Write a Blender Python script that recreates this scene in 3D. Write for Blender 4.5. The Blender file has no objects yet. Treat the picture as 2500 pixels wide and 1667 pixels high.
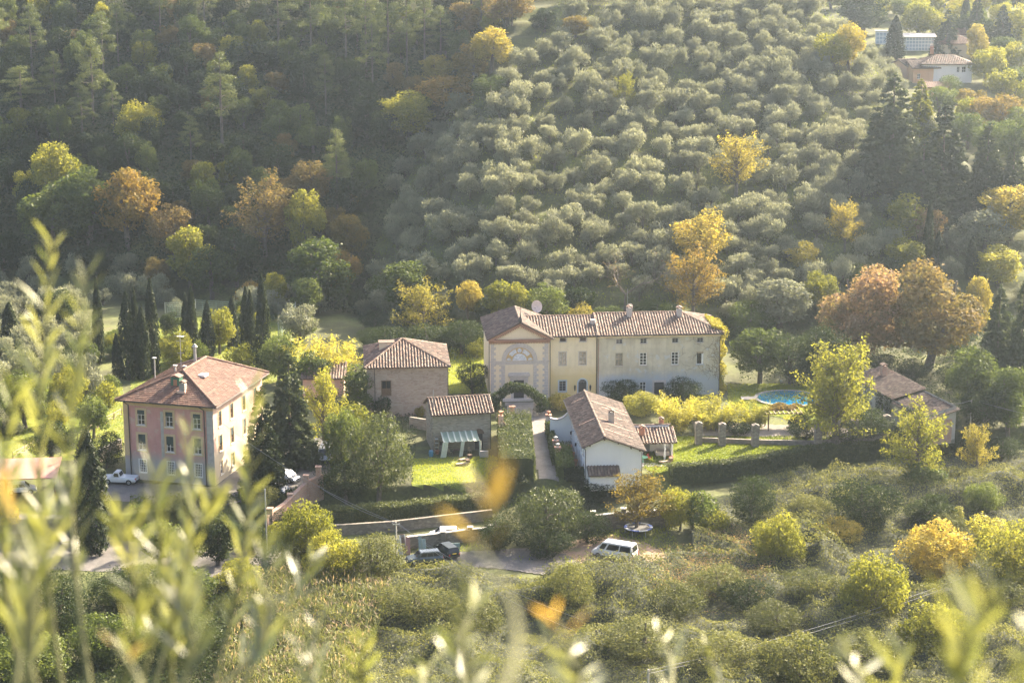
import bpy, math, random
import numpy as np
from mathutils import Vector, Matrix
SC = bpy.context.scene
COL = SC.collection
R = math.radians
# ------------------------------------------------------------------ camera
F, PITCH, CAMZ = 5000.0, R(13.5), 81.0          # focal length in photo pixels (72 mm on 36 mm), tilt, height above the valley
cd = bpy.data.cameras.new("camera"); cam = bpy.data.objects.new("camera", cd); COL.objects.link(cam)
cd.sensor_width = 36; cd.lens = 72; cd.clip_start = 0.2; cd.clip_end = 3000
cam.location = (0, 0, CAMZ); cam.rotation_euler = (R(90) - PITCH, 0, 0)
cd.dof.use_dof = True; cd.dof.focus_distance = 290; cd.dof.aperture_fstop = 5.0
SC.camera = cam
# ------------------------------------------------------------------ sky, sun, exposure
SUN_AZ, SUN_EL = R(43), R(33)
w = bpy.data.worlds.new("World"); SC.world = w; w.use_nodes = True
nt = w.node_tree; bg = nt.nodes["Background"]
sky = nt.nodes.new("ShaderNodeTexSky"); sky.sky_type = 'NISHITA'; sky.sun_disc = False
sky.sun_elevation = SUN_EL; sky.sun_rotation = SUN_AZ; sky.air_density = .7; sky.dust_density = 5.0; sky.ozone_density = .3
nt.links.new(sky.outputs[0], bg.inputs[0]); bg.inputs[1].default_value = 0.12
sd = bpy.data.lights.new("sun", 'SUN'); sd.energy = 5.0; sd.angle = R(0.55); sd.color = (1.0, 0.85, 0.63)
sun = bpy.data.objects.new("sun", sd); COL.objects.link(sun); sun.location = (150, 200, 150)
sdir = Vector((math.sin(SUN_AZ) * math.cos(SUN_EL), math.cos(SUN_AZ) * math.cos(SUN_EL), math.sin(SUN_EL)))
sun.rotation_euler = sdir.to_track_quat('Z', 'Y').to_euler()
SC.view_settings.view_transform = 'Standard'; SC.view_settings.look = 'None'
SC.view_settings.exposure = 2.15; SC.view_settings.gamma = 1.0
SC.render.engine = 'CYCLES'
cy = SC.cycles
cy.use_adaptive_sampling = False; cy.max_bounces = 5; cy.diffuse_bounces = 3; cy.glossy_bounces = 2; cy.transmission_bounces = 3; cy.volume_bounces = 0
cy.transparent_max_bounces = 4; cy.caustics_reflective = False; cy.caustics_refractive = False
cy.sample_clamp_indirect = 4.0
try:
    cy.use_denoising = True; cy.denoiser = 'OPENIMAGEDENOISE'; cy.denoising_input_passes = 'RGB_ALBEDO_NORMAL'
except Exception:
    pass

# ------------------------------------------------------------------ helpers: photo pixel -> place
K = 2500 / 2352.0                                # measured picture coordinates -> photo pixels
FW = np.array([0, math.cos(PITCH), -math.sin(PITCH)]); UP = np.array([0, math.sin(PITCH), math.cos(PITCH)])
CAM = np.array([0, 0, CAMZ])
def ray(px, py):
    return FW + np.array([(px - 1250) / F, 0, 0]) - (py - 833.5) / F * UP
def at_z(px, py, z):
    d = ray(px, py); return CAM + (z - CAMZ) / d[2] * d
def at_y(px, py, y):
    d = ray(px, py); return CAM + y / d[1] * d
def proj(p):
    q = np.asarray(p, float) - CAM; z = q @ FW
    return 1250 + F * q[0] / z, 833.5 - F * (q @ UP) / z, z
def sst(a, b, x):
    t = np.clip((np.asarray(x, float) - a) / (b - a), 0, 1); return t * t * (3 - 2 * t)
def ystep(x):
    return np.interp(x, [-100, -60, -38, -25, 15, 20, 53, 100], [246, 246, 250, 258, 264, 265, 281, 293])
def smax(a, b, k=2.0):
    return 0.5 * (a + b + np.sqrt((a - b) ** 2 + k * k)) - 0.25 * k * np.exp(-np.abs(a - b) / k)
def terrain(x, y):
    x = np.asarray(x, float); y = np.asarray(y, float)
    low = np.interp(y, [-60, -5, 0, 20, 150, 178, 215, 240, 262, 300], [83, 79.0, 78.4, 66, 1, -5.3, -5.3, -4.6, -3.5, -3.3])
    hi = np.interp(y, [240, 262, 285, 300, 400], [-1.4, -1.1, -.6, 0, 0])
    ys = ystep(x); t = sst(ys - .5, ys + .5, y); fl = low * (1 - t) + hi * t
    zo = .52 * (.978 * (y - 334 - .8 * np.clip(-x, 0, 40)) - .208 * (np.clip(x, -5, 400) - 20))
    zo = zo + .36 * np.sin(2 * np.pi * zo / 2.7) * sst(1, 4, zo)
    zl = .56 * (y - 370 + .22 * (x + 60))
    xr = -30 + .25 * (y - 330); b = sst(-8, 8, x - xr)
    zh = zl * (1 - b) + zo * b
    zh = 58 - smax(58 - zh, 0, 6)
    zr = .13 * (y - 300)
    xe = 61 + (450 - y) * .45
    e = sst(-2, 13, x - xe) * sst(380, 405, y)
    zh = zh * (1 - e) + zr * e
    far = sst(255, 262, y)
    return np.where(y > 255, np.maximum(fl, zh * far + fl * (1 - far)), fl)
def hit(dx, dy, up=0.0):
    """point of the ground seen at picture coordinates (dx, dy)"""
    d = ray(dx * K, dy * K); t = np.arange(165, 760, .5); p = CAM + t[:, None] * d
    g = terrain(p[:, 0], p[:, 1]) + up
    i = int(np.argmax(p[:, 2] <= g)) if np.any(p[:, 2] <= g) else len(t) - 1
    q = p[i].copy(); q[2] = float(terrain(q[0], q[1])); return q
def inpoly(px, py, poly):
    inside = False; j = len(poly) - 1
    for i in range(len(poly)):
        xi, yi = poly[i]; xj, yj = poly[j]
        if (yi > py) != (yj > py) and px < (xj - xi) * (py - yi) / (yj - yi) + xi: inside = not inside
        j = i
    return inside

# ------------------------------------------------------------------ helpers: objects
def tag(o, label=None, cat=None, group=None, kind=None):
    if label: o['label'] = label
    if cat: o['category'] = cat
    if group: o['group'] = group
    if kind: o['kind'] = kind
    return o
def empty(name, loc=(0, 0, 0), rz=0.0, label=None, cat=None, group=None):
    o = bpy.data.objects.new(name, None); o.empty_display_size = .5; COL.objects.link(o)
    o.location = tuple(float(c) for c in loc); o.rotation_euler = (0, 0, rz)
    return tag(o, label, cat, group)
def link(name, me, mat=None, parent=None):
    o = bpy.data.objects.new(name, me); COL.objects.link(o)
    if mat is not None: me.materials.append(mat)
    if parent is not None: o.parent = parent
    return o
def np_mesh(name, V, Fc, tint=None, smooth=False):
    """mesh from arrays; Fc is (n,4) or (n,3)"""
    V = np.asarray(V, np.float32); Fc = np.asarray(Fc, np.int32); n, k = Fc.shape
    me = bpy.data.meshes.new(name)
    me.vertices.add(len(V)); me.vertices.foreach_set("co", V.ravel())
    me.loops.add(n * k); me.loops.foreach_set("vertex_index", Fc.ravel())
    me.polygons.add(n); me.polygons.foreach_set("loop_start", np.arange(0, n * k, k, dtype=np.int32))
    try: me.polygons.foreach_set("loop_total", np.full(n, k, np.int32))
    except Exception: pass
    if smooth: me.polygons.foreach_set("use_smooth", np.ones(n, bool))
    if tint is not None:
        a = me.attributes.new("tint", 'FLOAT', 'FACE'); a.data.foreach_set("value", np.asarray(tint, np.float32))
    me.update(calc_edges=True); return me
class MB:
    def __init__(s): s.v = []; s.f = []; s.t = []
    def poly(s, pts, t=.5):
        n = len(s.v); s.v += [tuple(float(c) for c in p) for p in pts]; s.f.append(tuple(range(n, n + len(pts)))); s.t.append(t)
    def box(s, x0, x1, y0, y1, z0, z1, t=.5):
        p = [(x, y, z) for z in (z0, z1) for y in (y0, y1) for x in (x0, x1)]; n = len(s.v); s.v += p
        for f in ((0, 2, 3, 1), (4, 5, 7, 6), (0, 1, 5, 4), (1, 3, 7, 5), (3, 2, 6, 7), (2, 0, 4, 6)):
            s.f.append(tuple(n + i for i in f)); s.t.append(t)
    def prism(s, pts, d, t=.5):
        """closed solid: polygon pts swept along d"""
        a = [Vector(p) for p in pts]; b = [p + Vector(d) for p in a]; n = len(a)
        s.poly(a, t); s.poly(b[::-1], t)
        for i in range(n): s.poly([a[i], b[i], b[(i + 1) % n], a[(i + 1) % n]], t)
    def tube(s, P, rad, k=6, t=.5, cap=True):
        P = [Vector(p) for p in P]; n0 = len(s.v)
        if not hasattr(rad, '__len__'): rad = [rad] * len(P)
        for i, p in enumerate(P):
            d = (P[min(i + 1, len(P) - 1)] - P[max(i - 1, 0)]).normalized()
            a = d.cross(Vector((0, 0, 1)) if abs(d.z) < .9 else Vector((1, 0, 0))).normalized(); b = d.cross(a)
            for j in range(k):
                an = 2 * math.pi * j / k; s.v.append(tuple(p + (a * math.cos(an) + b * math.sin(an)) * rad[i]))
        for i in range(len(P) - 1):
            for j in range(k):
                s.f.append((n0 + i * k + j, n0 + i * k + (j + 1) % k, n0 + (i + 1) * k + (j + 1) % k, n0 + (i + 1) * k + j)); s.t.append(t)
        if cap:
            s.f.append(tuple(n0 + j for j in range(k))[::-1]); s.t.append(t)
            s.f.append(tuple(n0 + (len(P) - 1) * k + j for j in range(k))); s.t.append(t)
    def disc(s, c, r, n, k=14, t=.5, a0=0, a1=2 * math.pi):
        pass
    def mesh(s, name):
        me = bpy.data.meshes.new(name); me.from_pydata(s.v, [], s.f)
        a = me.attributes.new("tint", 'FLOAT', 'FACE'); a.data.foreach_set("value", np.asarray(s.t, np.float32)); me.update(); return me
    def build(s, name, mat, parent=None):
        return link(name, s.mesh(name), mat, parent)

# ------------------------------------------------------------------ materials
MATS = {}
def _new(name):
    m = bpy.data.materials.new(name); m.use_nodes = True; MATS[name] = m
    return m, m.node_tree, m.node_tree.nodes, m.node_tree.links
def _coord(N, L, scale=(1, 1, 1)):
    tc = N.new("ShaderNodeTexCoord"); mp = N.new("ShaderNodeMapping"); mp.inputs['Scale'].default_value = scale
    L.new(tc.outputs['Object'], mp.inputs[0]); return mp.outputs[0]
def _noise(N, L, co, sc, det=4, ro=.6):
    n = N.new("ShaderNodeTexNoise"); n.inputs['Scale'].default_value = sc; n.inputs['Detail'].default_value = det; n.inputs['Roughness'].default_value = ro
    L.new(co, n.inputs['Vector']); return n.outputs['Fac']
def _ramp(N, L, fac, stops):
    r = N.new("ShaderNodeValToRGB"); e = r.color_ramp.elements
    while len(e) < len(stops): e.new(.5)
    for i, (p, c) in enumerate(stops): e[i].position = p; e[i].color = (*c, 1)
    L.new(fac, r.inputs[0]); return r.outputs[0]
def _mix(N, L, fac, a, b, mode='MIX'):
    m = N.new("ShaderNodeMix"); m.data_type = 'RGBA'; m.blend_type = mode
    for sock, val in ((m.inputs[0], fac), (m.inputs[6], a), (m.inputs[7], b)):
        if isinstance(val, (int, float)): sock.default_value = val
        elif isinstance(val, tuple): sock.default_value = (*val, 1)
        else: L.new(val, sock)
    return m.outputs[2]
def plain(name, col, rough=.6, metal=0, var=.12, nscale=3.0):
    m, t, N, L = _new(name); b = N["Principled BSDF"]
    n = _noise(N, L, _coord(N, L), nscale, 5)
    c = _ramp(N, L, n, [(.3, tuple(x * (1 - var) for x in col)), (.7, tuple(min(1, x * (1 + var)) for x in col))])
    L.new(c, b.inputs['Base Color']); b.inputs['Roughness'].default_value = rough; b.inputs['Metallic'].default_value = metal
    return m
def plaster(name, cols, patches=None, rough=.9, low=None, streak=.4):
    """weathered render: base tones, blotches, rain streaks, an optional band of damp near the foot of the wall"""
    m, t, N, L = _new(name); b = N["Principled BSDF"]; co = _coord(N, L)
    c = _ramp(N, L, _noise(N, L, co, .35, 6, .65), [(.34, cols[0]), (.66, cols[1])])
    c = _mix(N, L, _ramp(N, L, _noise(N, L, _coord(N, L, (2.2, 2.2, .22)), 1.0, 4), [(.5, (0, 0, 0)), (.85, (streak, streak, streak))]), c, tuple(x * .62 for x in cols[0]))
    if patches:
        c = _mix(N, L, _ramp(N, L, _noise(N, L, co, .9, 5, .6), [(.57, (0, 0, 0)), (.63, (.8, .8, .8))]), c, patches)
    if low:
        sx = N.new("ShaderNodeSeparateXYZ"); tc = N.new("ShaderNodeTexCoord"); L.new(tc.outputs['Object'], sx.inputs[0])
        ad = N.new("ShaderNodeMath"); ad.operation = 'MULTIPLY_ADD'; L.new(_noise(N, L, co, .7, 5), ad.inputs[0]); ad.inputs[1].default_value = low[2]; L.new(sx.outputs[2], ad.inputs[2])
        mr = N.new("ShaderNodeMapRange"); mr.inputs[1].default_value = low[1] + .8 + low[2] / 2; mr.inputs[2].default_value = low[1] - .8 + low[2] / 2; L.new(ad.outputs[0], mr.inputs[0])
        c = _mix(N, L, mr.outputs[0], c, low[0])
    c = _mix(N, L, .18, c, _ramp(N, L, _noise(N, L, co, 14, 3), [(.3, (.3, .3, .3)), (.7, (.9, .9, .9))]), 'OVERLAY')
    L.new(c, b.inputs['Base Color']); b.inputs['Roughness'].default_value = rough
    bp = N.new("ShaderNodeBump"); bp.inputs['Strength'].default_value = .3; bp.inputs['Distance'].default_value = .03
    L.new(_noise(N, L, co, 9, 5), bp.inputs['Height']); L.new(bp.outputs[0], b.inputs['Normal'])
    return m
def masonry(name, cols, sc=(1.7, 1.7, 5.5), mortar=(.3, .27, .23)):
    m, t, N, L = _new(name); b = N["Principled BSDF"]; co = _coord(N, L, sc)
    v = N.new("ShaderNodeTexVoronoi"); L.new(co, v.inputs['Vector']); v.inputs['Scale'].default_value = 1.0
    sp = N.new("ShaderNodeSeparateColor"); L.new(v.outputs['Color'], sp.inputs[0])
    c = _ramp(N, L, sp.outputs[0], [(0, cols[0]), (.35, cols[1]), (.7, cols[2]), (1, cols[3])])
    v2 = N.new("ShaderNodeTexVoronoi"); v2.feature = 'DISTANCE_TO_EDGE'; L.new(co, v2.inputs['Vector']); v2.inputs['Scale'].default_value = 1.0
    c = _mix(N, L, _ramp(N, L, v2.outputs['Distance'], [(.03, (1, 1, 1)), (.09, (0, 0, 0))]), c, mortar)
    c = _mix(N, L, _ramp(N, L, _noise(N, L, _coord(N, L), .5, 5), [(.4, (0, 0, 0)), (.7, (.5, .5, .5))]), c, tuple(x * 1.05 for x in mortar))
    L.new(c, b.inputs['Base Color']); b.inputs['Roughness'].default_value = .95
    bp = N.new("ShaderNodeBump"); bp.inputs['Strength'].default_value = .6; bp.inputs['Distance'].default_value = .05
    L.new(v2.outputs['Distance'], bp.inputs['Height']); L.new(bp.outputs[0], b.inputs['Normal'])
    return m
def tiles(name, cols, lichen=(.33, .3, .25), amt=.5):
    m, t, N, L = _new(name); b = N["Principled BSDF"]
    at = N.new("ShaderNodeAttribute"); at.attribute_name = "tint"
    c = _ramp(N, L, at.outputs['Fac'], [(0, cols[0]), (.4, cols[1]), (.75, cols[2]), (1, cols[3])])
    c = _mix(N, L, _ramp(N, L, _noise(N, L, _coord(N, L), .8, 6, .7), [(.48, (0, 0, 0)), (.68, (amt, amt, amt))]), c, lichen)
    L.new(c, b.inputs['Base Color']); b.inputs['Roughness'].default_value = .75
    return m
def leafmat(name, c1, c2, tr=.45, gloss=.0, hue=.02, warm_=(1.2, 1.15, .7)):
    """leaf: diffuse + light coming through; tone varies from sprig to sprig and from tree to tree"""
    m, t, N, L = _new(name); N.remove(N["Principled BSDF"]); out = N["Material Output"]
    at = N.new("ShaderNodeAttribute"); at.attribute_name = "tint"
    oi = N.new("ShaderNodeObjectInfo")
    n = _noise(N, L, _coord(N, L), .55, 3)
    ad = N.new("ShaderNodeMath"); ad.operation = 'MULTIPLY_ADD'; L.new(at.outputs['Fac'], ad.inputs[0]); ad.inputs[1].default_value = .62
    a2 = N.new("ShaderNodeMath"); a2.operation = 'MULTIPLY_ADD'; L.new(n, a2.inputs[0]); a2.inputs[1].default_value = .8; a2.inputs[2].default_value = -.2; L.new(a2.outputs[0], ad.inputs[2])
    c = _mix(N, L, ad.outputs[0], c1, c2)
    hs = N.new("ShaderNodeHueSaturation"); L.new(c, hs.inputs['Color'])
    h = N.new("ShaderNodeMapRange"); L.new(oi.outputs['Random'], h.inputs[0]); h.inputs[3].default_value = .5 - hue * .5; h.inputs[4].default_value = .5 + hue * .5; L.new(h.outputs[0], hs.inputs['Hue'])
    v = N.new("ShaderNodeMapRange"); L.new(oi.outputs['Random'], v.inputs[0]); v.inputs[3].default_value = 1.25; v.inputs[4].default_value = .75; L.new(v.outputs[0], hs.inputs['Value'])
    d = N.new("ShaderNodeBsdfDiffuse"); tl = N.new("ShaderNodeBsdfTranslucent"); L.new(hs.outputs[0], d.inputs[0])
    warm = _mix(N, L, 1.0, hs.outputs[0], warm_, 'MULTIPLY'); L.new(warm, tl.inputs[0])
    ms = N.new("ShaderNodeMixShader"); ms.inputs[0].default_value = tr; L.new(d.outputs[0], ms.inputs[1]); L.new(tl.outputs[0], ms.inputs[2])
    o = ms.outputs[0]
    if gloss:
        g = N.new("ShaderNodeBsdfGlossy"); g.inputs['Roughness'].default_value = .45; g.inputs[0].default_value = (.9, .9, .85, 1)
        m2 = N.new("ShaderNodeMixShader"); m2.inputs[0].default_value = gloss; L.new(o, m2.inputs[1]); L.new(g.outputs[0], m2.inputs[2]); o = m2.outputs[0]
    L.new(o, out.inputs['Surface']); return m
def ground(name, stops, sc=.3, fine=6, stops2=None):
    m, t, N, L = _new(name); b = N["Principled BSDF"]; co = _coord(N, L)
    c = _ramp(N, L, _noise(N, L, co, sc, 7, .65), stops)
    c = _mix(N, L, .5, c, _ramp(N, L, _noise(N, L, co, fine, 4, .7), [(.25, (.12, .12, .12)), (.75, (.95, .95, .95))]), 'OVERLAY')
    L.new(c, b.inputs['Base Color']); b.inputs['Roughness'].default_value = 1.0
    bp = N.new("ShaderNodeBump"); bp.inputs['Strength'].default_value = .7; bp.inputs['Distance'].default_value = .12
    L.new(_noise(N, L, co, fine * .5, 5), bp.inputs['Height']); L.new(bp.outputs[0], b.inputs['Normal'])
    return m
LEAF = dict(
    olive=leafmat("leaf_olive", (.135, .155, .1), (.31, .315, .21), .46, .02, .012, (1.1, 1.08, .85)),
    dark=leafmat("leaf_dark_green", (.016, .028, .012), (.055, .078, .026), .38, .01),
    green=leafmat("leaf_green", (.05, .08, .022), (.14, .175, .045), .5, .015),
    lime=leafmat("leaf_yellow_green", (.09, .12, .025), (.34, .33, .06), .58, .01),
    yellow=leafmat("leaf_yellow", (.16, .17, .04), (.46, .37, .09), .52, .01),
    orange=leafmat("leaf_orange", (.1, .11, .03), (.36, .235, .06), .5, .01),
    rust=leafmat("leaf_rust", (.085, .095, .035), (.27, .185, .075), .45, .01),
    pink=leafmat("leaf_pink", (.12, .12, .045), (.4, .255, .165), .48, .01),
    pine=leafmat("leaf_pine", (.06, .085, .03), (.15, .175, .06), .4, .02),
    cypress=leafmat("leaf_cypress", (.018, .03, .014), (.05, .065, .025), .25, .01),
    conifer=leafmat("leaf_conifer", (.028, .043, .022), (.08, .1, .045), .32, .015),
    laurel=leafmat("leaf_laurel", (.04, .06, .022), (.14, .16, .06), .42, .022),
    bramble=leafmat("leaf_bramble", (.035, .055, .016), (.2, .205, .08), .45, .01),
    dry=leafmat("leaf_dry", (.16, .12, .07), (.3, .23, .14), .45, .0),
    bamboo=leafmat("leaf_bamboo", (.17, .19, .04), (.43, .4, .08), .56, .02),
    grass=leafmat("leaf_grass", (.16, .22, .025), (.33, .36, .045), .6, .0),
    red=leafmat("leaf_red", (.22, .06, .035), (.3, .12, .05), .5, .02),
    reed=leafmat("leaf_reed", (.05, .075, .025), (.2, .21, .085), .45, .02),
    plume=leafmat("leaf_plume", (.3, .22, .16), (.42, .33, .25), .5, .0),
)
M = dict(
    bark=plain("bark", (.12, .1, .08), .95, 0, .35, 4), palebark=plain("pale_bark", (.27, .24, .2), .95, 0, .3, 4),
    cream=plaster("cream_plaster", ((.74, .6, .42), (.81, .68, .49)), streak=.25),
    yellowp=plaster("yellow_plaster", ((.72, .6, .4), (.8, .68, .48)), (.66, .55, .4), low=((.64, .5, .26), 4.2, 2.0), streak=.45),
    greyp=plaster("grey_beige_plaster", ((.41, .37, .28), (.63, .57, .44)), (.52, .53, .52), low=((.44, .46, .47), 3.2, 3.0), streak=.65),
    pinkp=plaster("pink_plaster", ((.47, .23, .2), (.58, .32, .28)), (.52, .38, .31), low=((.36, .34, .32), 3.3, 1.2)),
    ochre=plaster("ochre_plaster", ((.5, .36, .2), (.6, .45, .28))),
    peach=plaster("peach_plaster", ((.47, .3, .24), (.54, .39, .3)), (.5, .4, .3), low=((.55, .47, .34), 4.6, 4.0)),
    white=plaster("white_plaster", ((.76, .75, .73), (.82, .81, .79)), streak=.12), greywall=plaster("old_grey_plaster", ((.3, .28, .25), (.42, .4, .36)), (.2, .18, .15)),
    orangep=plaster("orange_plaster", ((.62, .36, .2), (.7, .44, .26))), salmon=plaster("salmon_plaster", ((.62, .4, .3), (.7, .48, .37))),
    stonetrim=plain("grey_stone", (.53, .47, .43), .85, 0, .15, 5), terratrim=plain("terracotta_trim", (.36, .2, .14), .85, 0, .15, 4),
    barnstone=masonry("barn_stone", ((.24, .18, .14), (.33, .26, .21), (.4, .33, .27), (.28, .2, .16)), mortar=(.37, .32, .27)),
    fieldstone=masonry("field_stone", ((.2, .18, .15), (.3, .27, .22), (.38, .34, .28), (.25, .2, .16)), mortar=(.3, .27, .22)),
    brick=masonry("brickwork", ((.36, .16, .1), (.42, .22, .14), (.47, .28, .19), (.3, .14, .1)), (4, 4, 13), (.38, .33, .28)),
    rubble=masonry("rubble_wall", ((.13, .115, .095), (.2, .17, .14), (.27, .24, .2), (.16, .135, .11)), (2, 2, 4), (.17, .15, .12)),
    tile=tiles("old_roof_tiles", ((.055, .034, .025), (.13, .076, .052), (.2, .12, .082), (.33, .24, .175)), (.16, .15, .12), .65),
    tile2=tiles("brown_roof_tiles", ((.065, .043, .032), (.12, .078, .056), (.165, .11, .08), (.235, .17, .13)), (.13, .12, .1), amt=.5),
    redtile=tiles("red_roof_tiles", ((.1, .05, .033), (.15, .076, .05), (.19, .1, .066), (.235, .145, .1)), (.16, .11, .085), .55),
    glass=plain("window_glass", (.025, .028, .032), .12, 0, .3, 2), curtain=plain("curtained_glass", (.22, .21, .19), .15, 0, .6, 2),
    whitepaint=plain("white_paint", (.78, .77, .74), .5, 0, .05), greypaint=plain("grey_paint", (.3, .3, .31), .6, 0, .1),
    wood=plain("old_wood", (.15, .1, .065), .85, 0, .3, 6), palewood=plain("pale_wood", (.36, .29, .2), .85, 0, .25, 5), darkdoor=plain("dark_door", (.04, .038, .04), .6, 0, .3),
    blind=plain("green_blind", (.03, .055, .05), .7, 0, .2), gutter=plain("gutter", (.07, .06, .05), .5, .3), darkmetal=plain("dark_metal", (.05, .05, .05), .5, .6),
    metal=plain("galvanised_metal", (.42, .43, .44), .45, .5, .1), dish=plain("dish_paint", (.72, .66, .63), .5), concrete=plain("concrete", (.42, .4, .37), .9, 0, .2, 2),
    terracotta=plain("terracotta", (.42, .19, .11), .8, 0, .2), awning=tiles("awning_cloth", ((.26, .33, .25), (.3, .36, .28), (.5, .54, .45), (.58, .62, .54)), amt=.1), awningpale=plain("awning_pale", (.6, .64, .56), .8, 0, .1),
    carwhite=plain("white_car_paint", (.64, .65, .66), .25, 0, .02), carsilver=plain("silver_car_paint", (.5, .52, .55), .25, .4, .03), carblue=plain("blue_grey_car_paint", (.1, .125, .15), .25, .4, .05),
    carblack=plain("black_car_paint", (.018, .026, .024), .25, .2, .1), tyre=plain("tyre_rubber", (.02, .02, .02), .9), rim=plain("wheel_rim", (.35, .36, .37), .35, .7), carglass=plain("car_glass", (.018, .02, .024), .08),
    redlamp=plain("red_lamp", (.35, .02, .02), .3), clearlamp=plain("clear_lamp", (.7, .7, .68), .2), plate=plain("yellow_plate", (.7, .5, .04), .5), whiteplate=plain("white_plate", (.75, .75, .72), .5), bumper=plain("black_plastic", (.03, .03, .03), .7),
    poolwater=plain("pool_water", (.006, .17, .33), .08, 0, .05, .6), pooltile=plain("pool_coping", (.33, .3, .27), .8), poolliner=plain("pool_liner", (.05, .35, .5), .6),
    blueplastic=plain("blue_plastic", (.08, .25, .4), .5), redplastic=plain("red_plastic", (.5, .04, .04), .5), greenplastic=plain("green_plastic", (.2, .45, .3), .5), orangeplastic=plain("orange_plastic", (.42, .12, .06), .6),
    darkfabric=plain("trampoline_mat", (.1, .1, .1), .8), bluepad=plain("blue_pad", (.1, .16, .42), .6), tealboard=plain("teal_board", (.2, .27, .25), .7), paleboard=plain("pale_board", (.5, .5, .47), .6), pinkboard=plain("pinkish_board", (.28, .15, .13), .7),
    lunette=plain("lunette_panel", (.62, .62, .64), .7, 0, .35, 5), lunetteband=plain("lunette_band", (.55, .38, .18), .8), bluetrim=plain("pale_blue_trim", (.42, .48, .54), .8), net=plain("green_net", (.3, .4, .34), .9),
    redroof=plain("red_sheet_roof", (.4, .2, .16), .7, 0, .1, 1), cabinpaint=plain("green_hut", (.04, .14, .08), .6),
)
# ------------------------------------------------------------------ ground
def grid_sheet(name, xs, ys, zf, mat, keep=None, smooth=True):
    X, Y = np.meshgrid(xs, ys); Z = zf(X, Y); V = np.stack([X, Y, Z], -1).reshape(-1, 3)
    nx, ny = len(xs), len(ys); i = np.arange(nx * ny).reshape(ny, nx)
    Q = np.stack([i[:-1, :-1], i[:-1, 1:], i[1:, 1:], i[1:, :-1]], -1).reshape(-1, 4)
    if keep is not None:
        cx = V[Q].mean(1); Q = Q[keep(cx[:, 0], cx[:, 1])]
        used = np.unique(Q); mp = np.full(len(V), -1); mp[used] = np.arange(len(used)); V = V[used]; Q = mp[Q]
    return link(name, np_mesh(name, V, Q, smooth=smooth), mat)
gm = ground("wild_ground", [(.3, (.04, .042, .018)), (.5, (.07, .075, .025)), (.62, (.11, .125, .035)), (.8, (.12, .095, .05))], .12, 2.5)
xs = np.concatenate([np.arange(-280, -110, 6), np.arange(-110, 110, 1.25), np.arange(110, 281, 6)])
ys = np.concatenate([np.arange(-60, 190, 5), np.arange(190, 244, 1.2), np.arange(244, 296, .4), np.arange(296, 470, .8), np.arange(470, 800, 6)])
tag(grid_sheet("terrain", xs, ys, terrain, gm), kind='structure')
def quad_keep(poly):
    def k(x, y): return np.array([inpoly(a, b, poly) for a, b in zip(x, y)])
    return k
def pix_poly(pts): return [tuple(hit(a, b)[:2]) for a, b in pts]
def patch(name, pts, mat, lift=.06, step=.3, world=False):
    poly = pts if world else pix_poly(pts); P = np.array(poly)
    xs = np.arange(P[:, 0].min() - step, P[:, 0].max() + step, step); ys = np.arange(P[:, 1].min() - step, P[:, 1].max() + step, step)
    o = grid_sheet(name, xs, ys, lambda x, y: terrain(x, y) + lift, mat, quad_keep(poly)); tag(o, kind='structure'); return o, poly
lawnm = ground("lawn", [(.3, (.07, .1, .018)), (.5, (.15, .18, .03)), (.7, (.24, .22, .06))], .35, 8)
gravel = ground("gravel", [(.35, (.17, .15, .13)), (.65, (.26, .235, .205))], .5, 9)
asph = ground("asphalt", [(.35, (.1, .095, .09)), (.65, (.17, .155, .14))], .4, 9)
dirt = ground("dirt", [(.3, (.2, .14, .1)), (.55, (.3, .21, .15)), (.7, (.2, .19, .07))], .4, 7)
# ------------------------------------------------------------------ plants: one of each kind, then copies
def unit(a): return a / np.maximum(np.linalg.norm(a, axis=1, keepdims=True), 1e-6)
def leaf_arrays(C, Nn, size, aspect, rng, wild=.8, along=None):
    n = len(C); nn = unit(Nn + wild * rng.normal(size=(n, 3)))
    r = rng.normal(size=(n, 3)) if along is None else along + .45 * rng.normal(size=(n, 3))
    t = unit(r - (r * nn).sum(1, keepdims=True) * nn); b = np.cross(nn, t)
    s = (size * rng.uniform(.65, 1.35, n))[:, None] * .5
    V = np.stack([C - t * s, C + b * s * aspect, C + t * s, C - b * s * aspect], 1).reshape(-1, 3)
    return V, np.arange(4 * n).reshape(n, 4)
def blob_cloud(blobs, n, rng, shell=(.68, 1.06), flat=.85, rough=.22):
    B = np.array(blobs, float); wgt = B[:, 3] ** 2; k = rng.choice(len(B), n, p=wgt / wgt.sum())
    d = unit(rng.normal(size=(n, 3))); bump = 1 + rough * (np.sin(d[:, 0] * 5 + k * 1.7) * np.sin(d[:, 1] * 6 + k) * np.cos(d[:, 2] * 5 + k * .6))
    r = rng.uniform(shell[0], shell[1], n) * bump; r = np.where(rng.random(n) < .1, r * rng.uniform(1., 1.3, n), r)
    sc = np.array([1, 1, flat]); P = B[k, :3] + d * (B[k, 3] * r)[:, None] * sc
    # thin out what lies deep inside a neighbour
    dist = np.full(n, 9.)
    for j in range(len(B)):
        q = np.linalg.norm((P - B[j, :3]) / sc, axis=1) / B[j, 3]; q[k == j] = 9; dist = np.minimum(dist, q)
    keep = (dist > .62) | (rng.random(n) < .15)
    bt = rng.random(len(B)); tint = .45 * bt[k] + .55 * rng.random(n)
    return P[keep], d[keep], tint[keep]
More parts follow.
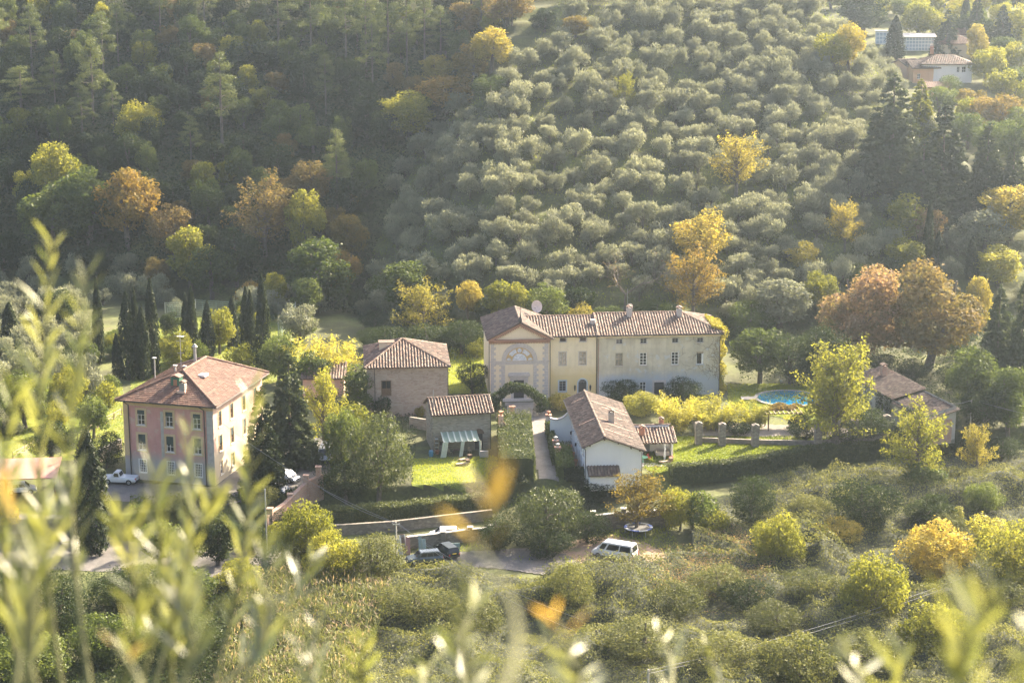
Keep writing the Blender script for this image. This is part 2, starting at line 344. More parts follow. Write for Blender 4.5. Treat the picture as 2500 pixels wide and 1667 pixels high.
def limbs(blobs, h, r0, rng, fork=.35, n=9, lean=0.06, top=.8):
    m = MB(); lx, ly = rng.normal(size=2) * lean * h
    P = [(0, 0, -.6), (lx * .3, ly * .3, h * .25), (lx * .7, ly * .7, h * .5), (lx, ly, h * top)]
    m.tube(P, [r0 * 1.25, r0, r0 * .7, r0 * .25], 7)
    for b in sorted(blobs, key=lambda q: -q[3])[:n]:
        z0 = h * fork * rng.uniform(.8, 1.3); f = z0 / h; a = Vector((lx * f, ly * f, z0)); c = Vector(b[:3]); mid = a.lerp(c, .5) + Vector((0, 0, -.06 * h))
        m.tube([a, mid, c], [r0 * .5, r0 * .32, r0 * .12], 5)
    return m.mesh("trunk")
PROTO = {}
def proto(kind, W, Hh, crown, trunk): PROTO.setdefault(kind, []).append((W, Hh, crown, trunk))
def cloud_mesh(P, d, tint, size, aspect, rng, wild=.8, along=None):
    V, Q = leaf_arrays(P, d, size, aspect, rng, wild, along); return np_mesh("crown", V, Q, tint)
def make_broadleaf(kind, seed, W, Hh, nb, nl, ls, base=.25, spread=.72, aspect=.6, br=(.15, .25), egg=0.0):
    rng = np.random.default_rng(seed); bl = []
    cz = Hh * (base + (1 - base) / 2); rz = Hh * (1 - base) / 2
    for i in range(nb):
        d = rng.normal(size=3); d /= np.linalg.norm(d); u = rng.uniform(.45, 1) ** .6
        r = rng.uniform(*br) * W
        z = cz + d[2] * u * (rz - r * .8); f = 1 - egg * (z - cz) / rz
        bl.append((d[0] * u * (W / 2 - r * .9) * f, d[1] * u * (W / 2 - r * .9) * f, z, r))
    bl.append((0, 0, cz, W * .26))
    P, d, t = blob_cloud(bl, nl, rng)
    proto(kind, W, Hh, cloud_mesh(P, d + np.array([0, 0, .25]), t, ls, aspect, rng), limbs(bl, Hh, .03 * Hh, rng))
for s in range(6): make_broadleaf('broadleaf', 10 + s, 9, 10.5, 26, 8500, .4, base=.08, br=(.09, .22))
for s in range(2): make_broadleaf('grand', 20 + s, 12, 14, 48, 15000, .42, base=.08, br=(.07, .17))
for s in range(3): make_broadleaf('shrub', 30 + s, 5, 4.2, 17, 4200, .27, base=.0, br=(.17, .27))
for s in range(3): make_broadleaf('thicket', 130 + s, 8, 6.4, 30, 13500, .25, base=.0, br=(.1, .2))
for s in range(2): make_broadleaf('laurel', 36 + s, 7, 6.4, 26, 12500, .22, base=.0, br=(.15, .25), aspect=.45)
for s in range(4): make_broadleaf('sparse', 40 + s, 8, 9, 34, 5200, .34, base=.14, br=(.1, .18))
for s in range(2): make_broadleaf('columnar', 44 + s, 4, 9, 20, 5200, .3, base=.02, br=(.2, .32), egg=.3)
def make_branchy(seed, W=9., Hh=9.):
    rng = np.random.default_rng(seed); bl = []; m = MB(); m.tube([(0, 0, -.6), (.1, 0, Hh * .3), (0, .1, Hh * .62), (.05, 0, Hh * .9)], [.26, .2, .12, .03], 7)
    for i in range(46):
        a = rng.uniform(0, 6.28); z0 = Hh * rng.uniform(.14, .66); el = R(rng.uniform(5, 62)) if z0 < Hh * .5 else R(rng.uniform(35, 85)); f = z0 / Hh
        L = (W / 2) * (1.12 - .55 * f) * rng.uniform(.7, 1.15) / max(.45, math.cos(el) + .25 * math.sin(el)); L = min(L, (Hh * rng.uniform(.85, 1.05) - z0) / max(.1, math.sin(el)))
        d = np.array([math.cos(a) * math.cos(el), math.sin(a) * math.cos(el), math.sin(el)]); o = np.array([0, 0, z0]); m.tube([o, o + d * L * .5 + np.array([0, 0, .1]), o + d * L * .96], [.07, .045, .012], 4)
        for t in np.linspace(.3, 1.0, 7): bl.append((*(o + d * L * t + rng.normal(size=3) * .16), .26 + .5 * (1 - abs(t - .55)) * rng.uniform(.6, 1.1)))
    P, d, t = blob_cloud(bl, 8200, rng, (.3, 1.15), .8)
    proto('branchy', W, Hh, cloud_mesh(P, d + np.array([0, 0, .3]), t, .27, .55, rng), m.mesh("trunk"))
for s in range(4): make_branchy(140 + s)
def make_olive(seed):
    rng = np.random.default_rng(seed); W, Hh = 4.8, 4.3; bl = []
    for i in range(13):
        a = rng.uniform(0, 6.28); q = rng.uniform(.2, 1) ** .6; r = rng.uniform(.62, 1.05)
        bl.append((math.cos(a) * q * 1.45, math.sin(a) * q * 1.45, rng.uniform(1.75, 3.35) - .5 * q * q, r))
    P, d, t = blob_cloud(bl, 3300, rng, (.5, 1.2), .85)
    V1, Q1 = leaf_arrays(P, d + np.array([0, 0, .3]), .25, .4, rng, .9)
    up = P[(d[:, 2] > .0)][:800]; V2, Q2 = leaf_arrays(up + np.array([0, 0, .14]), rng.normal(size=up.shape), .46, .2, rng, .4, np.tile([0, 0, 1.4], (len(up), 1)))
    me = np_mesh("crown", np.concatenate([V1, V2]), np.concatenate([Q1, Q2 + len(V1)]), np.concatenate([t, np.full(len(up), .8)]))
    proto('olive', W, Hh, me, limbs(bl, 2.6, .17, rng, fork=.3, n=6, lean=.12))
for s in range(6): make_olive(50 + s)
def make_pine(seed, Hh=20., W=8., start=.45):
    rng = np.random.default_rng(seed); bl = []; z = Hh * start
    while z < Hh * .97:
        f = (z / Hh - start) / (1 - start); rad = W / 2 * (1 - f ** 1.6) * rng.uniform(.75, 1.05) + .3
        for i in range(rng.integers(3, 6) if f < .8 else 2):
            a = rng.uniform(0, 6.28); q = rad * rng.uniform(.45, 1)
            bl.append((math.cos(a) * q, math.sin(a) * q, z + rng.uniform(-.6, .6) + .1 * q, rng.uniform(.75, 1.35)))
        z += Hh * .055
    bl.append((0, 0, Hh * .97, .9))
    P, d, t = blob_cloud(bl, 5200, rng, (.4, 1.05), .62)
    me = cloud_mesh(P, d + np.array([0, 0, .4]), t, .42, .3, rng, .7)
    m = MB(); m.tube([(0, 0, -.8), (.1, 0, Hh * .5), (0, .1, Hh * .95)], [.28, .2, .05], 7)
    for b in bl[::2]: m.tube([(0, 0, b[2] - .5), b[:3]], [.07, .03], 4)
    for i in range(9):
        a = rng.uniform(0, 6.28); z = Hh * rng.uniform(.25, start + .05); m.tube([(0, 0, z), (math.cos(a) * 1.8, math.sin(a) * 1.8, z - .25)], [.04, .012], 4)
    proto('pine', W, Hh, me, m.mesh("trunk"))
for s in range(3): make_pine(60 + s)
def make_cypress(seed, Hh=13., W=2.3):
    rng = np.random.default_rng(seed); n = 4600; z = rng.uniform(.02, 1, n) ** .9; a = rng.uniform(0, 6.283, n)
    prof = np.interp(z, [0, .05, .25, .55, .8, .95, 1], [.55, .8, 1, .85, .5, .18, .03]); ripple = 1 + .13 * np.sin(a * 3 + z * 9 + seed) + .1 * np.sin(a * 7 - z * 23)
    r = W / 2 * prof * ripple * rng.uniform(.72, 1.05, n)
    P = np.stack([np.cos(a) * r, np.sin(a) * r, z * Hh], 1); d = np.stack([np.cos(a), np.sin(a), .3 + 0 * a], 1)
    V, Q = leaf_arrays(P, d, .45, .32, rng, .5, np.tile([0, 0, 1.5], (n, 1)) + .3 * d)
    m = MB(); m.tube([(0, 0, -.6), (0, 0, Hh * .8)], [.2, .05], 6)
    proto('cypress', W, Hh, np_mesh("crown", V, Q, .5 * rng.random(n) + .5 * (.5 + .5 * np.sin(a * 4 + z * 14))), m.mesh("trunk"))
for s in range(3): make_cypress(70 + s)
def make_conifer(seed, Hh=18., W=8.5, droop=.25):
    rng = np.random.default_rng(seed); bl = []; z = Hh * .06
    while z < Hh * .97:
        f = z / Hh; rad = W / 2 * (1 - f) ** .8 + .15; nb = max(3, int(rad * 2.6))
        for i in range(nb):
            a = 6.283 * (i + rng.uniform(0, .8)) / nb
            for q in (.45, .8, 1.0):
                q = q * rng.uniform(.85, 1.08); bl.append((math.cos(a) * rad * q, math.sin(a) * rad * q, z - droop * rad * q + rng.uniform(-.2, .2), (.28 + .1 * rad) * rng.uniform(.8, 1.2)))
        z += .75
    bl.append((0, 0, Hh * .97, .35))
    P, d, t = blob_cloud(bl, 21000, rng, (.2, 1.1), .75)
    m = MB(); m.tube([(0, 0, -.8), (0, 0, Hh * .95)], [.32, .05], 7)
    proto('conifer', W, Hh, cloud_mesh(P, d + np.array([0, 0, .3]), t, .55, .5, rng, .7), m.mesh("trunk"))
for s in range(3): make_conifer(80 + s)
def make_bamboo(seed, W=4.5, Hh=4.2):
    rng = np.random.default_rng(seed); V = []; Q = []; T = []; m = MB(); n0 = 0
    for i in range(46):
        a = rng.uniform(0, 6.28); q = rng.uniform(0, 1) ** .5; b = np.array([math.cos(a), math.sin(a), 0.]); h = Hh * rng.uniform(.6, 1) * (1 - .35 * q * q); bend = W * .36 * rng.uniform(.5, 1.2)
        t = rng.uniform(.15, 1, 120); P = b * (q * W * .2) + b * (bend * t ** 2)[:, None] + np.array([0, 0, 1.]) * (h * (t - .12 * t ** 3))[:, None] + rng.normal(size=(120, 3)) * .17
        v, f = leaf_arrays(P, rng.normal(size=P.shape), .34, .2, rng, .5, b * .8 + np.array([0, 0, -.5])); V.append(v); Q.append(f + n0); n0 += len(v); T.append(np.full(120, rng.random()) * .5 + rng.random(120) * .5)
        if i % 3 == 0: m.tube([b * q * W * .2, b * (q * W * .2 + bend * .25) + np.array([0, 0, h * .5]), b * (q * W * .2 + bend) + np.array([0, 0, h * .88])], [.03, .02, .008], 4)
    proto('bamboo', W, Hh, np_mesh("crown", np.concatenate(V), np.concatenate(Q), np.concatenate(T)), m.mesh("trunk"))
for s in range(3): make_bamboo(90 + s)
def make_bare(seed, Hh=9.):
    rng = np.random.default_rng(seed); m = MB(); tips = []
    def grow(p, d, L, r, k):
        q = p + d * L; m.tube([p, p + d * L * .5 + Vector(rng.normal(size=3)) * L * .04, q], [r, r * .8, r * .6], 5 if k < 2 else 3, cap=False)
        if k >= 5: tips.append(q); return
        for i in range(3 if k < 4 else 2):
            e = (d + Vector(rng.normal(size=3)) * .42 + Vector((0, 0, .12))).normalized(); grow(q, e, L * rng.uniform(.6, .82), r * .58, k + 1)
    grow(Vector((0, 0, -.4)), Vector((0, 0, 1)), Hh * .3, .16, 0)
    P = np.array([tuple(t) for t in tips]); P = np.repeat(P, 2, 0) + rng.normal(size=(len(P) * 2, 3)) * .2
    proto('bare', 6., Hh, cloud_mesh(P, rng.normal(size=P.shape), rng.random(len(P)), .16, .5, rng), m.mesh("trunk"))
make_bare(97)
KINDN = dict(broadleaf=('broadleaf_tree', 'tree'), grand=('plane_tree', 'tree'), shrub=('shrub', 'shrub'), thicket=('shrub', 'shrub'), laurel=('laurel', 'shrub'), sparse=('thin_leaved_tree', 'tree'), branchy=('thin_leaved_tree', 'tree'), columnar=('columnar_tree', 'tree'), olive=('olive_tree', 'olive tree'),
             pine=('pine_tree', 'pine tree'), cypress=('cypress', 'cypress'), conifer=('conifer', 'conifer'), bamboo=('bamboo', 'bamboo'), bare=('bare_tree', 'tree'))
RND = random.Random(5)
TREEPOS = []
def plant(kind, colour, pos, W, Hh, label, group=None, bark='bark', turn=None):
    w0, h0, cm, tm = RND.choice(PROTO[kind]); nm, cat = KINDN[kind]
    e = empty(nm, (pos[0], pos[1], pos[2] - .1), RND.uniform(0, 6.28) if turn is None else turn, label, cat, group); e.scale = (W / w0, W / w0, Hh / h0)
    for n, me, mt in (("crown", cm, LEAF[colour]), ("trunk", tm, M[bark])):
        if not me.materials: me.materials.append(mt)
        o = bpy.data.objects.new(n, me); COL.objects.link(o); o.parent = e
        o.material_slots[0].link = 'OBJECT'; o.material_slots[0].material = mt
    TREEPOS.append((pos[0], pos[1], W / 2)); return e
def hero(kind, colour, cx, top, bot, wpx, label, group=None, bark='bark'):
    p = hit(cx, bot); s = F / proj(p)[2]; th = math.atan2(CAMZ - p[2], math.hypot(p[0], p[1]))
    if kind == 'shrub' and wpx * K / s > 5: kind = 'thicket'
    return plant(kind, colour, p, wpx * K / s * (1.0 if kind in ('cypress', 'olive', 'pine') else 1.18), (bot - top) * K / s / math.cos(th), label, group, bark)
T = [
 # the wood on the left slope
 ('pine','pine',75,12,185,84,"tall rounded pine nearest the upper left corner, lit on its top"), ('pine','pine',-6,15,180,70,"pine cut off by the left edge of the wood's top"),
 ('pine','pine',240,32,210,74,"slim pale pine standing highest in the left pine clump"), ('pine','pine',215,92,290,95,"broad pine just below the slim pale pine of the left clump"),
 ('pine','pine',128,118,265,70,"small lit pine left of the broad pine in the clump"), ('pine','pine',52,155,290,110,"low spreading pine at the left end of the clump"),
 ('pine','pine',190,195,330,72,"lowest pine of the left clump, above the yellow-green trees"), ('pine','pine',262,185,320,56,"narrow pine right of the lowest pine of the clump"),
 ('pine','pine',512,122,362,112,"lone big pine with bare trunk in the middle of the shaded wood"), ('pine','pine',775,298,492,72,"lone slender pine with long bare trunk beside the ravine"),
 ('pine','pine',440,268,392,60,"small dark pine lower left of the lone big pine"),
 ('pine','pine',640,-50,120,90,"dark pine at the upper edge left of the pale-trunked pine stand"), ('pine','pine',715,-60,150,90,"dark pine leaning over the shaded wood's upper edge"),
 ('pine','pine',795,-40,170,80,"leftmost pine of the pale-trunked stand"), ('pine','pine',842,-40,182,80,"second pine from the left in the pale-trunked stand"), ('pine','pine',892,-35,188,80,"third pine from the left in the pale-trunked stand"),
 ('pine','pine',935,-25,180,74,"fourth pine from the left in the pale-trunked stand"), ('pine','pine',975,-10,170,74,"fifth pine from the left in the pale-trunked stand"), ('pine','pine',1012,18,160,70,"lowest lit pine at the right end of the pale-trunked stand"),
 ('pine','pine',1176,-70,62,60,"pine with a single grey trunk among the orange trees"),
 ('broadleaf','lime',132,318,490,120,"yellow-green tree topping the sunlit group in the left wood"), ('broadleaf','green',205,378,560,150,"broad green tree beside the orange oak"), ('broadleaf','green',120,420,580,150,"dark-bellied green tree left of the orange oak"),
 ('broadleaf','orange',296,382,575,140,"orange oak glowing in the middle of the left wood"), ('broadleaf','rust',398,462,600,100,"round greenish brown tree right of the orange oak"),
 ('broadleaf','lime',440,520,668,110,"bright yellow-green tree above the cypress row"), ('broadleaf','green',488,560,690,120,"large shaded green tree behind the cypress row"), ('broadleaf','lime',470,372,470,70,"pale greyish green tree above the rust tree"),
 ('branchy','rust',610,412,590,170,"wide thinning rust-brown tree near the ravine"), ('broadleaf','lime',702,432,600,90,"ivy-green tree on the right flank of the rust-brown tree"), ('broadleaf','green',735,545,715,150,"big olive-green tree at the foot of the ravine"),
 ('broadleaf','orange',800,492,600,90,"orange tree at the ravine under the slender pine"), ('shrub','orange',800,438,480,48,"small orange bush right of the slender pine's trunk"), ('broadleaf','dark',545,510,660,100,"dark tree between the yellow-green and rust-brown trees"),
 ('shrub','lime',318,232,330,110,"sunlit yellowish bush tree right of the pine clump"), ('broadleaf','rust',715,355,470,90,"reddish brown tree left of the slender pine"), ('shrub','orange',575,640,710,60,"orange bush behind the right end of the cypress row"),
 ('broadleaf','dark',10,520,640,90,"dark yellowish tree at the left edge of the wood"), ('shrub','orange',790,570,660,80,"yellow-orange bush beside the big olive-green tree"),
 # edge between the wood and the olive grove
 ('broadleaf','lime',938,205,318,128,"round green-yellow tree at the upper left corner of the olive grove"), ('broadleaf','orange',1030,165,262,150,"long orange-topped tree on the edge of the olive grove"), ('broadleaf','yellow',1000,122,196,70,"yellow bush tree under the pale-trunked pines"),
 ('broadleaf','orange',1085,98,205,80,"orange tree between the pines and the olives"), ('broadleaf','yellow',1128,60,170,100,"tall golden tree under the single grey pine trunk"), ('broadleaf','green',1128,168,236,80,"rounded bright green tree at the olive grove's edge"),
 ('broadleaf','dark',1250,18,75,62,"dark green round tree at the top of the olive grove"), ('broadleaf','orange',1320,38,90,74,"faint orange tree among the topmost olives"), ('broadleaf','rust',1165,-30,60,110,"brownish tree at the upper edge beside the pines"), ('broadleaf','rust',1060,5,95,100,"rust tree behind the right end of the pine stand"),
 # coloured trees in the grove
 ('branchy','lime',1436,168,250,52,"slim yellow-green tree alone among the middle olives"), ('sparse','lime',1355,160,215,46,"small yellow-green tree left of the slim one among olives"),
 ('branchy','yellow',1690,312,450,132,"big golden tree in the middle of the olive slope"), ('sparse','yellow',1606,470,612,130,"golden-orange tree low in the olive grove above the grey wing"), ('branchy','orange',1592,575,735,140,"open orange tree with visible trunk behind the grey wing"),
 ('branchy','yellow',1940,465,580,84,"upright yellow tree low in the olive grove"), ('sparse','yellow',1846,556,632,84,"small yellow tree right of the golden-orange tree"), ('bare','dry',1436,545,720,112,"bare grey-branched tree above the villa roof"),
 ('columnar','lime',2075,440,565,80,"yellow-green tree left of the tall slope cypress"), ('broadleaf','pink',2125,468,570,80,"pinkish tree behind the tall slope cypress"), ('broadleaf','lime',2075,545,625,90,"pale green tree below the yellow-green one by the slope cypress"),
 ('broadleaf','lime',1912,65,165,90,"yellow-green tree on the hill crest, the left of two"), ('broadleaf','yellow',1950,45,165,72,"yellowish taller tree on the hill crest, the right of two"),
 # right side
 ('conifer','conifer',2045,170,420,150,"largest dark conifer at the hill's right shoulder"), ('conifer','conifer',2160,235,490,135,"dark conifer with pointed top in the middle of the right conifer clump"), ('conifer','conifer',2115,320,510,140,"broad low conifer between the two tall ones"),
 ('conifer','conifer',2262,285,480,92,"narrow dark conifer toward the right of the clump"), ('conifer','conifer',2322,325,490,84,"rightmost conifer of the dark clump"), ('conifer','lime',2110,180,330,80,"sunlit greenish conifer behind the largest one"),
 ('broadleaf','yellow',2320,420,560,150,"yellow tree at the right edge under the conifers"), ('broadleaf','olive',2260,470,580,120,"grey-green tree beside the yellow right-edge tree"),
 ('cypress','cypress',2130,465,615,24,"tall thin brownish cypress on the olive slope"), ('cypress','cypress',2153,530,615,26,"short cypress just right of the tall slope cypress"), ('cypress','cypress',2230,543,645,32,"pointed cypress right of the pinkish plane trees"),
 ('broadleaf','bamboo',2290,560,660,110,"pale yellow-green tree behind the pointed cypress"),
 ('grand','pink',1990,602,835,205,"huge pinkish plane tree above the pool"), ('grand','rust',2128,590,850,225,"huge golden-brown plane tree right of the pinkish one"), ('broadleaf','yellow',2242,632,770,64,"bright yellow tree at the right flank of the plane trees"),
 ('conifer','conifer',2285,650,905,95,"tall dark fir right of the plane trees"), ('conifer','conifer',2338,640,920,80,"dark fir at the right edge beside the tall fir"), ('broadleaf','green',2225,790,960,120,"grey-green tree over the long ruin's roof"), ('broadleaf','green',2315,850,1010,110,"shaded green tree at the right edge behind the ruin"),
 ('broadleaf','dark',2260,880,1010,100,"dark tree behind the near end of the ruin"),
 # round the villa
 ('branchy','yellow',972,652,792,140,"golden open tree with pale trunk behind the stone barn"), ('broadleaf','green',930,598,715,110,"green round tree behind the golden open tree"), ('broadleaf','yellow',1075,640,735,66,"yellow tree left of the chapel roof"),
 ('broadleaf','lime',1150,645,745,80,"yellow-green tree behind the chapel roof"), ('broadleaf','lime',1190,650,745,66,"lower yellow-green tree behind the chapel roof ridge"), ('broadleaf','green',1255,646,752,100,"leafy green tree behind the satellite dish"),
 ('shrub','yellow',1330,690,750,64,"yellow bush behind the yellow wing's roof"), ('shrub','green',1400,700,752,80,"green bush behind the chimney of the grey wing"), ('shrub','green',1510,690,745,90,"dense green bush behind the grey wing's roof"),
 ('laurel','dark',1060,720,815,110,"dark shrub mass between the barn and the chapel"), ('laurel','dark',985,730,815,110,"dark laurel right behind the barn roof"), ('laurel','dark',890,735,820,110,"dark laurel left behind the barn roof"),
 ('shrub','lime',1098,772,822,56,"bright yellow-green bush touching the chapel's left wall"), ('laurel','dark',1085,815,905,74,"dark round shrub at the chapel's left corner"),
 ('broadleaf','green',1745,748,880,130,"green tree behind the pool lawn next to the creeper"), ('laurel','dark',1815,745,885,120,"dark shrub behind the pool"), ('laurel','dark',1890,735,880,130,"dark tall shrub right of the pool's back edge"), ('laurel','green',1720,680,780,110,"grey-green shrub behind the right end of the roof"),
 ('broadleaf','olive',1790,640,760,140,"grey-green tree above the pool hedge"), ('broadleaf','lime',1880,620,730,80,"yellow-tipped tree left of the pinkish plane tree"),
 ('branchy','lime',1920,800,1030,200,"yellow-green cherry tree right of the pool hiding its end"), ('branchy','lime',1915,850,1035,170,"inner leafy cherry tree close behind the low stone wall"), ('branchy','lime',2105,935,1120,150,"yellow-green tree at the far end of the clipped hedge"), ('branchy','yellow',2242,975,1095,95,"small yellow-leaved tree before the ruin's near end"),
 ('bamboo','bamboo',1552,890,990,92,"sunlit feathery bamboo left of the middle clump"), ('bamboo','bamboo',1648,893,985,108,"largest golden bamboo beside the pergola pillars"), ('bamboo','bamboo',1725,912,985,82,"pale bamboo nearest the wooden pergola"),
 ('shrub','bamboo',1480,895,958,90,"shaded yellowish shrub behind the white house roof"), ('shrub','yellow',1290,900,945,60,"dull yellow bush right of the vine arch"), ('bamboo','bamboo',1600,905,965,60,"small bamboo behind the two larger clumps"),
 ('laurel','dark',1425,868,925,100,"dark bush under the first grey-wing windows"), ('laurel','dark',1572,862,925,96,"dark bush beside the grey wing's door"),
 # left, around the pink house
 ('cypress','cypress',229,640,838,27,"leftmost cypress of the row, standing apart"), ('cypress','cypress',270,765,868,24,"shortest dark cypress at the foot of the wide pair"), ('cypress','cypress',296,672,872,44,"wide cypress, left of the wide pair"), ('cypress','cypress',314,662,860,26,"cypress peeping between the wide pair"), ('cypress','cypress',330,700,872,36,"wide cypress, right of the wide pair"),
 ('cypress','cypress',352,643,862,36,"tall pointed cypress right of the wide pair"), ('cypress','cypress',430,672,838,26,"left stem of the twin-topped cypress"), ('cypress','cypress',444,660,838,30,"right stem of the twin-topped cypress"), ('cypress','cypress',479,692,826,33,"blunt cypress behind the antenna"),
 ('cypress','cypress',535,680,800,30,"slim cypress above the roof ridge of the pink house"), ('cypress','cypress',568,660,832,34,"cypress left of the tallest one"), ('cypress','cypress',578,668,835,26,"cypress crowding the tallest one"), ('cypress','cypress',606,630,855,36,"tallest cypress at the right end of the row"),
 ('broadleaf','lime',505,690,815,70,"yellow-green tree between cypresses above the ridge"), ('shrub','lime',400,750,850,80,"sunlit bush behind the cypress trunks"), ('shrub','lime',555,780,860,70,"sunlit bush behind the pink house's right slope"), ('shrub','lime',250,868,935,56,"yellow-green sapling left of the pink house"),
 ('bamboo','bamboo',752,742,880,140,"tall yellow-green bamboo thicket above the small outbuilding"), ('broadleaf','olive',690,690,790,90,"grey-green tree left of the bamboo thicket"),
 ('conifer','conifer',668,812,1070,112,"dark fir right of the pink house"), ('conifer','cypress',607,888,1135,92,"ragged cedar before the pink house's sunlit wall"), ('branchy','lime',745,852,1040,110,"golden-green tree over the silver car"), ('broadleaf','green',790,930,1100,90,"green tree behind the parked dark van"),
 ('columnar','green',822,828,960,68,"pointed green tree left of the barn"), ('columnar','lime',815,915,1060,90,"sunlit green tree below the pointed one by the barn"), ('laurel','laurel',868,945,1150,160,"big glossy magnolia left of the small lawn"), ('laurel','dark',795,1055,1165,120,"dark bush at the magnolia's foot"),
 ('shrub','yellow',965,930,960,24,"tiny yellow bush between barn and stone cottage"), ('shrub','dark',875,905,960,50,"dark bush against the barn's front wall"),
 ('cypress','cypress',210,985,1270,88,"big ragged cypress in front of the carport"), ('shrub','yellow',18,1170,1230,60,"yellow bush by the carport's car"),
 ('cypress','cypress',25,695,800,44,"dark palm-like cypress among the left olives"),
 # middle and parking
 ('laurel','laurel',1262,1098,1248,160,"big glossy bush hiding the drive's lower end"), ('shrub','laurel',1165,1075,1125,90,"reddish-tipped bush at the foot of the tall hedge"), ('branchy','orange',1462,1088,1225,150,"orange-yellow tree above the trampoline"), ('shrub','lime',1562,1115,1220,90,"pale green bush right of the orange-yellow tree"), ('shrub','green',1615,1120,1225,80,"green bush at the hedge's near corner"),
 ('laurel','laurel',1445,1055,1110,60,"small glossy bush at the white house's front corner"), ('shrub','dark',1370,1090,1150,90,"dark shrub in front of the white lean-to"),
 ('laurel','dark',1722,1080,1215,112,"tall dark green bush under the clipped hedge"), ('laurel','dark',1985,1080,1225,150,"widest dark green bush below the clipped hedge"), ('shrub','lime',1790,1178,1300,130,"olive-yellow bush left of the small yellow one"), ('shrub','yellow',1922,1186,1250,110,"small yellowish bush before the widest dark bush"),
 ('shrub','dark',2132,1130,1215,110,"dark mounded bush right of the widest dark bush"), ('shrub','yellow',2150,1195,1325,180,"wide dull yellow bush on the right"), ('shrub','lime',2000,1272,1430,165,"tall yellow-green bush in the lower right thicket"), ('shrub','lime',2320,1190,1360,170,"large yellow-green bush at the right edge"),
 ('shrub','bamboo',2262,1180,1255,90,"bright lime bush left of the right-edge bush"), ('columnar','bamboo',2195,1155,1210,34,"little bright green sapling above the wide yellow bush"), ('laurel','bramble',1306,1272,1415,125,"ivy-covered bush in front of the white van"), ('laurel','bramble',860,1212,1335,140,"round bramble-covered bush left of the wire pole"), ('shrub','lime',700,1150,1300,140,"yellow-green fig tree below the brick wall"),
 ('shrub','lime',760,1215,1345,130,"yellow-green bush right below the fig tree"), ('laurel','dark',1712,1325,1400,120,"dark bush with red-tipped top"), ('shrub','lime',2150,1385,1520,180,"yellow-green bush under the power lines"), ('shrub','bramble',1830,1450,1590,180,"pale bramble bush at the lower edge"), ('shrub','green',2260,1100,1180,90,"shaded bush near the right edge below the hedge"),
 ('shrub','bramble',2170,1180,1240,100,"pale mounded bush behind the wide yellow one"), ('broadleaf','green',2120,1060,1135,100,"dark green tree under the far end of the hedge"), ('shrub','lime',645,1195,1250,70,"grey spiky yucca bush behind the grey pole"),
 ('laurel','bramble',600,1112,1160,80,"pale flowering shrub in front of the parked white car"), ('laurel','dark',625,1160,1215,80,"dark shrub under the pale flowering one"), ('laurel','bramble',450,1140,1190,150,"low pale shrub along the pink house's front terrace"),
 # the hazy slope at the upper right
 ('cypress','cypress',2054,38,150,46,"fat dark cypress beside the cemetery wall"), ('conifer','conifer',2173,20,135,62,"triangular dark conifer right of the cemetery wall"), ('conifer','conifer',2240,-30,110,44,"tall hazy cypress-like tree at the top right"), ('cypress','conifer',2216,-10,90,28,"slim hazy cypress left of the tall hazy one"), ('conifer','conifer',2300,10,120,60,"hazy dark fir near the upper right corner"), ('columnar','lime',2335,0,120,50,"pale hazy poplar in the upper right corner"),
 ('broadleaf','lime',2110,-12,95,80,"pale sunlit tree above the fat cypress"), ('broadleaf','lime',2150,25,100,80,"pale tree behind the triangular conifer"), ('broadleaf','dark',1985,-20,80,130,"bluish hazy tree on the far slope"), ('broadleaf','lime',2262,108,190,76,"round golden tree right of the white hillside house"), ('laurel','green',2182,165,222,58,"bush in front of the white hillside house"), ('broadleaf','green',2332,150,215,80,"hazy green tree at the right edge near the hillside house"),
 ('broadleaf','orange',2290,212,310,130,"big golden-brown tree below the hillside house"), ('broadleaf','orange',2225,195,265,80,"orange-tinted tree under the white hillside house"), ('broadleaf','green',2340,240,330,80,"green-brown tree at the right edge above the conifers"), ('shrub','bamboo',2125,135,158,60,"bright bush between cemetery wall and hillside houses"), ('broadleaf','olive',2130,255,330,70,"grey-green tree under the orange hillside house"),
]
T += [('laurel','dark',1850,965,1012,80,"dark shrub behind the low terrace wall beneath the pergola's right end"), ('laurel','dark',1925,950,1012,110,"dark shrub behind the cherry tree's trunk"), ('laurel','dark',2000,930,1005,110,"dark shrub between the cherry tree and the old stable"), ('shrub','dark',1690,965,1000,60,"dark shrub under the golden bamboo behind the second pillar")]
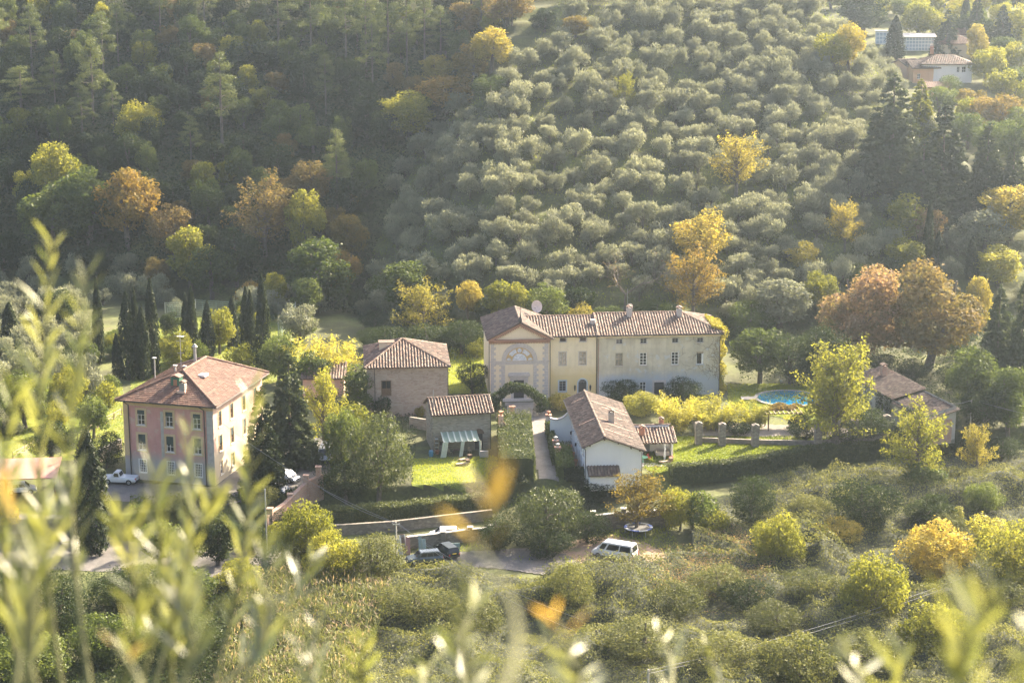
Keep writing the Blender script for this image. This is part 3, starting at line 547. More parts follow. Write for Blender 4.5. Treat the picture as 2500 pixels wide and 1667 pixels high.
T += [('laurel','dark',1150,1185,1262,110,"dark bush at the foot of the drive left of the big glossy bush"), ('laurel','dark',1350,1165,1245,100,"dark bush at the wall right of the big glossy bush"), ('laurel','dark',1255,1200,1275,130,"dark bush tucked under the big glossy bush"), ('broadleaf','green',60,850,985,110,"green tree on the meadow behind the tallest sprig"), ('shrub','lime',160,840,930,90,"yellow-green shrub on the meadow left of the pink house"), ('broadleaf','green',215,905,1010,80,"green tree at the bank left of the pink house"), ('broadleaf','dark',120,960,1060,100,"dark tree above the carport roof"), ('laurel','dark',245,985,1075,90,"dark bush on the bank beside the pickup"), ('broadleaf','green',-10,880,1010,90,"green tree at the left edge above the carport"),
 ('laurel','dark',300,1290,1400,170,"dark bush on the bank below the left road"), ('shrub','green',420,1290,1400,150,"green bush below the left road behind the glinting sprig"), ('laurel','dark',120,1320,1460,190,"large dark bush at the lower left behind the sprigs"), ('laurel','dark',-10,1300,1430,160,"dark bush cut by the left edge behind the sprigs"),
 ('shrub','green',250,1400,1520,170,"green scrub bush low at the left"), ('laurel','dark',420,1400,1520,190,"dark scrub bush low at the left beside the reeds"), ('shrub','green',60,1450,1570,190,"scrub bush in the lower left corner"), ('shrub','lime',545,1280,1370,110,"yellow-green bush at the upper end of the reeds"),
 ('broadleaf','dark',500,1180,1300,110,"dark tree between the pink house terrace and the left road"), ('laurel','dark',570,1190,1270,90,"dark bush left of the grey metal pole"), ('broadleaf','green',370,1190,1300,100,"shaded tree in front of the pink house terrace"),
 ('shrub','lime',1640,1165,1240,70,"small yellowish bush at the foot of the clipped hedge's near end"), ('laurel','bramble',1860,1130,1200,110,"pale bramble mound under the middle of the clipped hedge"), ('laurel','bramble',1650,1290,1370,140,"pale bramble mound left of the olive-yellow bush"), ('laurel','bramble',1880,1300,1390,150,"pale bramble mound left of the tall yellow-green bush"), ('laurel','bramble',1560,1330,1420,150,"bramble mound beyond the dead bracken"), ('laurel','bramble',1480,1420,1520,190,"large bramble mound in the lower middle"), ('laurel','bramble',1660,1450,1560,200,"large bramble mound left of the lower-edge bush"), ('laurel','bramble',1990,1450,1560,200,"bramble mound left of the bush under the power lines"), ('laurel','bramble',960,1330,1430,170,"bramble mound below the estate cars"), ('laurel','bramble',1090,1370,1450,150,"bramble mound right of the one below the cars"), ('laurel','bramble',2270,1300,1400,170,"bramble mound at the right under the yellow-green edge bush"), ('laurel','bramble',1780,1380,1460,130,"small bramble mound right of the red-tipped bush"),
 ('broadleaf','green',640,760,880,90,"green tree right of the tallest cypress"), ('shrub','green',190,770,850,80,"green bush left of the standing-apart cypress"), ('broadleaf','green',720,800,900,90,"green tree under the bamboo thicket"), ('broadleaf','dark',130,660,760,90,"dark tree behind the left olives")]
for t in T: hero(*t)
# olive grove: rows along the slope, nearest ones each a tree, the farthest as one mass
GROVE = [(835,715),(850,600),(900,470),(895,420),(935,320),(1060,238),(1170,165),(1230,90),(1290,-20),(1890,-20),(2000,110),(2075,195),(2010,300),(1985,400),(2080,470),(2190,560),(1985,610),(1920,720),(1790,735),(1500,735),(1300,705),(1100,690),(960,700)]
rg = random.Random(11); ol = []
c12, s12 = math.cos(R(12)), math.sin(R(12))
def clash(x, y, r, f=.75): return any((x - a) ** 2 + (y - b) ** 2 < (f * (r + c)) ** 2 for a, b, c in TREEPOS)
hero_pos = list(TREEPOS)
for i in range(-3, 38):
    for j in range(-18, 38):
        v = i * 4.5 + rg.uniform(-1.5, 1.5); u = j * 4.3 + (i % 2) * 2.3 + rg.uniform(-1.6, 1.6)
        x = 15 + u * c12 - v * s12; y = 330 + u * s12 + v * c12; z = float(terrain(x, y))
        px, py, dd = proj((x, y, z + 1.5))
        if rg.random() > .07 and inpoly(px / K, py / K, GROVE) and not clash(x, y, 2.0, .6): ol.append((x, y, z, dd, px / K, py / K))
for i in range(150):                                 # the strip of olives beyond the cypress row
    px, py = rg.uniform(-30, 620), rg.uniform(600, 735)
    if i > 85: px, py = rg.uniform(-30, 200), rg.uniform(710, 930)
    p = hit(px, py)
    if not clash(p[0], p[1], 2.0, .8) and not any((p[0] - q[0]) ** 2 + (p[1] - q[1]) ** 2 < 14 for q in ol): ol.append((*p, proj(p)[2], px, py))
for px, py in ((640,700),(700,705),(655,735),(720,725),(2290,620),(2340,590),(2200,590),(2180,640),(2340,690)):
    p = hit(px, py); ol.append((*p, proj(p)[2], px, py))
ol.sort(key=lambda q: q[3])
massV, massQ, massT, nv = [], [], [], 0
for k, (x, y, z, dd, px, py) in enumerate(ol):
    Wm = rg.uniform(4.3, 6.9); Hm = Wm * rg.uniform(.72, 1.0)
    if k < 295:
        if px < 560 and py > 560: lab = "grey-green olive tree of the flat grove left behind the cypress row"
        elif px > 2150 or (px < 800): lab = "solitary silvery olive tree outside the two groves"
        elif py > 560: lab = "silvery olive tree in the lowest rows of the slope, right above the villa"
        elif py > 330 and px < 1450: lab = "silvery olive tree in the middle rows of the slope, toward the ravine"
        elif py > 330: lab = "silvery olive tree in the middle rows of the slope, toward the dark conifers"
        elif px < 1450: lab = "pale olive tree in the upper rows of the slope, near the orange wood edge"
        else: lab = "pale olive tree in the upper rows of the slope, near the hill crest"
        plant('olive', 'olive', (x, y, z), Wm, Hm, lab, "olive trees of the terraced slope" if 800 <= px <= 2150 else "olive trees of the flat ground")
    else:
        w0, h0, cm, tm = PROTO['olive'][k % 6]; a = rg.uniform(0, 6.28); co = np.empty(len(cm.vertices) * 3, np.float32); cm.vertices.foreach_get("co", co); co = co.reshape(-1, 3)
        q = np.stack([co[:, 0] * math.cos(a) - co[:, 1] * math.sin(a), co[:, 0] * math.sin(a) + co[:, 1] * math.cos(a), co[:, 2]], 1) * np.array([Wm / w0, Wm / w0, Hm / h0]) + np.array([x, y, z])
        massV.append(q); massQ.append(np.arange(len(co)).reshape(-1, 4) + nv); nv += len(co); massT.append(np.full(len(co) // 4, rg.random()) * .5 + np.random.default_rng(k).random(len(co) // 4) * .5)
print("olives", len(ol))
if massV: tag(link("olive_grove", np_mesh("olive_grove", np.concatenate(massV), np.concatenate(massQ), np.concatenate(massT)), LEAF['olive']), "farthest olive trees merging along the top of the slope", "olive grove", kind='stuff')
# fill of the shaded wood
WOOD = [(-60,-40),(1180,-40),(1100,80),(1000,200),(880,330),(850,420),(800,640),(780,700),(640,690),(560,640),(380,640),(-60,600)]
nf = 0
for i in range(40):
    for j in range(60):
        x = -150 + j * 5.6 + (i % 2) * 2.8 + rg.uniform(-1.8, 1.8); y = 352 + i * 5.2 + rg.uniform(-1.8, 1.8)
        if y > 520: continue
        z = float(terrain(x, y)); px, py, dd = proj((x, y, z + 4)); px /= K; py /= K
        if not inpoly(px, py, WOOD) or clash(x, y, 3.4, .55): continue
        q = rg.random(); up = py < 260
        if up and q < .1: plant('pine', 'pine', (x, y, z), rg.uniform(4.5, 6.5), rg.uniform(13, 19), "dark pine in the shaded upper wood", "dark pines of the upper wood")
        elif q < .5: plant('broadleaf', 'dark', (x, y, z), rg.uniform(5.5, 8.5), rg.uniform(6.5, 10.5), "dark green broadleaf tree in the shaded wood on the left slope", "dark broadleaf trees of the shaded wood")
        elif q < .78: plant('broadleaf', 'green', (x, y, z), rg.uniform(5, 8), rg.uniform(6, 10), "mid green broadleaf tree in the shaded wood on the left slope", "green broadleaf trees of the shaded wood")
        elif q < .9: plant('broadleaf', 'lime', (x, y, z), rg.uniform(4.5, 7), rg.uniform(5, 9), "yellowing green tree in the shaded wood on the left slope", "yellowing trees of the shaded wood")
        else: plant('broadleaf', 'rust', (x, y, z), rg.uniform(4.5, 7), rg.uniform(5, 8), "brownish autumn tree in the shaded wood on the left slope", "brown trees of the shaded wood")
        nf += 1
print("wood", nf)
# far slope behind the hill's right shoulder, and the trees round the complex that only fill
FAR = [(1870,-40),(2400,-40),(2400,430),(2180,300),(2090,175),(2000,95)]
CLEAR = [(2000,85),(2215,85),(2240,215),(2130,250),(2060,190),(2010,120)]
for i in range(16):
    for j in range(24):
        x = 62 + j * 7.5 + rg.uniform(-2.5, 2.5); y = 400 + i * 13 + rg.uniform(-4, 4); z = float(terrain(x, y)); px, py, dd = proj((x, y, z + 3)); px /= K; py /= K
        if not inpoly(px, py, FAR) or inpoly(px, py, CLEAR) or clash(x, y, 3.5, .6): continue
        q = rg.random(); c = 'lime' if q < .35 else 'green' if q < .75 else 'yellow' if q < .85 else 'dark'
        plant('broadleaf', c, (x, y, z), rg.uniform(6, 10), rg.uniform(7, 12), {'lime': "pale yellow-green tree in the haze of the far slope", 'green': "hazy green tree on the far slope", 'yellow': "hazy yellow tree on the far slope", 'dark': "hazy dark tree on the far slope"}[c], "hazy trees of the far slope")
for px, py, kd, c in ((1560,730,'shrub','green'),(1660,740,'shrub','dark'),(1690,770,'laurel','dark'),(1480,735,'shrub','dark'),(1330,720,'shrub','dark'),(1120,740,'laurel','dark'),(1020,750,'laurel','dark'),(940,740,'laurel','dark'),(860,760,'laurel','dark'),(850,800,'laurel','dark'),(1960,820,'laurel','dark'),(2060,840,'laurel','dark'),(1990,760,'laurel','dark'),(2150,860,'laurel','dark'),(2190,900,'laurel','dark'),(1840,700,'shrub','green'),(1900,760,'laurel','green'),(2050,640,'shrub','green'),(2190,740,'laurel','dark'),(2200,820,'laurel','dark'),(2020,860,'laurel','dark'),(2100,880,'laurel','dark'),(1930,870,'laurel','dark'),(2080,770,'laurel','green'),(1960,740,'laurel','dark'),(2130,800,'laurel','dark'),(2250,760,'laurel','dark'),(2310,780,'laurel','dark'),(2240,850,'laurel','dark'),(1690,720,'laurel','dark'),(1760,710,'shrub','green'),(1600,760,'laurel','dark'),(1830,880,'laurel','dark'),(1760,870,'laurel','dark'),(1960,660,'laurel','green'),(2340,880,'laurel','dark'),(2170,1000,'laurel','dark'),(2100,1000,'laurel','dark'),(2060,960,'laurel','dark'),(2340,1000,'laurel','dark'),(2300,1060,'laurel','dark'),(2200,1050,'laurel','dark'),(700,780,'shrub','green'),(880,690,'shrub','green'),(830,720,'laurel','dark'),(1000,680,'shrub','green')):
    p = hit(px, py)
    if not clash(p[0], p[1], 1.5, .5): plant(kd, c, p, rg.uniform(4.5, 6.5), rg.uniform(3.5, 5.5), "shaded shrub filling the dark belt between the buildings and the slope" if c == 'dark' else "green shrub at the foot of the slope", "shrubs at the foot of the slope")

for i in range(60):                                  # shrubs and young trees that break up the grass on the left
    px, py = (rg.uniform(250, 700), rg.uniform(735, 880)) if i < 36 else (rg.uniform(-20, 270), rg.uniform(880, 1010))
    if 270 < px < 600 and py > 850: continue
    p = hit(px, py)
    if clash(p[0], p[1], 1.4, .55): continue
    c = rg.choice(['green', 'green', 'lime', 'dark', 'olive'])
    if i < 36: plant('shrub' if rg.random() < .6 else 'broadleaf', c, p, rg.uniform(3.0, 4.8), rg.uniform(2.6, 5.0), "small shrub or young tree on the grass among the cypresses", "shrubs among the cypresses")
    else: plant('shrub' if rg.random() < .6 else 'broadleaf', c, p, rg.uniform(3.0, 4.8), rg.uniform(2.4, 4.6), "small shrub or young tree on the meadow left of the pink house", "shrubs on the left meadow")
# ------------------------------------------------------------------ ground cover
def vnoise(seed, cell):
    g = np.random.default_rng(seed).random((160, 160))
    def f(x, y):
        u = np.asarray(x) / cell + 80; v = np.asarray(y) / cell * 1.0; i = np.floor(u).astype(int); j = np.floor(v).astype(int); a = u - i; b = v - j; a = a * a * (3 - 2 * a); b = b * b * (3 - 2 * b)
        G = lambda p, q: g[p % 160, q % 160]
        return (G(i, j) * (1 - a) + G(i + 1, j) * a) * (1 - b) + (G(i, j + 1) * (1 - a) + G(i + 1, j + 1) * a) * b
    return f
n1, n2, n3, n4 = vnoise(1, 7.5), vnoise(2, 3.3), vnoise(3, 1.5), vnoise(4, 14)
def mound(x, y):
    a = np.clip(n1(x, y) * 1.6 - .35, 0, 1); b = 1 - np.abs(2 * n2(x, y) - 1)
    return 3.0 * a * (.35 + .65 * b) + .7 * b * b + .8 * n3(x, y) * (.3 + a) + .1
CLEARZ = [[(905,1330),(960,1230),(1180,1215),(1330,1235),(1400,1195),(1530,1200),(1580,1290),(1500,1320),(1290,1340),(1130,1345),(905,1345)],      # parking
          [(-80,1000),(720,1040),(740,1150),(640,1260),(640,1330),(500,1345),(-80,1330)]]                                            # left road and yard
clearp = [pix_poly(c) for c in CLEARZ]
def scatter(name, poly, n, hfun, size, aspect, col, label, seed, lo=.55, clear=(), along=None, wild=.7, extra=None, thin=None):
    rng = np.random.default_rng(seed); P = np.array(poly); x = rng.uniform(P[:, 0].min(), P[:, 0].max(), n * 2); y = rng.uniform(P[:, 1].min(), P[:, 1].max(), n * 2)
    from_poly = quad_keep_fast(poly, x, y)
    for c in clear: from_poly &= ~quad_keep_fast(c, x, y)
    x, y = x[from_poly][:n], y[from_poly][:n]
    if thin is not None: kk = rng.random(len(x)) < thin(x, y); x, y = x[kk], y[kk]
    h = hfun(x, y); e = .35; gx = (hfun(x + e, y) - hfun(x - e, y)) / (2 * e); gy = (hfun(x, y + e) - hfun(x, y - e)) / (2 * e)
    Nn = unit(np.stack([-gx, -gy, np.ones_like(gx)], 1)); z = terrain(x, y) + h * rng.uniform(lo, 1.08, len(x))
    V, Q = leaf_arrays(np.stack([x, y, z], 1), Nn, size, aspect, rng, wild, None if along is None else np.tile(along, (len(x), 1)))
    t = np.clip(.5 * rng.random(len(x)) + .6 * n2(x * 1.3 + 50, y * 1.3), 0, 1)
    o = link(name, np_mesh(name, V, Q, t), LEAF[col]); return tag(o, label, name.replace("_", " "), kind='stuff')
def quad_keep_fast(poly, x, y):
    ins = np.zeros(len(x), bool); j = len(poly) - 1
    for i in range(len(poly)):
        xi, yi = poly[i]; xj, yj = poly[j]
        c = ((yi > y) != (yj > y)) & (x < (xj - xi) * (y - yi) / (yj - yi + 1e-12) + xi); ins ^= c; j = i
    return ins
BR = pix_poly([(2440,1050),(2460,1680),(560,1680),(560,1420),(640,1330),(760,1290),(900,1330),(1130,1330),(1330,1340),(1500,1325),(1590,1290),(1600,1190),(1720,1135),(1900,1098),(2080,1066),(2200,1050)])
bm = grid_sheet("bramble_shade_sheet", np.arange(-75, 80, .8), np.arange(186, 300, .8), lambda x, y: terrain(x, y) + mound(x, y) * .75 - .12, plain("bramble_shadow", (.035, .04, .018), 1, 0, .4, 3), lambda x, y: quad_keep_fast(BR, x, y)); tag(bm, kind='structure')  # dark sheet under the leaves; its colour stands for shade between the mounds
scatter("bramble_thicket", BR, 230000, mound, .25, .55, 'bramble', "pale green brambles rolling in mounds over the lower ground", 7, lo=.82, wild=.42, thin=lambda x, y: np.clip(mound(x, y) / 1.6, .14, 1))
scatter("dead_bracken", pix_poly([(1420,1345),(1560,1290),(1680,1230),(1790,1290),(1740,1420),(1620,1420),(1500,1400)]), 9000, lambda x, y: mound(x, y) + .25 * n3(x, y), .3, .35, 'dry', "brown dead bracken among the brambles beyond the van", 8, thin=lambda x, y: np.clip(n2(x, y) * 2.6 - 1, 0, 1))
scatter("reeds", pix_poly([(555,1390),(660,1345),(800,1335),(900,1385),(860,1500),(780,1660),(480,1660)]), 26000, lambda x, y: 1.9 + 1.0 * n2(x, y), .75, .14, 'reed', "tall green and tan reeds along the lower edge", 9, lo=.35, along=[.15, 0, 1.6], wild=1.0)
scatter("reed_plumes", pix_poly([(555,1390),(660,1345),(800,1335),(900,1385),(860,1500),(780,1660),(480,1660)]), 1500, lambda x, y: 2.5 + 1.1 * n2(x, y), .6, .2, 'plume', "tan feathery plumes standing out of the reeds", 10, lo=.95, along=[.1, 0, 2.5], wild=1.0)
WD = [tuple(hit(a, b)[:2]) for a, b in [(-60,640),(560,660),(830,730),(870,560),(980,330),(1100,200),(1200,40),(1180,-30),(-60,-30)]]
LS = pix_poly([(-80,1345),(520,1350),(640,1270),(740,1255),(600,1400),(480,1620),(-80,1620)])
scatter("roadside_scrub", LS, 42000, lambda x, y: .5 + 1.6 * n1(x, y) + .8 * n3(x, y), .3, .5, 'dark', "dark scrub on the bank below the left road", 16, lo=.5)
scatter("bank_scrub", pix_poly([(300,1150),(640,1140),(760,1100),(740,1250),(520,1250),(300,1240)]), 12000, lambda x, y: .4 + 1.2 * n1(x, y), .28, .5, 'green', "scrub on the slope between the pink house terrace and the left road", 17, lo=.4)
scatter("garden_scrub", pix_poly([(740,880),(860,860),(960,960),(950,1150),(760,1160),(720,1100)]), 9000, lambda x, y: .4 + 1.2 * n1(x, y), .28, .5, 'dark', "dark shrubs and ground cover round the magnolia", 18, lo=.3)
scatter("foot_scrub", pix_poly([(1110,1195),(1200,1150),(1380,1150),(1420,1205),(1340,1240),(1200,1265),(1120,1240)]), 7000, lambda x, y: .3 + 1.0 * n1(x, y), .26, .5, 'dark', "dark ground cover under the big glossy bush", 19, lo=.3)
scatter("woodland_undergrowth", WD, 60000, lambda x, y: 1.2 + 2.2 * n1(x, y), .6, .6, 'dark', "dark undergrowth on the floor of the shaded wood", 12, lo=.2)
GV = [tuple(hit(a, b)[:2]) for a, b in GROVE]
scatter("grove_grass", GV, 60000, lambda x, y: .3 + .35 * n3(x, y), .42, .3, 'grass', "bright grass on the olive terraces", 13, lo=.3, along=[.1, 0, .9], wild=1.0)
BELT = [tuple(hit(a, b)[:2]) for a, b in [(840,745),(1100,715),(1500,740),(1800,745),(1950,720),(2380,700),(2380,1060),(2230,1040),(2080,880),(1700,880),(1690,800),(1400,760),(1060,790),(1040,860),(830,850)]]
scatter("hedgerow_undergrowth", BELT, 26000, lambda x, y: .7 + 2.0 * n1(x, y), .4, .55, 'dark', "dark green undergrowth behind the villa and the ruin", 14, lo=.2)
# lawns, drive, yards
lawns = []
for nm, pts in (("lower_lawn", [(950,1055),(1130,1048),(1160,1060),(1135,1125),(1100,1142),(945,1140)]), ("side_lawn", [(1480,1040),(1530,1005),(2060,1012),(2040,1030),(1720,1085),(1560,1110),(1500,1095),(1478,1075)]), ("pool_lawn", [(1672,885),(2010,880),(2040,960),(1900,985),(1700,940),(1672,930)]), ("barn_lawn", [(1030,800),(1120,800),(1120,905),(1030,905)]), ("left_meadow", [(-60,860),(280,880),(290,1000),(275,1050),(-60,1075)]), ("cypress_meadow", [(300,735),(700,720),(700,860),(560,900),(300,900)])):
    o, poly = patch(nm, pts, lawnm, .05); lawns.append((nm, poly))
for k, (nm, poly) in enumerate(lawns):
    A = np.array(poly); ar = (np.ptp(A[:, 0]) * np.ptp(A[:, 1]))
    scatter(nm + "_grass", poly, int(min(30000, ar * 45)), lambda x, y: .12 + .1 * n3(x * 2, y * 2), .24, .3, 'grass', {"lower_lawn": "sunlit mown grass of the small lawn below the cottage", "side_lawn": "sunlit mown grass beside the white house", "pool_lawn": "shaded grass round the pool", "barn_lawn": "grass between the barn and the chapel", "left_meadow": "meadow grass left of the pink house", "cypress_meadow": "meadow grass behind the cypress row"}[nm], 20 + k, lo=.2, along=[.1, 0, 1.0], wild=1.0)
scatter("rough_grass", clearp[0], 9000, lambda x, y: .16 + .3 * n3(x, y), .34, .25, 'grass', "rough grass growing round the parked vehicles", 31, lo=.3, along=[0, 0, 1.2], wild=1.0, thin=lambda x, y: np.clip(n2(x + 9, y) * 3 - 1.25, 0, 1))
patch("driveway", [(1185,935),(1243,935),(1252,985),(1285,1110),(1240,1112),(1212,1000)], gravel, .05)
patch("forecourt", [(1160,925),(1262,925),(1262,968),(1170,968)], gravel, .09)
patch("parking_dirt", [(1300,1245),(1400,1228),(1480,1245),(1560,1290),(1480,1312),(1340,1318),(1250,1310),(1270,1270)], dirt, .05)
patch("parking_track", [(1000,1300),(1040,1272),(1200,1262),(1300,1275),(1340,1300),(1250,1322),(1140,1308)], asph, .09)
patch("yard_asphalt", [(230,1105),(480,1120),(640,1020),(790,1000),(790,1080),(700,1130),(640,1140),(520,1160),(240,1150)], asph, .05)
patch("left_road", [(-60,1180),(220,1190),(520,1275),(760,1222),(760,1245),(530,1330),(-60,1300)], asph, .05)
patch("terrace_gravel", [(1590,970),(1970,985),(1960,1010),(1600,1003)], gravel, .06)
patch("white_house_yard", [(1290,1010),(1340,1000),(1420,1120),(1330,1110)], gravel, .06)
# ------------------------------------------------------------------ buildings
def tiled_slope(mb, pts, t0=.5, mode='coppi', step=.42, thick=.14):
    """roof slope: pts (3D, counter-clockwise from above) with the eave as first edge; rows of rounded cover tiles laid on a slab"""
    A, B = Vector(pts[0]), Vector(pts[1]); e = (B - A).normalized(); n = Vector((0, 0, 0))
    for i in range(1, len(pts) - 1): n += (Vector(pts[i]) - A).cross(Vector(pts[i + 1]) - A)
    n.normalize()
    if n.z < 0: n = -n
    s = n.cross(e).normalized()
    mb.prism(pts, (0, 0, -thick), .2)
    q = [((Vector(p) - A).dot(e), (Vector(p) - A).dot(s)) for p in pts]
    amin, amax = min(p[0] for p in q), max(p[0] for p in q); rr = random.Random(int(amax * 977))
    def span(a):
        ys = []
        for i in range(len(q)):
            (x0, y0), (x1, y1) = q[i], q[(i + 1) % len(q)]
            if (x0 <= a < x1) or (x1 <= a < x0): ys.append(y0 + (a - x0) * (y1 - y0) / (x1 - x0))
        return (min(ys), max(ys)) if len(ys) >= 2 else None
    def pt(a, b, h): return A + e * a + s * b + n * h
    if mode == 'coppi':
        k = max(1, int((amax - amin) / step)); sp = (amax - amin) / k; r = sp * .30
        for i in range(k):
            a = amin + (i + .5) * sp; y = span(a)
            if not y or y[1] - y[0] < .15: continue
            b = y[0] - .04; j = 0
            while b < y[1] - .02:
                c = min(b + .40, y[1]); da = rr.uniform(-.025, .025); lift = rr.uniform(.0, .02); t = rr.random()
                prof = [(-r, .02), (-r * .62, r * .72), (0, r), (r * .62, r * .72), (r, .02)]
                lo = [pt(a + da + u * 1.06, b, h + lift + .025) for u, h in prof]; hi = [pt(a + da + u * .94, c, h + lift) for u, h in prof]
                for m in range(4): mb.poly([lo[m], lo[m + 1], hi[m + 1], hi[m]], t)
                mb.poly(lo[::-1], t * .3)
                ua, ub = a + r * .9, a + sp - r * .9                                                    # the flat under-tile beside it
                mb.poly([pt(ua, b, .035), pt(ub, b, .035), pt(ub, c, .012), pt(ua, c, .012)], rr.random() * .55)
                b += .40; j += 1
    else:
        rows = int((max(p[1] for p in q)) / .38); tw = .36
        for j in range(rows + 1):
            b0 = j * .38; b1 = b0 + .40; a = amin + (j % 2) * tw / 2
            while a < amax:
                y0, y1 = span(a + .02), span(a + tw - .02)
                if y0 and y1 and max(y0[0], y1[0]) <= b0 + .1 and min(y0[1], y1[1]) >= b1 - .25:
                    t = rr.random(); h = rr.uniform(.055, .075); p = [pt(a + .01, b0 - .02, h), pt(a + tw - .01, b0 - .02, h), pt(a + tw - .01, b1 - .02, .02), pt(a + .01, b1 - .02, .02)]
                    mb.poly(p, t); mb.poly([pt(a + .01, b0 - .02, .0), pt(a + tw - .01, b0 - .02, .0), p[1], p[0]], t * .4)
                    mb.poly([pt(a + .0, b0, .02), pt(a + .05, b0, h + .03), pt(a + .05, b1 - .02, .05), pt(a, b1 - .02, .02)], t)
                a += tw
def ridge_caps(mb, P, Q, r=.13):
    P, Q = Vector(P), Vector(Q); d = Q - P; L = d.length; d.normalize(); k = max(1, int(L / .42)); rr = random.Random(k); sd_ = d.cross(Vector((0, 0, 1))).normalized(); u = sd_.cross(d)
    for i in range(k):
        a = P + d * (L * i / k); b = P + d * (L * (i + 1) / k + .03); t = .35 + .65 * rr.random(); l = rr.uniform(0, .03)
        pr_ = [(-r, -.06), (-r * .75, r * .6), (0, r), (r * .75, r * .6), (r, -.06)]
        lo = [a + sd_ * x * 1.1 + u * (y + l + .02) for x, y in pr_]; hi = [b + sd_ * x + u * (y + l) for x, y in pr_]
        for m in range(4): mb.poly([lo[m], lo[m + 1], hi[m + 1], hi[m]], t)
        mb.poly(lo[::-1], .1)
def wall(mb, P0, ang, L, z0, z1, ops=(), depth=.2):
    """vertical wall from P0 along angle ang, facing right of that direction; ops = (u0,u1,z0,z1) openings with reveals"""
    u = Vector((math.cos(ang), math.sin(ang), 0)); n = Vector((u.y, -u.x, 0)); O = Vector((P0[0], P0[1], 0))
    def p(a, z, d=0): return O + u * a + Vector((0, 0, z)) - n * d
    us = sorted({0, L, *[o[0] for o in ops], *[o[1] for o in ops]}); zs = sorted({z0, z1, *[o[2] for o in ops], *[o[3] for o in ops]})
    for a, b in zip(us[:-1], us[1:]):
        for c, d in zip(zs[:-1], zs[1:]):
            if any(o[0] <= (a + b) / 2 <= o[1] and o[2] <= (c + d) / 2 <= o[3] for o in ops): continue
            mb.poly([p(a, c), p(b, c), p(b, d), p(a, d)])
    for a, b, c, d in ops:
        for q in ([(a, c), (a, d)], [(b, d), (b, c)], [(b, c), (a, c)], [(a, d), (b, d)]):
            mb.poly([p(*q[0]), p(*q[0], depth), p(*q[1], depth), p(*q[1])])
    return lambda a, z, d=0: p(a, z, d)
def bars(mb, p, a0, a1, z0, z1, d0, d1):
    pts = [p(a0, z0, d0), p(a1, z0, d0), p(a1, z1, d0), p(a0, z1, d0)]; n = p(0, 0, d1) - p(0, 0, d0); mb.prism(pts, n)
def window(parent, p, a0, a1, z0, z1, frame='whitepaint', pane='glass', nv=2, nh=3, surround=None, sill=None, blind=0, sw=.14, fw=.07, name='window'):
    """frame part; pane, surround, sill and blind hang under it"""
    m = MB(); d0, d1 = .08, .14
    for a, b in ((a0, a0 + fw), (a1 - fw, a1)): bars(m, p, a, b, z0, z1, d0, d1)
    for a, b in ((z0, z0 + fw), (z1 - fw, z1)): bars(m, p, a0 + fw, a1 - fw, a, b, d0, d1)
    for i in range(1, nv): c = a0 + (a1 - a0) * i / nv; bars(m, p, c - fw * .45, c + fw * .45, z0 + fw, z1 - fw, d0 + .005, d1 - .005)
    for i in range(1, nh): c = z0 + (z1 - z0) * i / nh; bars(m, p, a0 + fw, a1 - fw, c - fw * .3, c + fw * .3, d0 + .012, d1 - .012)
    f = m.build(name, M[frame], parent)
    g = MB(); g.poly([p(a0, z0, .15), p(a1, z0, .15), p(a1, z1, .15), p(a0, z1, .15)]); g.build("pane", M[pane], f)
    if surround:
        g = MB()
        for A, B, Cc, D in ((a0 - sw, a0, z0 - sw, z1 + sw), (a1, a1 + sw, z0 - sw, z1 + sw), (a0, a1, z1, z1 + sw), (a0, a1, z0 - sw, z0)): bars(g, p, A, B, Cc, D, -.045, .02)
        g.build("surround", M[surround], f)
    if sill: g = MB(); bars(g, p, a0 - .12, a1 + .12, z0 - .09, z0 - .002, -.12, .05); g.build("sill", M[sill], f)
    if blind:
        g = MB(); h = (z1 - z0) * blind; k = int(h / .09)
        for i in range(k): bars(g, p, a0 + .02, a1 - .02, z1 - (i + 1) * h / k + .008, z1 - i * h / k, .015, .05)
        g.build("blind", M['blind'], f)
    return f
def chimney(parent, x, y, z0, z1, wx=.55, wy=.55, mat='greywall', cap='tile', name='chimney'):
    m = MB(); m.box(x - wx / 2, x + wx / 2, y - wy / 2, y + wy / 2, z0, z1); m.box(x - wx / 2 - .05, x + wx / 2 + .05, y - wy / 2 - .05, y + wy / 2 + .05, z1 - .35, z1 - .27); c = m.build(name, M[mat], parent)
    m = MB()
    for sx in (-1, 1):
        for sy in (-1, 1): m.box(x + sx * wx * .36 - .06, x + sx * wx * .36 + .06, y + sy * wy * .36 - .06, y + sy * wy * .36 + .06, z1, z1 + .24)
    a, b, d = wx / 2 + .1, wy / 2 + .1, z1 + .24
    m.prism([(x - a, y - b, d), (x + a, y - b, d), (x, y - b, d + .22)], (0, 2 * b, 0), .6); m.build("chimney_cap", M[cap], c); return c
def pipe(parent, pts, r=.055, name='drainpipe', mat='gutter'): m = MB(); m.tube(pts, r, 6); return m.build(name, M[mat], parent)
def slab(parent, name, mat, *b): m = MB(); m.box(*b); return m.build(name, M[mat], parent)
def lpos(e, x, y, z=0): return e.matrix_basis @ Vector((x, y, z))
PI = math.pi
# --- villa frame
VO = at_z(1196, 975, 0); VY = R(4.5)
def vloc(u, v, z=0): c, s = math.cos(VY), math.sin(VY); return (VO[0] + u * c - v * s, VO[1] + u * s + v * c, VO[2] + z)
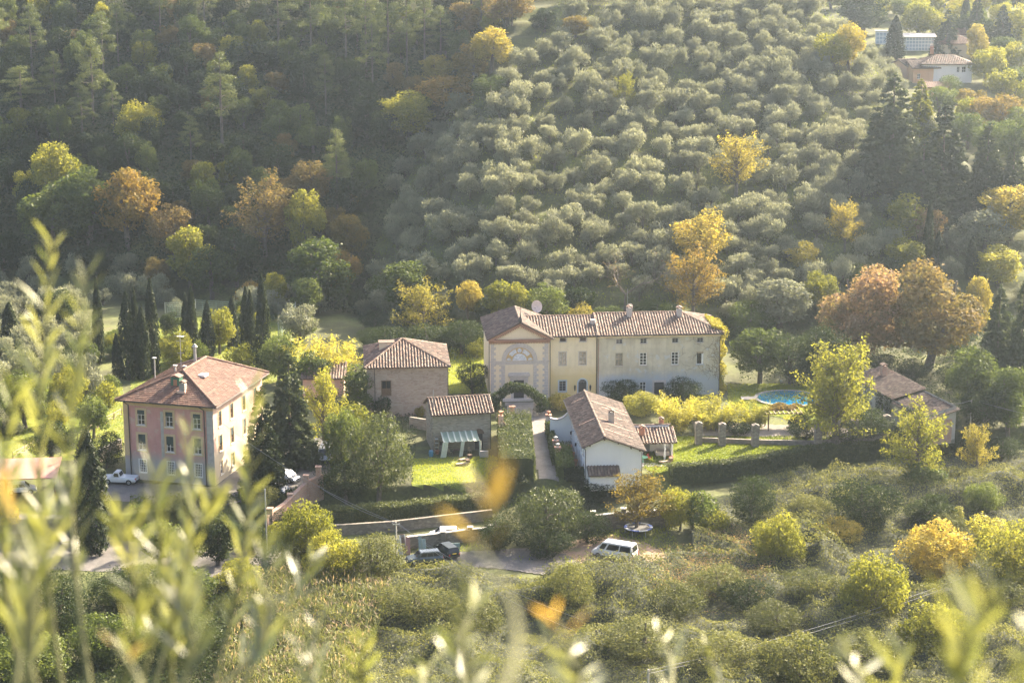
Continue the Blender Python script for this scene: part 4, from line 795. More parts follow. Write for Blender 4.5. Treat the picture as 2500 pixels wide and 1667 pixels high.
# chapel
ch = empty("chapel", VO, VY, "cream chapel front with pediment, grey quoins and white lunette", "chapel")
m = MB(); p = wall(m, (0, 0), 0, 9.2, -.6, 9.45, [(3.62, 5.2, 0, 2.95)], .35)
wall(m, (9.2, 0), PI / 2, 14, -.6, 9.45); wall(m, (9.2, 14), PI, 9.2, -.6, 9.45); pl = wall(m, (0, 14), -PI / 2, 14, -.6, 9.45, [(11.2, 11.9, 7.1, 8.0)])
m.poly([(0.35, -.02, 9.45), (8.85, -.02, 9.45), (4.6, -.02, 11.6)]); m.build("wall", M['cream'], ch)
m = MB()
def qcol(u0, u1, z0, z1, left):
    z = z0; i = 0
    while z < z1 - .05:
        h = min(.42, z1 - z); ex = .28 if i % 2 else 0
        bars(m, p, u0 - (ex if left == 0 else 0), u1 + (ex if left else 0), z + .012, z + h - .012, -.07, .02); z += .42; i += 1
for qa in ((.12, .62, -.3, 8.6, 1), (8.28, 8.85, -.3, 8.6, 0), (1.72, 2.3, -.3, 5.35, 0), (6.6, 7.1, -.3, 5.35, 1)): m = MB(); qcol(*qa); m.build("quoins", M['stonetrim'], ch)
m = MB(); bars(m, p, .0, 9.0, 5.78, 5.95, -.13, .02); bars(m, p, .12, 8.9, 5.38, 5.775, -.05, .02); m.build("string_course", M['stonetrim'], ch)
def arc_pts(cu, cz, r, a0, a1, k): return [(cu + r * math.cos(a0 + (a1 - a0) * i / k), cz + r * math.sin(a0 + (a1 - a0) * i / k)) for i in range(k + 1)]
def ring(mb, cu, cz, r0, r1, a0, a1, d0, d1, k=20):
    o, q = arc_pts(cu, cz, r1, a0, a1, k), arc_pts(cu, cz, r0, a0, a1, k)
    for i in range(k):
        pts = [p(*q[i], d0), p(*o[i], d0), p(*o[i + 1], d0), p(*q[i + 1], d0)]; mb.prism(pts, p(0, 0, d1) - p(0, 0, d0))
CU, CZ = 4.5, 5.96
m = MB(); ring(m, CU, CZ, 2.08, 2.72, 0, PI, -.14, .0, 28); ar = m.build("arch", M['stonetrim'], ch)
m = MB(); o = arc_pts(CU, CZ, 2.08, 0, PI, 28); m.poly([p(a, b, -.02) for a, b in o]); lb = m.build("lunette", M['lunetteband'], ch)
m = MB()
m.poly([p(a, b, -.05) for a, b in arc_pts(CU, CZ + .04, 1.08, 0, PI, 18)])
ring(m, CU, CZ, 1.3, 1.92, R(32), R(72), -.055, -.03, 8); ring(m, CU, CZ, 1.3, 1.92, R(108), R(148), -.055, -.03, 8)
m.poly([p(a, b, -.05) for a, b in arc_pts(CU, CZ + 1.6, .33, 0, 2 * PI, 16)[:-1]])
for sx in (-1.62, 1.62): m.poly([p(a, b, -.05) for a, b in arc_pts(CU + sx, CZ + .1, .36, 0, PI, 10)])
m.build("panel", M['lunette'], lb)
m = MB()   # pediment: horizontal cornice, raking cornices, dentils
bars(m, p, -.25, 9.25, 9.1, 9.3, -.42, .0); bars(m, p, -.1, 9.12, 8.82, 9.095, -.2, .0)
for i in range(38): bars(m, p, .0 + i * .24, .13 + i * .24, 8.66, 8.815, -.15, .0)
for sx in (-1, 1):
    a = 4.6 + sx * 4.9; q = [(a, 9.3), (4.6, 11.78), (4.6, 11.4), (a - sx * .85, 9.3)]
    pts = [p(*c, -.4) for c in (q if sx > 0 else q[::-1])]; m.prism(pts, p(0, 0, 0) - p(0, 0, -.4))
    for i in range(16): f = i / 16; u_, z_ = a - sx * .9 + (4.6 - a + sx * .9) * f, 9.3 + 2.07 * f; bars(m, p, u_ - .06, u_ + .06, z_ - .16, z_, -.2, .0)
m.build("pediment", M['terratrim'], ch)
m = MB(); rf = [(-.45, -.5, 9.35), (-.45, 14.4, 9.35), (4.6, 10.4, 12.0), (4.6, -.5, 12.0)]
tiled_slope(m, [(-.45, 14.4, 9.35), (-.45, -.5, 9.35), (4.6, -.5, 12.0), (4.6, 10.4, 12.0)]); tiled_slope(m, [(9.65, -.5, 9.35), (9.65, 14.4, 9.35), (4.6, 10.4, 12.0), (4.6, -.5, 12.0)]); tiled_slope(m, [(9.65, 14.4, 9.35), (-.45, 14.4, 9.35), (4.6, 10.4, 12.0)])
ridge_caps(m, (4.6, -.5, 12.03), (4.6, 10.4, 12.03), .16); ridge_caps(m, (4.6, 10.4, 12.03), (-.45, 14.4, 9.4)); ridge_caps(m, (4.6, 10.4, 12.03), (9.65, 14.4, 9.4)); roof_ch = m.build("roof", M['tile2'], ch)
m = MB(); m.tube([(4.6, -.25, 12.0), (4.6, -.25, 12.5), (4.6, -.25, 12.9), (4.6, -.25, 13.5)], [.3, .24, .1, .03], 8); m.box(4.57, 4.63, -.28, -.22, 13.4, 14.5); m.box(4.3, 4.9, -.27, -.23, 14.05, 14.12); m.build("finial", M['darkmetal'], roof_ch)
m = MB()
for A, B, Cc, D, d in ((3.2, 3.62, 0, 3.3, -.08), (5.2, 5.62, 0, 3.3, -.08), (3.62, 5.2, 2.95, 3.3, -.08), (2.95, 5.87, 3.3, 3.62, -.14), (2.75, 6.07, 3.62, 3.9, -.42), (2.85, 5.97, 3.9, 4.12, -.3), (3.05, 3.3, 2.5, 3.3, -.26), (5.52, 5.77, 2.5, 3.3, -.26)): bars(m, p, A, B, Cc, D, d, .02)
m.build("door_surround", M['stonetrim'], ch)
m = MB(); m.poly([p(3.62, 0, .33), p(5.2, 0, .33), p(5.2, 2.95, .33), p(3.62, 2.95, .33)]); bars(m, p, 4.39, 4.43, 0, 2.95, .28, .33); m.build("door", M['darkdoor'], ch)
m = MB()
for i in range(5): m.box(1.9, 7.2, -.5 - .36 * (5 - i), -.5 - .36 * (4 - i) if i < 4 else -.14, -.6, -.75 + .18 * (i + 1))
m.build("steps", M['stonetrim'], ch)
m = MB(); m.poly([pl(11.2, 7.1, .18), pl(11.9, 7.1, .18), pl(11.9, 8.0, .18), pl(11.2, 8.0, .18)]); m.build("window", M['glass'], ch)
pipe(ch, [(9.14, -.1, 9.0), (9.14, -.1, -.3)]); pipe(ch, [(-.08, .1, 9.3), (-.08, .1, -.3)])
# satellite dishes
def dish(loc, r, yaw, label):
    e = empty("satellite_dish", loc, yaw, label, "satellite dish"); m = MB(); k = 20; rings = [(0, .0), (.5, .06), (.8, .15), (1, .25)]; n0 = len(m.v)
    for f, dd in rings:
        for j in range(k): a = 2 * PI * j / k; m.v.append((r * .86 * f * math.cos(a), -dd * r * .8 + .1 + .0, r * f * math.sin(a)))
    for i in range(3):
        for j in range(k): m.f.append((n0 + i * k + j, n0 + i * k + (j + 1) % k, n0 + (i + 1) * k + (j + 1) % k, n0 + (i + 1) * k + j)); m.t.append(.5)
    o = m.build("reflector", M['dish'], e); m = MB(); m.tube([(0, .1, -.1 * r), (0, .3, -.9 * r), (0, .3, -1.5 * r)], .05, 6); m.build("mast", M['metal'], e); m = MB(); m.tube([(0, -.1, -.9 * r), (-.1, -.75 * r, -.1)], .025, 5); m.box(-.18, -.02, -.85 * r, -.7 * r, -.17, -.03); m.build("feed_arm", M['metal'], e); return e
dish(vloc(8.0, 9.5, 12.2), 1.0, VY + R(-20), "big pale satellite dish behind the chapel roof"); dish(vloc(22.2, 7.2, 12.4), .55, VY + R(15), "small round satellite dish behind the grey wing's chimney")
# yellow wing
yw = empty("yellow_house", vloc(9.2, .45), VY, "yellow three-storey wing between the chapel and the grey wing", "house"); YL, YD = 7.15, 11
W1 = [(1.4, 2.4, 8.65, 9.35), (4.45, 5.45, 8.65, 9.35), (1.35, 2.4, 5.05, 7.05), (4.4, 5.45, 5.05, 7.05), (1.35, 2.4, .95, 2.55), (4.3, 5.55, -.1, 2.15)]
m = MB(); p = wall(m, (0.02, 0), 0, YL - .04, -.6, 9.6, W1); wall(m, (YL - .02, YD), PI, YL - .04, -.6, 9.6); wall(m, (.02, YD), -PI / 2, YD, -.6, 9.6); wall(m, (YL - .02, 0), PI / 2, YD, -.6, 9.6)
for i in range(8): pass
m.build("wall", M['yellowp'], yw)
for k, o in enumerate(W1[:2]): window(yw, p, *o, frame='greypaint', nv=1, nh=1, surround='stonetrim', sw=.12)
window(yw, p, *W1[2], frame='palewood', pane='curtain', nv=2, nh=1, surround='stonetrim', sw=.12); window(yw, p, *W1[3], frame='palewood', pane='curtain', nv=2, nh=3, surround='stonetrim', sw=.12)
f = window(yw, p, *W1[4], frame='greypaint', nv=2, nh=4, surround='bluetrim', sw=.17)
m = MB(); m.poly([p(4.3, -.1, .18), p(5.55, -.1, .18), p(5.55, 2.15, .18), p(4.3, 2.15, .18)]); d = m.build("door", M['darkdoor'], yw)
m = MB(); ring(m, 4.925, 2.15, .625, .82, 0, PI, -.05, .02, 14); bars(m, p, 4.1, 4.3, -.2, 2.15, -.05, .02); bars(m, p, 5.55, 5.75, -.2, 2.15, -.05, .02); m.build("door_surround", M['bluetrim'], d)
m = MB(); m.poly([p(a, b, -.015) for a, b in arc_pts(4.925, 2.15, .625, 0, PI, 14)]); fl_ = m.build("fanlight", M['glass'], d)
m = MB()
for i in range(1, 8): a = PI * i / 8; m.tube([p(4.925 + .18 * math.cos(a), 2.15 + .18 * math.sin(a), -.03), p(4.925 + .6 * math.cos(a), 2.15 + .6 * math.sin(a), -.03)], .018, 4)
m.build("spokes", M['greypaint'], fl_)
for sx in (3.75, 6.1):
    m = MB(); m.tube([p(sx, 1.9, 0), p(sx, 1.9, -.35)], .03, 5); m.tube([p(sx, 1.0, -.35), p(sx, 1.3, -.35), p(sx, 1.75, -.35), p(sx, 1.95, -.35)], [.04, .13, .17, .03], 6); m.build("lantern", M['darkmetal'], yw)
m = MB(); tiled_slope(m, [(-.15, -.45, 9.62), (YL + .05, -.45, 9.62), (YL + .05, 5.5, 11.45), (-3.6, 5.5, 11.45)]); tiled_slope(m, [(YL + .05, 11.4, 9.62), (-.15, 11.4, 9.62), (-3.6, 5.5, 11.45), (YL + .05, 5.5, 11.45)]); ridge_caps(m, (-3.6, 5.5, 11.48), (YL, 5.5, 11.48)); m.build("roof", M['tile'], yw)
m = MB(); m.tube([(0, -.52, 9.55), (YL, -.52, 9.52)], .08, 6); m.build("gutter", M['gutter'], yw); pipe(yw, [(YL - .1, -.4, 9.5), (YL - .1, -.08, 9.2), (YL - .1, -.08, -.2)])
slab(yw, "cornice", 'cream', .0, YL, -.25, -.002, 9.35, 9.6)
# grey wing
gw = empty("grey_villa", vloc(16.4, .45), VY, "long weathered grey-beige villa wing with two chimneys", "villa"); GL, GD = 18.8, 11
cols = (3.3, 7.0, 11.86, 15.7); W2 = []
for k, c in enumerate(cols): W2 += [(c - .48, c + .48, 8.2, 8.9), (c - .56, c + .56, 4.75, 6.75)]
W2 += [(6.5, 7.5, .5, 2.15), (11.36, 12.36, .5, 2.15), (8.75, 10.25, -.1, 2.05), (2.8, 3.8, .5, 2.15)]
m = MB(); p = wall(m, (0, 0), 0, GL, -.6, 9.55, W2); wall(m, (GL, 0), PI / 2, GD, -.6, 9.55, [(5, 6, 5, 6.8)]); wall(m, (GL, GD), PI, GL, -.6, 9.55); wall(m, (0, GD), -PI / 2, GD, -.6, 9.55); m.build("wall", M['greyp'], gw)
for k in range(4):
    window(gw, p, *W2[2 * k], frame='greypaint', nv=2, nh=2, sill='stonetrim')
    if k == 0: window(gw, p, *W2[1], frame='palewood', pane='curtain', nv=2, nh=4, sill='stonetrim')
    elif k < 3: window(gw, p, *W2[2 * k + 1], frame='whitepaint', nv=2, nh=4, sill='stonetrim', fw=.1)
    else:
        f = window(gw, p, *W2[7], frame='whitepaint', nv=1, nh=1, sill='bluetrim', fw=.09); m = MB(); bars(m, p, 15.14, 16.26, 6.5, 6.74, .02, .07); m.build("blind", M['palewood'], f); m = MB(); bars(m, p, 15.95, 16.2, 4.85, 6.4, .05, .09); m.build("open_leaf", M['whitepaint'], f)
for o in (8, 9, 11): window(gw, p, *W2[o], frame='whitepaint', nv=2, nh=3, sill='bluetrim', fw=.09)
m = MB(); m.poly([p(8.75, -.1, .18), p(10.25, -.1, .18), p(10.25, 2.05, .18), p(8.75, 2.05, .18)]); d = m.build("door", M['darkdoor'], gw)
m = MB(); bars(m, p, 8.45, 8.75, -.1, 2.4, -.05, .02); bars(m, p, 10.25, 10.55, -.1, 2.4, -.05, .02); bars(m, p, 8.75, 10.25, 2.05, 2.4, -.05, .02); m.build("door_surround", M['stonetrim'], d)
m = MB(); A = [(-.05, -.5, 9.62), (GL + .5, -.5, 9.62), (13.4, 5.5, 11.75), (-.05, 5.5, 11.75)]
tiled_slope(m, A); tiled_slope(m, [(GL + .5, -.5, 9.62), (GL + .5, 11.5, 9.62), (13.4, 5.5, 11.75)]); tiled_slope(m, [(GL + .5, 11.5, 9.62), (-.05, 11.5, 9.62), (-.05, 5.5, 11.75), (13.4, 5.5, 11.75)])
ridge_caps(m, (-.05, 5.5, 11.78), (13.4, 5.5, 11.78)); ridge_caps(m, (13.4, 5.5, 11.78), (GL + .5, -.5, 9.66)); ridge_caps(m, (13.4, 5.5, 11.78), (GL + .5, 11.5, 9.66)); ridge_caps(m, (-.02, -.5, 9.66), (-.02, 5.5, 11.78)); rg_ = m.build("roof", M['tile'], gw)
chimney(rg_, 5.4, 4.6, 11.0, 12.7, .75, .75, 'stonetrim'); chimney(rg_, 13.1, 4.4, 11.0, 12.5, .75, .75, 'stonetrim')
m = MB(); m.tube([(5.2, 5.4, 11.7), (5.2, 5.4, 15.5)], .018, 5); m.build("aerial", M['metal'], rg_)
slab(rg_, "skylight_box", 'stonetrim', -.75, -.1, 2.6, 3.3, 10.5, 11.35)
slab(gw, "cornice", 'cream', .03, GL, -.26, -.002, 9.2, 9.55)
m = MB(); m.tube([(0, -.56, 9.58), (GL + .4, -.56, 9.54)], .09, 6); m.build("gutter", M['gutter'], gw); pipe(gw, [(.15, -.45, 9.5), (.15, -.08, 9.1), (.15, -.08, -.2)], mat='terratrim'); pipe(gw, [(GL - .08, -.09, 9.1), (GL - .08, -.09, -.2)], mat='gutter')
m = MB(); rv = random.Random(4)      # bare vine stems on the plaster
for i in range(70):
    x, z = rv.uniform(12.3, 18.6), rv.uniform(2.5, 9.0); x = 18.7 - (18.7 - x) * rv.uniform(.15, 1); a = rv.uniform(0, 6.28); P_ = [(x, -.03, z)]
    for s_ in range(5): a += rv.uniform(-.7, .7); x += .3 * math.cos(a); z += .3 * math.sin(a); P_.append((min(x, 18.75), -.03, min(max(z, .5), 9.1)))
    m.tube(P_, .018, 3, cap=False)
m.build("vine_stems", M['wood'], gw); m = MB()
for i in range(14):
    x = rv.uniform(.3, 12); P_ = [(x, -.03, rv.uniform(9.0, 9.15))]
    for s_ in range(5): x += .3; P_.append((x, -.03, P_[-1][2] + rv.uniform(-.09, .05)))
    m.tube(P_, .018, 3, cap=False)
m.build("vine_stems", M['wood'], gw)
# creeper on the end wall
rng = np.random.default_rng(77); n = 9000; zz = rng.uniform(0, 10.4, n); v_ = rng.uniform(-.6, 7, n) ; th = (.55 + .35 * np.sin(zz * 2.1) + .25 * np.sin(v_ * 2.6 + zz)) * rng.uniform(.2, 1.1, n); ontop = rng.random(n) < .2
P_ = np.stack([GL + .1 + th, v_, zz], 1); P_[ontop] = np.stack([GL + .6 - rng.uniform(0, 1.8, ontop.sum()), rng.uniform(.5, 8, ontop.sum()), 9.75 + rng.uniform(0, .5, ontop.sum())], 1); P_[ontop, 2] += (GL + .6 - P_[ontop, 0]) * .33
V, Q = leaf_arrays(P_, np.tile([1., -.5, .3], (n, 1)), .3, .6, rng, .8); cr = link("creeper", np_mesh("creeper", V, Q, rng.random(n)), leafmat("leaf_creeper", (.3, .27, .035), (.46, .4, .06), .5, .02)); cr.location = vloc(16.4, .45); cr.rotation_euler = (0, 0, VY); tag(cr, "yellow creeper glowing on the grey wing's end wall and eave", "creeper")
# --- stone barn
BO = at_z(898, 1013, 0); bn = empty("stone_barn", BO, VY, "square stone barn with tiled pyramid roof left of the chapel", "barn"); BW, BD = 11.8, 12.5
ops = [(2.1, 3.45, 2.9, 5.15)]
m = MB(); p = wall(m, (0, 0), 0, BW, -.8, 7.2, ops); wall(m, (BW, 0), PI / 2, BD, -.8, 7.2); wall(m, (BW, BD), PI, BW, -.8, 7.2); wall(m, (0, BD), -PI / 2, BD, -.8, 7.2); m.build("wall", M['barnstone'], bn)
f = window(bn, p, *ops[0], frame='wood', nv=2, nh=1, surround='wood', sw=.06); m = MB(); bars(m, p, 2.17, 3.38, 2.97, 4.0, .03, .07); m.build("panel", M['wood'], f)
slab(bn, "cornice", 'cream', -.2, BW + .2, -.2, -.004, 7.02, 7.2)
ap = (BW / 2 - .6, 6.2, 9.95); c = [(-.4, -.45, 7.22), (BW + .4, -.45, 7.22), (BW + .4, BD + .4, 7.22), (-.4, BD + .4, 7.22)]
m = MB()
for i in range(4): tiled_slope(m, [c[i], c[(i + 1) % 4], ap])
for i in range(4): ridge_caps(m, (c[i][0], c[i][1], c[i][2] + .05), (ap[0], ap[1], ap[2] + .05), .15)
rb = m.build("roof", M['tile'], bn); slab(rb, "roof_box", 'cream', 1.9, 4.1, 5.6, 7.2, 8.0, 9.5); m = MB(); m.box(1.8, 4.2, 5.5, 7.3, 9.5, 9.6); m.build("roof_box_cover", M['tile2'], rb)
pipe(bn, [(1.1, -.1, 7.0), (1.1, -.08, -.3)]); pipe(bn, [(BW + .06, -.06, 7.0), (BW + .06, -.06, -.3)])
# --- stone cottage with awning
SO = at_z(1056.5, 1105, -.9); SY = R(11); st = empty("stone_cottage", SO, SY, "small field-stone cottage with a one-slope tiled front and awning", "cottage"); SL, SDp = 8.3, 6
ops = [(6.0, 7.1, -.1, 2.4), (1.0, 1.7, 1.0, 1.6)]
m = MB(); p = wall(m, (0, 0), 0, SL, -.8, 5.6, ops); wall(m, (SL, 0), PI / 2, SDp, -.8, 5.6); wall(m, (SL, SDp), PI, SL, -.8, 5.6); p2 = wall(m, (0, SDp), -PI / 2, SDp, -.8, 5.6, [(4.4, 4.9, 3.2, 4.4)])
for x in (0, SL): m.poly([(x, 0, 5.6), (x, SDp, 5.6), (x, 3, 6.95)])
m.build("wall", M['fieldstone'], st)
m = MB(); m.poly([p(6.0, -.1, .18), p(7.1, -.1, .18), p(7.1, 2.4, .18), p(6.0, 2.4, .18)]); d = m.build("door", M['darkdoor'], st); m = MB(); ring(m, 6.55, 2.4, .55, .75, 0, PI, -.03, .02, 10); m.poly([p(a, b, -.01) for a, b in arc_pts(6.55, 2.4, .55, 0, PI, 10)]); m.build("door_arch", M['wood'], d)
window(st, p, *ops[1], frame='wood'); m = MB(); m.poly([p2(4.4, 3.2, .18), p2(4.9, 3.2, .18), p2(4.9, 4.4, .18), p2(4.4, 4.4, .18)]); m.build("window", M['glass'], st)
m = MB(); tiled_slope(m, [(-.3, -.5, 5.5), (SL + .3, -.5, 5.5), (SL + .3, 3, 7.1), (-.3, 3, 7.1)]); tiled_slope(m, [(SL + .3, SDp + .5, 5.5), (-.3, SDp + .5, 5.5), (-.3, 3, 7.1), (SL + .3, 3, 7.1)]); ridge_caps(m, (-.3, 3, 7.14), (SL + .3, 3, 7.14)); ridge_caps(m, (SL + .25, -.5, 5.55), (SL + .25, 3, 7.14)); m.build("roof", M['tile'], st)
pipe(st, [(.2, .3, 6.5), (.2, .3, 9.0)], .05, "flue", 'metal'); pipe(st, [(SL - .08, -.4, 5.4), (SL - .08, -.09, 5.1), (SL - .08, -.09, -.3)])
aw = empty("awning", SO, SY, "striped green and cream cloth awning with side drapes before the stone cottage", "awning")
m = MB(); x0, x1 = 1.1, 6.2; k = 6
for i in range(k):
    a, b = x0 + (x1 - x0) * i / k, x0 + (x1 - x0) * (i + 1) / k
    for j in range(4):
        def z_(t, s_): return 3.0 - .75 * t - .1 * math.sin(PI * s_) - .06 * math.sin(PI * t)
        ya, yb = -.05 - 2.6 * j / 4, -.05 - 2.6 * (j + 1) / 4
        for q in range(4):
            s0, s1 = q / 4, (q + 1) / 4; A, B = a + (b - a) * s0, a + (b - a) * s1
            m.poly([(A, ya, z_(j / 4, s0)), (A, yb, z_((j + 1) / 4, s0)), (B, yb, z_((j + 1) / 4, s1)), (B, ya, z_(j / 4, s1))], .95 if q == 0 else .1 + .2 * (i % 2))
m.build("canopy", M['awning'], aw)
for xx in (x0, (x0 + x1) / 2, x1):
    m = MB(); m.tube([(xx, -2.65, -.1), (xx, -2.65, 2.25)], .05, 5); m.build("post", M['palewood'], aw)
for xx, w_ in ((x0, .8), (x0 + 2.6, .5), (x1, .3)):
    m = MB()
    for i in range(6): a0_, a1_ = xx + w_ * i / 6 - .1, xx + w_ * (i + 1) / 6 - .1; y_ = -2.7 - .08 * (i % 2); m.poly([(a0_ * 1 - (.35 if w_ > .4 else 0), y_ - .1, .05), (a1_ - (.35 if w_ > .4 else 0), -2.7 - .08 * ((i + 1) % 2) - .1, .05), (a1_, -2.7 - .08 * ((i + 1) % 2), 2.2), (a0_, y_, 2.2)])
    m.build("drape", M['awningpale'], aw)
def furniture(nm, loc, rz, parts, label, cat):
    e = empty(nm, loc, rz, label, cat)
    for n_, mt_, boxes in parts:
        if n_ == 'leg':
            for b in boxes: m = MB(); m.box(*b); m.build('leg', M[mt_], e)
        else:
            m = MB()
            for b in boxes: m.box(*b)
            m.build(n_, M[mt_], e)
    return e
def sl(u, v, z=0): q = Vector((u, v, z)); c, s = math.cos(SY), math.sin(SY); return (SO[0] + u * c - v * s, SO[1] + u * s + v * c, SO[2] + z)
def table(loc, rz, w_, d_, label, mt='wood'): return furniture("table", loc, rz, [("table_top", mt, [(-w_ / 2, w_ / 2, -d_ / 2, d_ / 2, .7, .76)]), ("leg", mt, [(sx * (w_ / 2 - .08) - .03, sx * (w_ / 2 - .08) + .03, sy * (d_ / 2 - .08) - .03, sy * (d_ / 2 - .08) + .03, 0, .7) for sx in (-1, 1) for sy in (-1, 1)])], label, "table")
def chair(loc, rz, label, mt='palewood'): return furniture("garden_chair", loc, rz, [("seat", mt, [(-.22, .22, -.22, .22, .42, .46)]), ("backrest", mt, [(-.22, .22, .18, .22, .46, .92)]), ("leg", mt, [(sx * .19 - .02, sx * .19 + .02, sy * .19 - .02, sy * .19 + .02, 0, .42) for sx in (-1, 1) for sy in (-1, 1)])], label, "chair")
table(sl(3.4, -1.5), SY, 1.5, .8, "wooden table in the shade under the striped awning"); chair(sl(5.0, -1.3), SY + .4, "wooden chair at the right end of the awning's table"); chair(sl(2.2, -1.6), SY + 2, "wooden chair at the left end of the awning's table")
tr = hit(868, 1046) if False else sl(-.6, -1.6)
def lathe(nm, loc, prof, mt, label, cat, k=12, group=None):
    m = MB()
    for (r0, z0), (r1, z1) in zip(prof[:-1], prof[1:]):
        for j in range(k):
            a, b = 2 * PI * j / k, 2 * PI * (j + 1) / k; m.poly([(r0 * math.cos(a), r0 * math.sin(a), z0), (r0 * math.cos(b), r0 * math.sin(b), z0), (r1 * math.cos(b), r1 * math.sin(b), z1), (r1 * math.cos(a), r1 * math.sin(a), z1)])
    o = m.build(nm, M[mt]); o.location = loc; return tag(o, label, cat, group)
POT = [(0, 0), (.2, 0), (.3, .5), (.34, .5), (.34, .6), (.28, .6), (.25, .52), (0, .5)]
lathe("barrel", sl(-.5, -1.7), [(0, 0), (.28, 0), (.34, .4), (.28, .85), (0, .86)], 'blueplastic', "blue plastic barrel left of the stone cottage", "barrel")
lathe("clay_pot", sl(.5, -.9), POT, 'terracotta', "clay pot beside the stone cottage's left corner", "pot")
shf = furniture("shelf", sl(.45, -.5), SY, [("upright", 'palewood', [(-.3, -.26, -.2, .2, 0, 2.4), (.26, .3, -.2, .2, 0, 2.4)]), ("shelf_board", 'paleboard', [(-.26, .26, -.2, .2, z, z + .05) for z in (.3, .9, 1.5, 2.1)])], "pale shelf of odds and ends at the cottage wall", "shelf")
lb_ = hit(752 * 1.063 / K if False else 755, 1075)
def lounger(loc, rz, label): return furniture("deck_chair", loc, rz, [("frame", 'wood', [(-.9, .9, -.33, -.28, .25, .32), (-.9, .9, .28, .33, .25, .32)]), ("slats", 'palewood', [(-.9, .55, -.28, .28, .3, .34)]), ("backrest", 'wood', [(.55, 1.05, -.28, .28, .34, .75)]), ("leg", 'wood', [(x - .03, x + .03, s * .3 - .03, s * .3 + .03, 0, .25) for x in (-.7, .7) for s in (-1, 1)])], label, "deck chair")
lounger(hit(1062, 1070), R(20), "dark wooden deck chair on the small sunlit lawn"); lounger(hit(1068, 1060), R(35), "second deck chair half in shade behind the first one")
sg = hit(1112, 1052); furniture("planter_box", sg, VY, [("box", 'stonetrim', [(-.6, .6, -.2, .2, 0, .9)])], "grey planter box at the far right end of the small lawn", "planter")
# garden walls with clay caps round the cottage and the drive
def run_wall(nm, pts, h, th, mat, cap, label, caph=.1, base=None, piers=(), pierh=None, cat="wall"):
    """wall along ground points; pieces follow the ground"""
    e = empty(nm, (*pts[0][:2], float(terrain(*pts[0][:2]))), 0, label, cat); o = Vector(e.location); m = MB(); mc = MB()
    for A, B in zip(pts[:-1], pts[1:]):
        A, B = Vector((*A[:2], 0)), Vector((*B[:2], 0)); k = max(1, int((B - A).length / 3)); d = (B - A).normalized(); nrm = Vector((-d.y, d.x, 0)) * th / 2
        for i in range(k):
            a, b = A.lerp(B, i / k), A.lerp(B, (i + 1) / k); za, zb = (float(terrain(a.x, a.y)), float(terrain(b.x, b.y))) if base is None else (base, base)
            q = [a - nrm, b - nrm, b + nrm, a + nrm]; zz = [za, zb, zb, za]
            lo = [Vector((v.x, v.y, z - .7)) - o for v, z in zip(q, zz)]; hi = [Vector((v.x, v.y, z + h)) - o for v, z in zip(q, zz)]
            m.poly(hi); m.poly(lo[::-1])
            for s_ in range(4): m.poly([lo[s_], lo[(s_ + 1) % 4], hi[(s_ + 1) % 4], hi[s_]])
            if cap:
                q = [a - nrm * 1.35, b - nrm * 1.35, b + nrm * 1.35, a + nrm * 1.35]; lo = [Vector((v.x, v.y, z + h + .003)) - o for v, z in zip(q, zz)]; hi = [v + Vector((0, 0, caph)) for v in lo]; mc.poly(hi)
                for s_ in range(4): mc.poly([lo[s_], lo[(s_ + 1) % 4], hi[(s_ + 1) % 4], hi[s_]])
    m.build("wall", M[mat], e)
    if cap: mc.build("coping", M[cap], e)
    for q in piers:
        z = float(terrain(q[0], q[1])) if base is None else base; m = MB(); x, y = q[0] - o.x, q[1] - o.y; r = th * .75; m.box(x - r, x + r, y - r, y + r, z - .7 - o.z, z + (pierh or h + .5) - o.z); pr_ = m.build("pier", M[mat], e)
        m = MB(); zt = z + (pierh or h + .5) - o.z + .003; m.box(x - r - .07, x + r + .07, y - r - .07, y + r + .07, zt, zt + .1); m.build("pier_cap", M[cap or mat], pr_)
    return e
def G2(a, b): q = hit(a, b); return (q[0], q[1])
run_wall("retaining_wall", [G2(742, 1232), G2(900, 1222), G2(1130, 1196)], 1.4, .45, 'rubble', None, "long stone retaining wall below the lower hedge")
run_wall("parking_wall", [G2(935, 1262), G2(1000, 1254), G2(1080, 1244), G2(1165, 1236)], 1.5, .4, 'rubble', 'concrete', "stone wall with pale coping behind the leaning boards", piers=[G2(1018, 1252), G2(1080, 1244), G2(1128, 1239)], pierh=1.8)
run_wall("parking_wall", [G2(1345, 1222), G2(1440, 1212), G2(1560, 1206)], 2.0, .4, 'rubble', 'concrete', "stone wall behind the trampoline and the bins", piers=[G2(1362, 1220), G2(1432, 1213)], pierh=2.5)
run_wall("parapet_wall", [G2(612, 1232), G2(655, 1200), G2(706, 1170), G2(742, 1142)], 2.6, .45, 'brick', 'brick', "sunlit brick parapet wall with piers below the silver car", piers=[G2(622, 1227), G2(668, 1192), G2(705, 1170), G2(733, 1150)], pierh=3.3)
run_wall("garden_wall", [vloc(-12.5, -12.5)[:2], vloc(-9.2, -14.5)[:2], vloc(-8.8, -17)[:2]], 1.6, .4, 'fieldstone', None, "low ruined stone wall left of the cottage", piers=[vloc(-9.2, -14.6)[:2]], pierh=3.6)
pw = empty("curved_wall", (SO[0] + SL + .9, SO[1] + 2.2, -.6), SY, "salmon garden wall with curved brick cap right of the cottage", "wall")
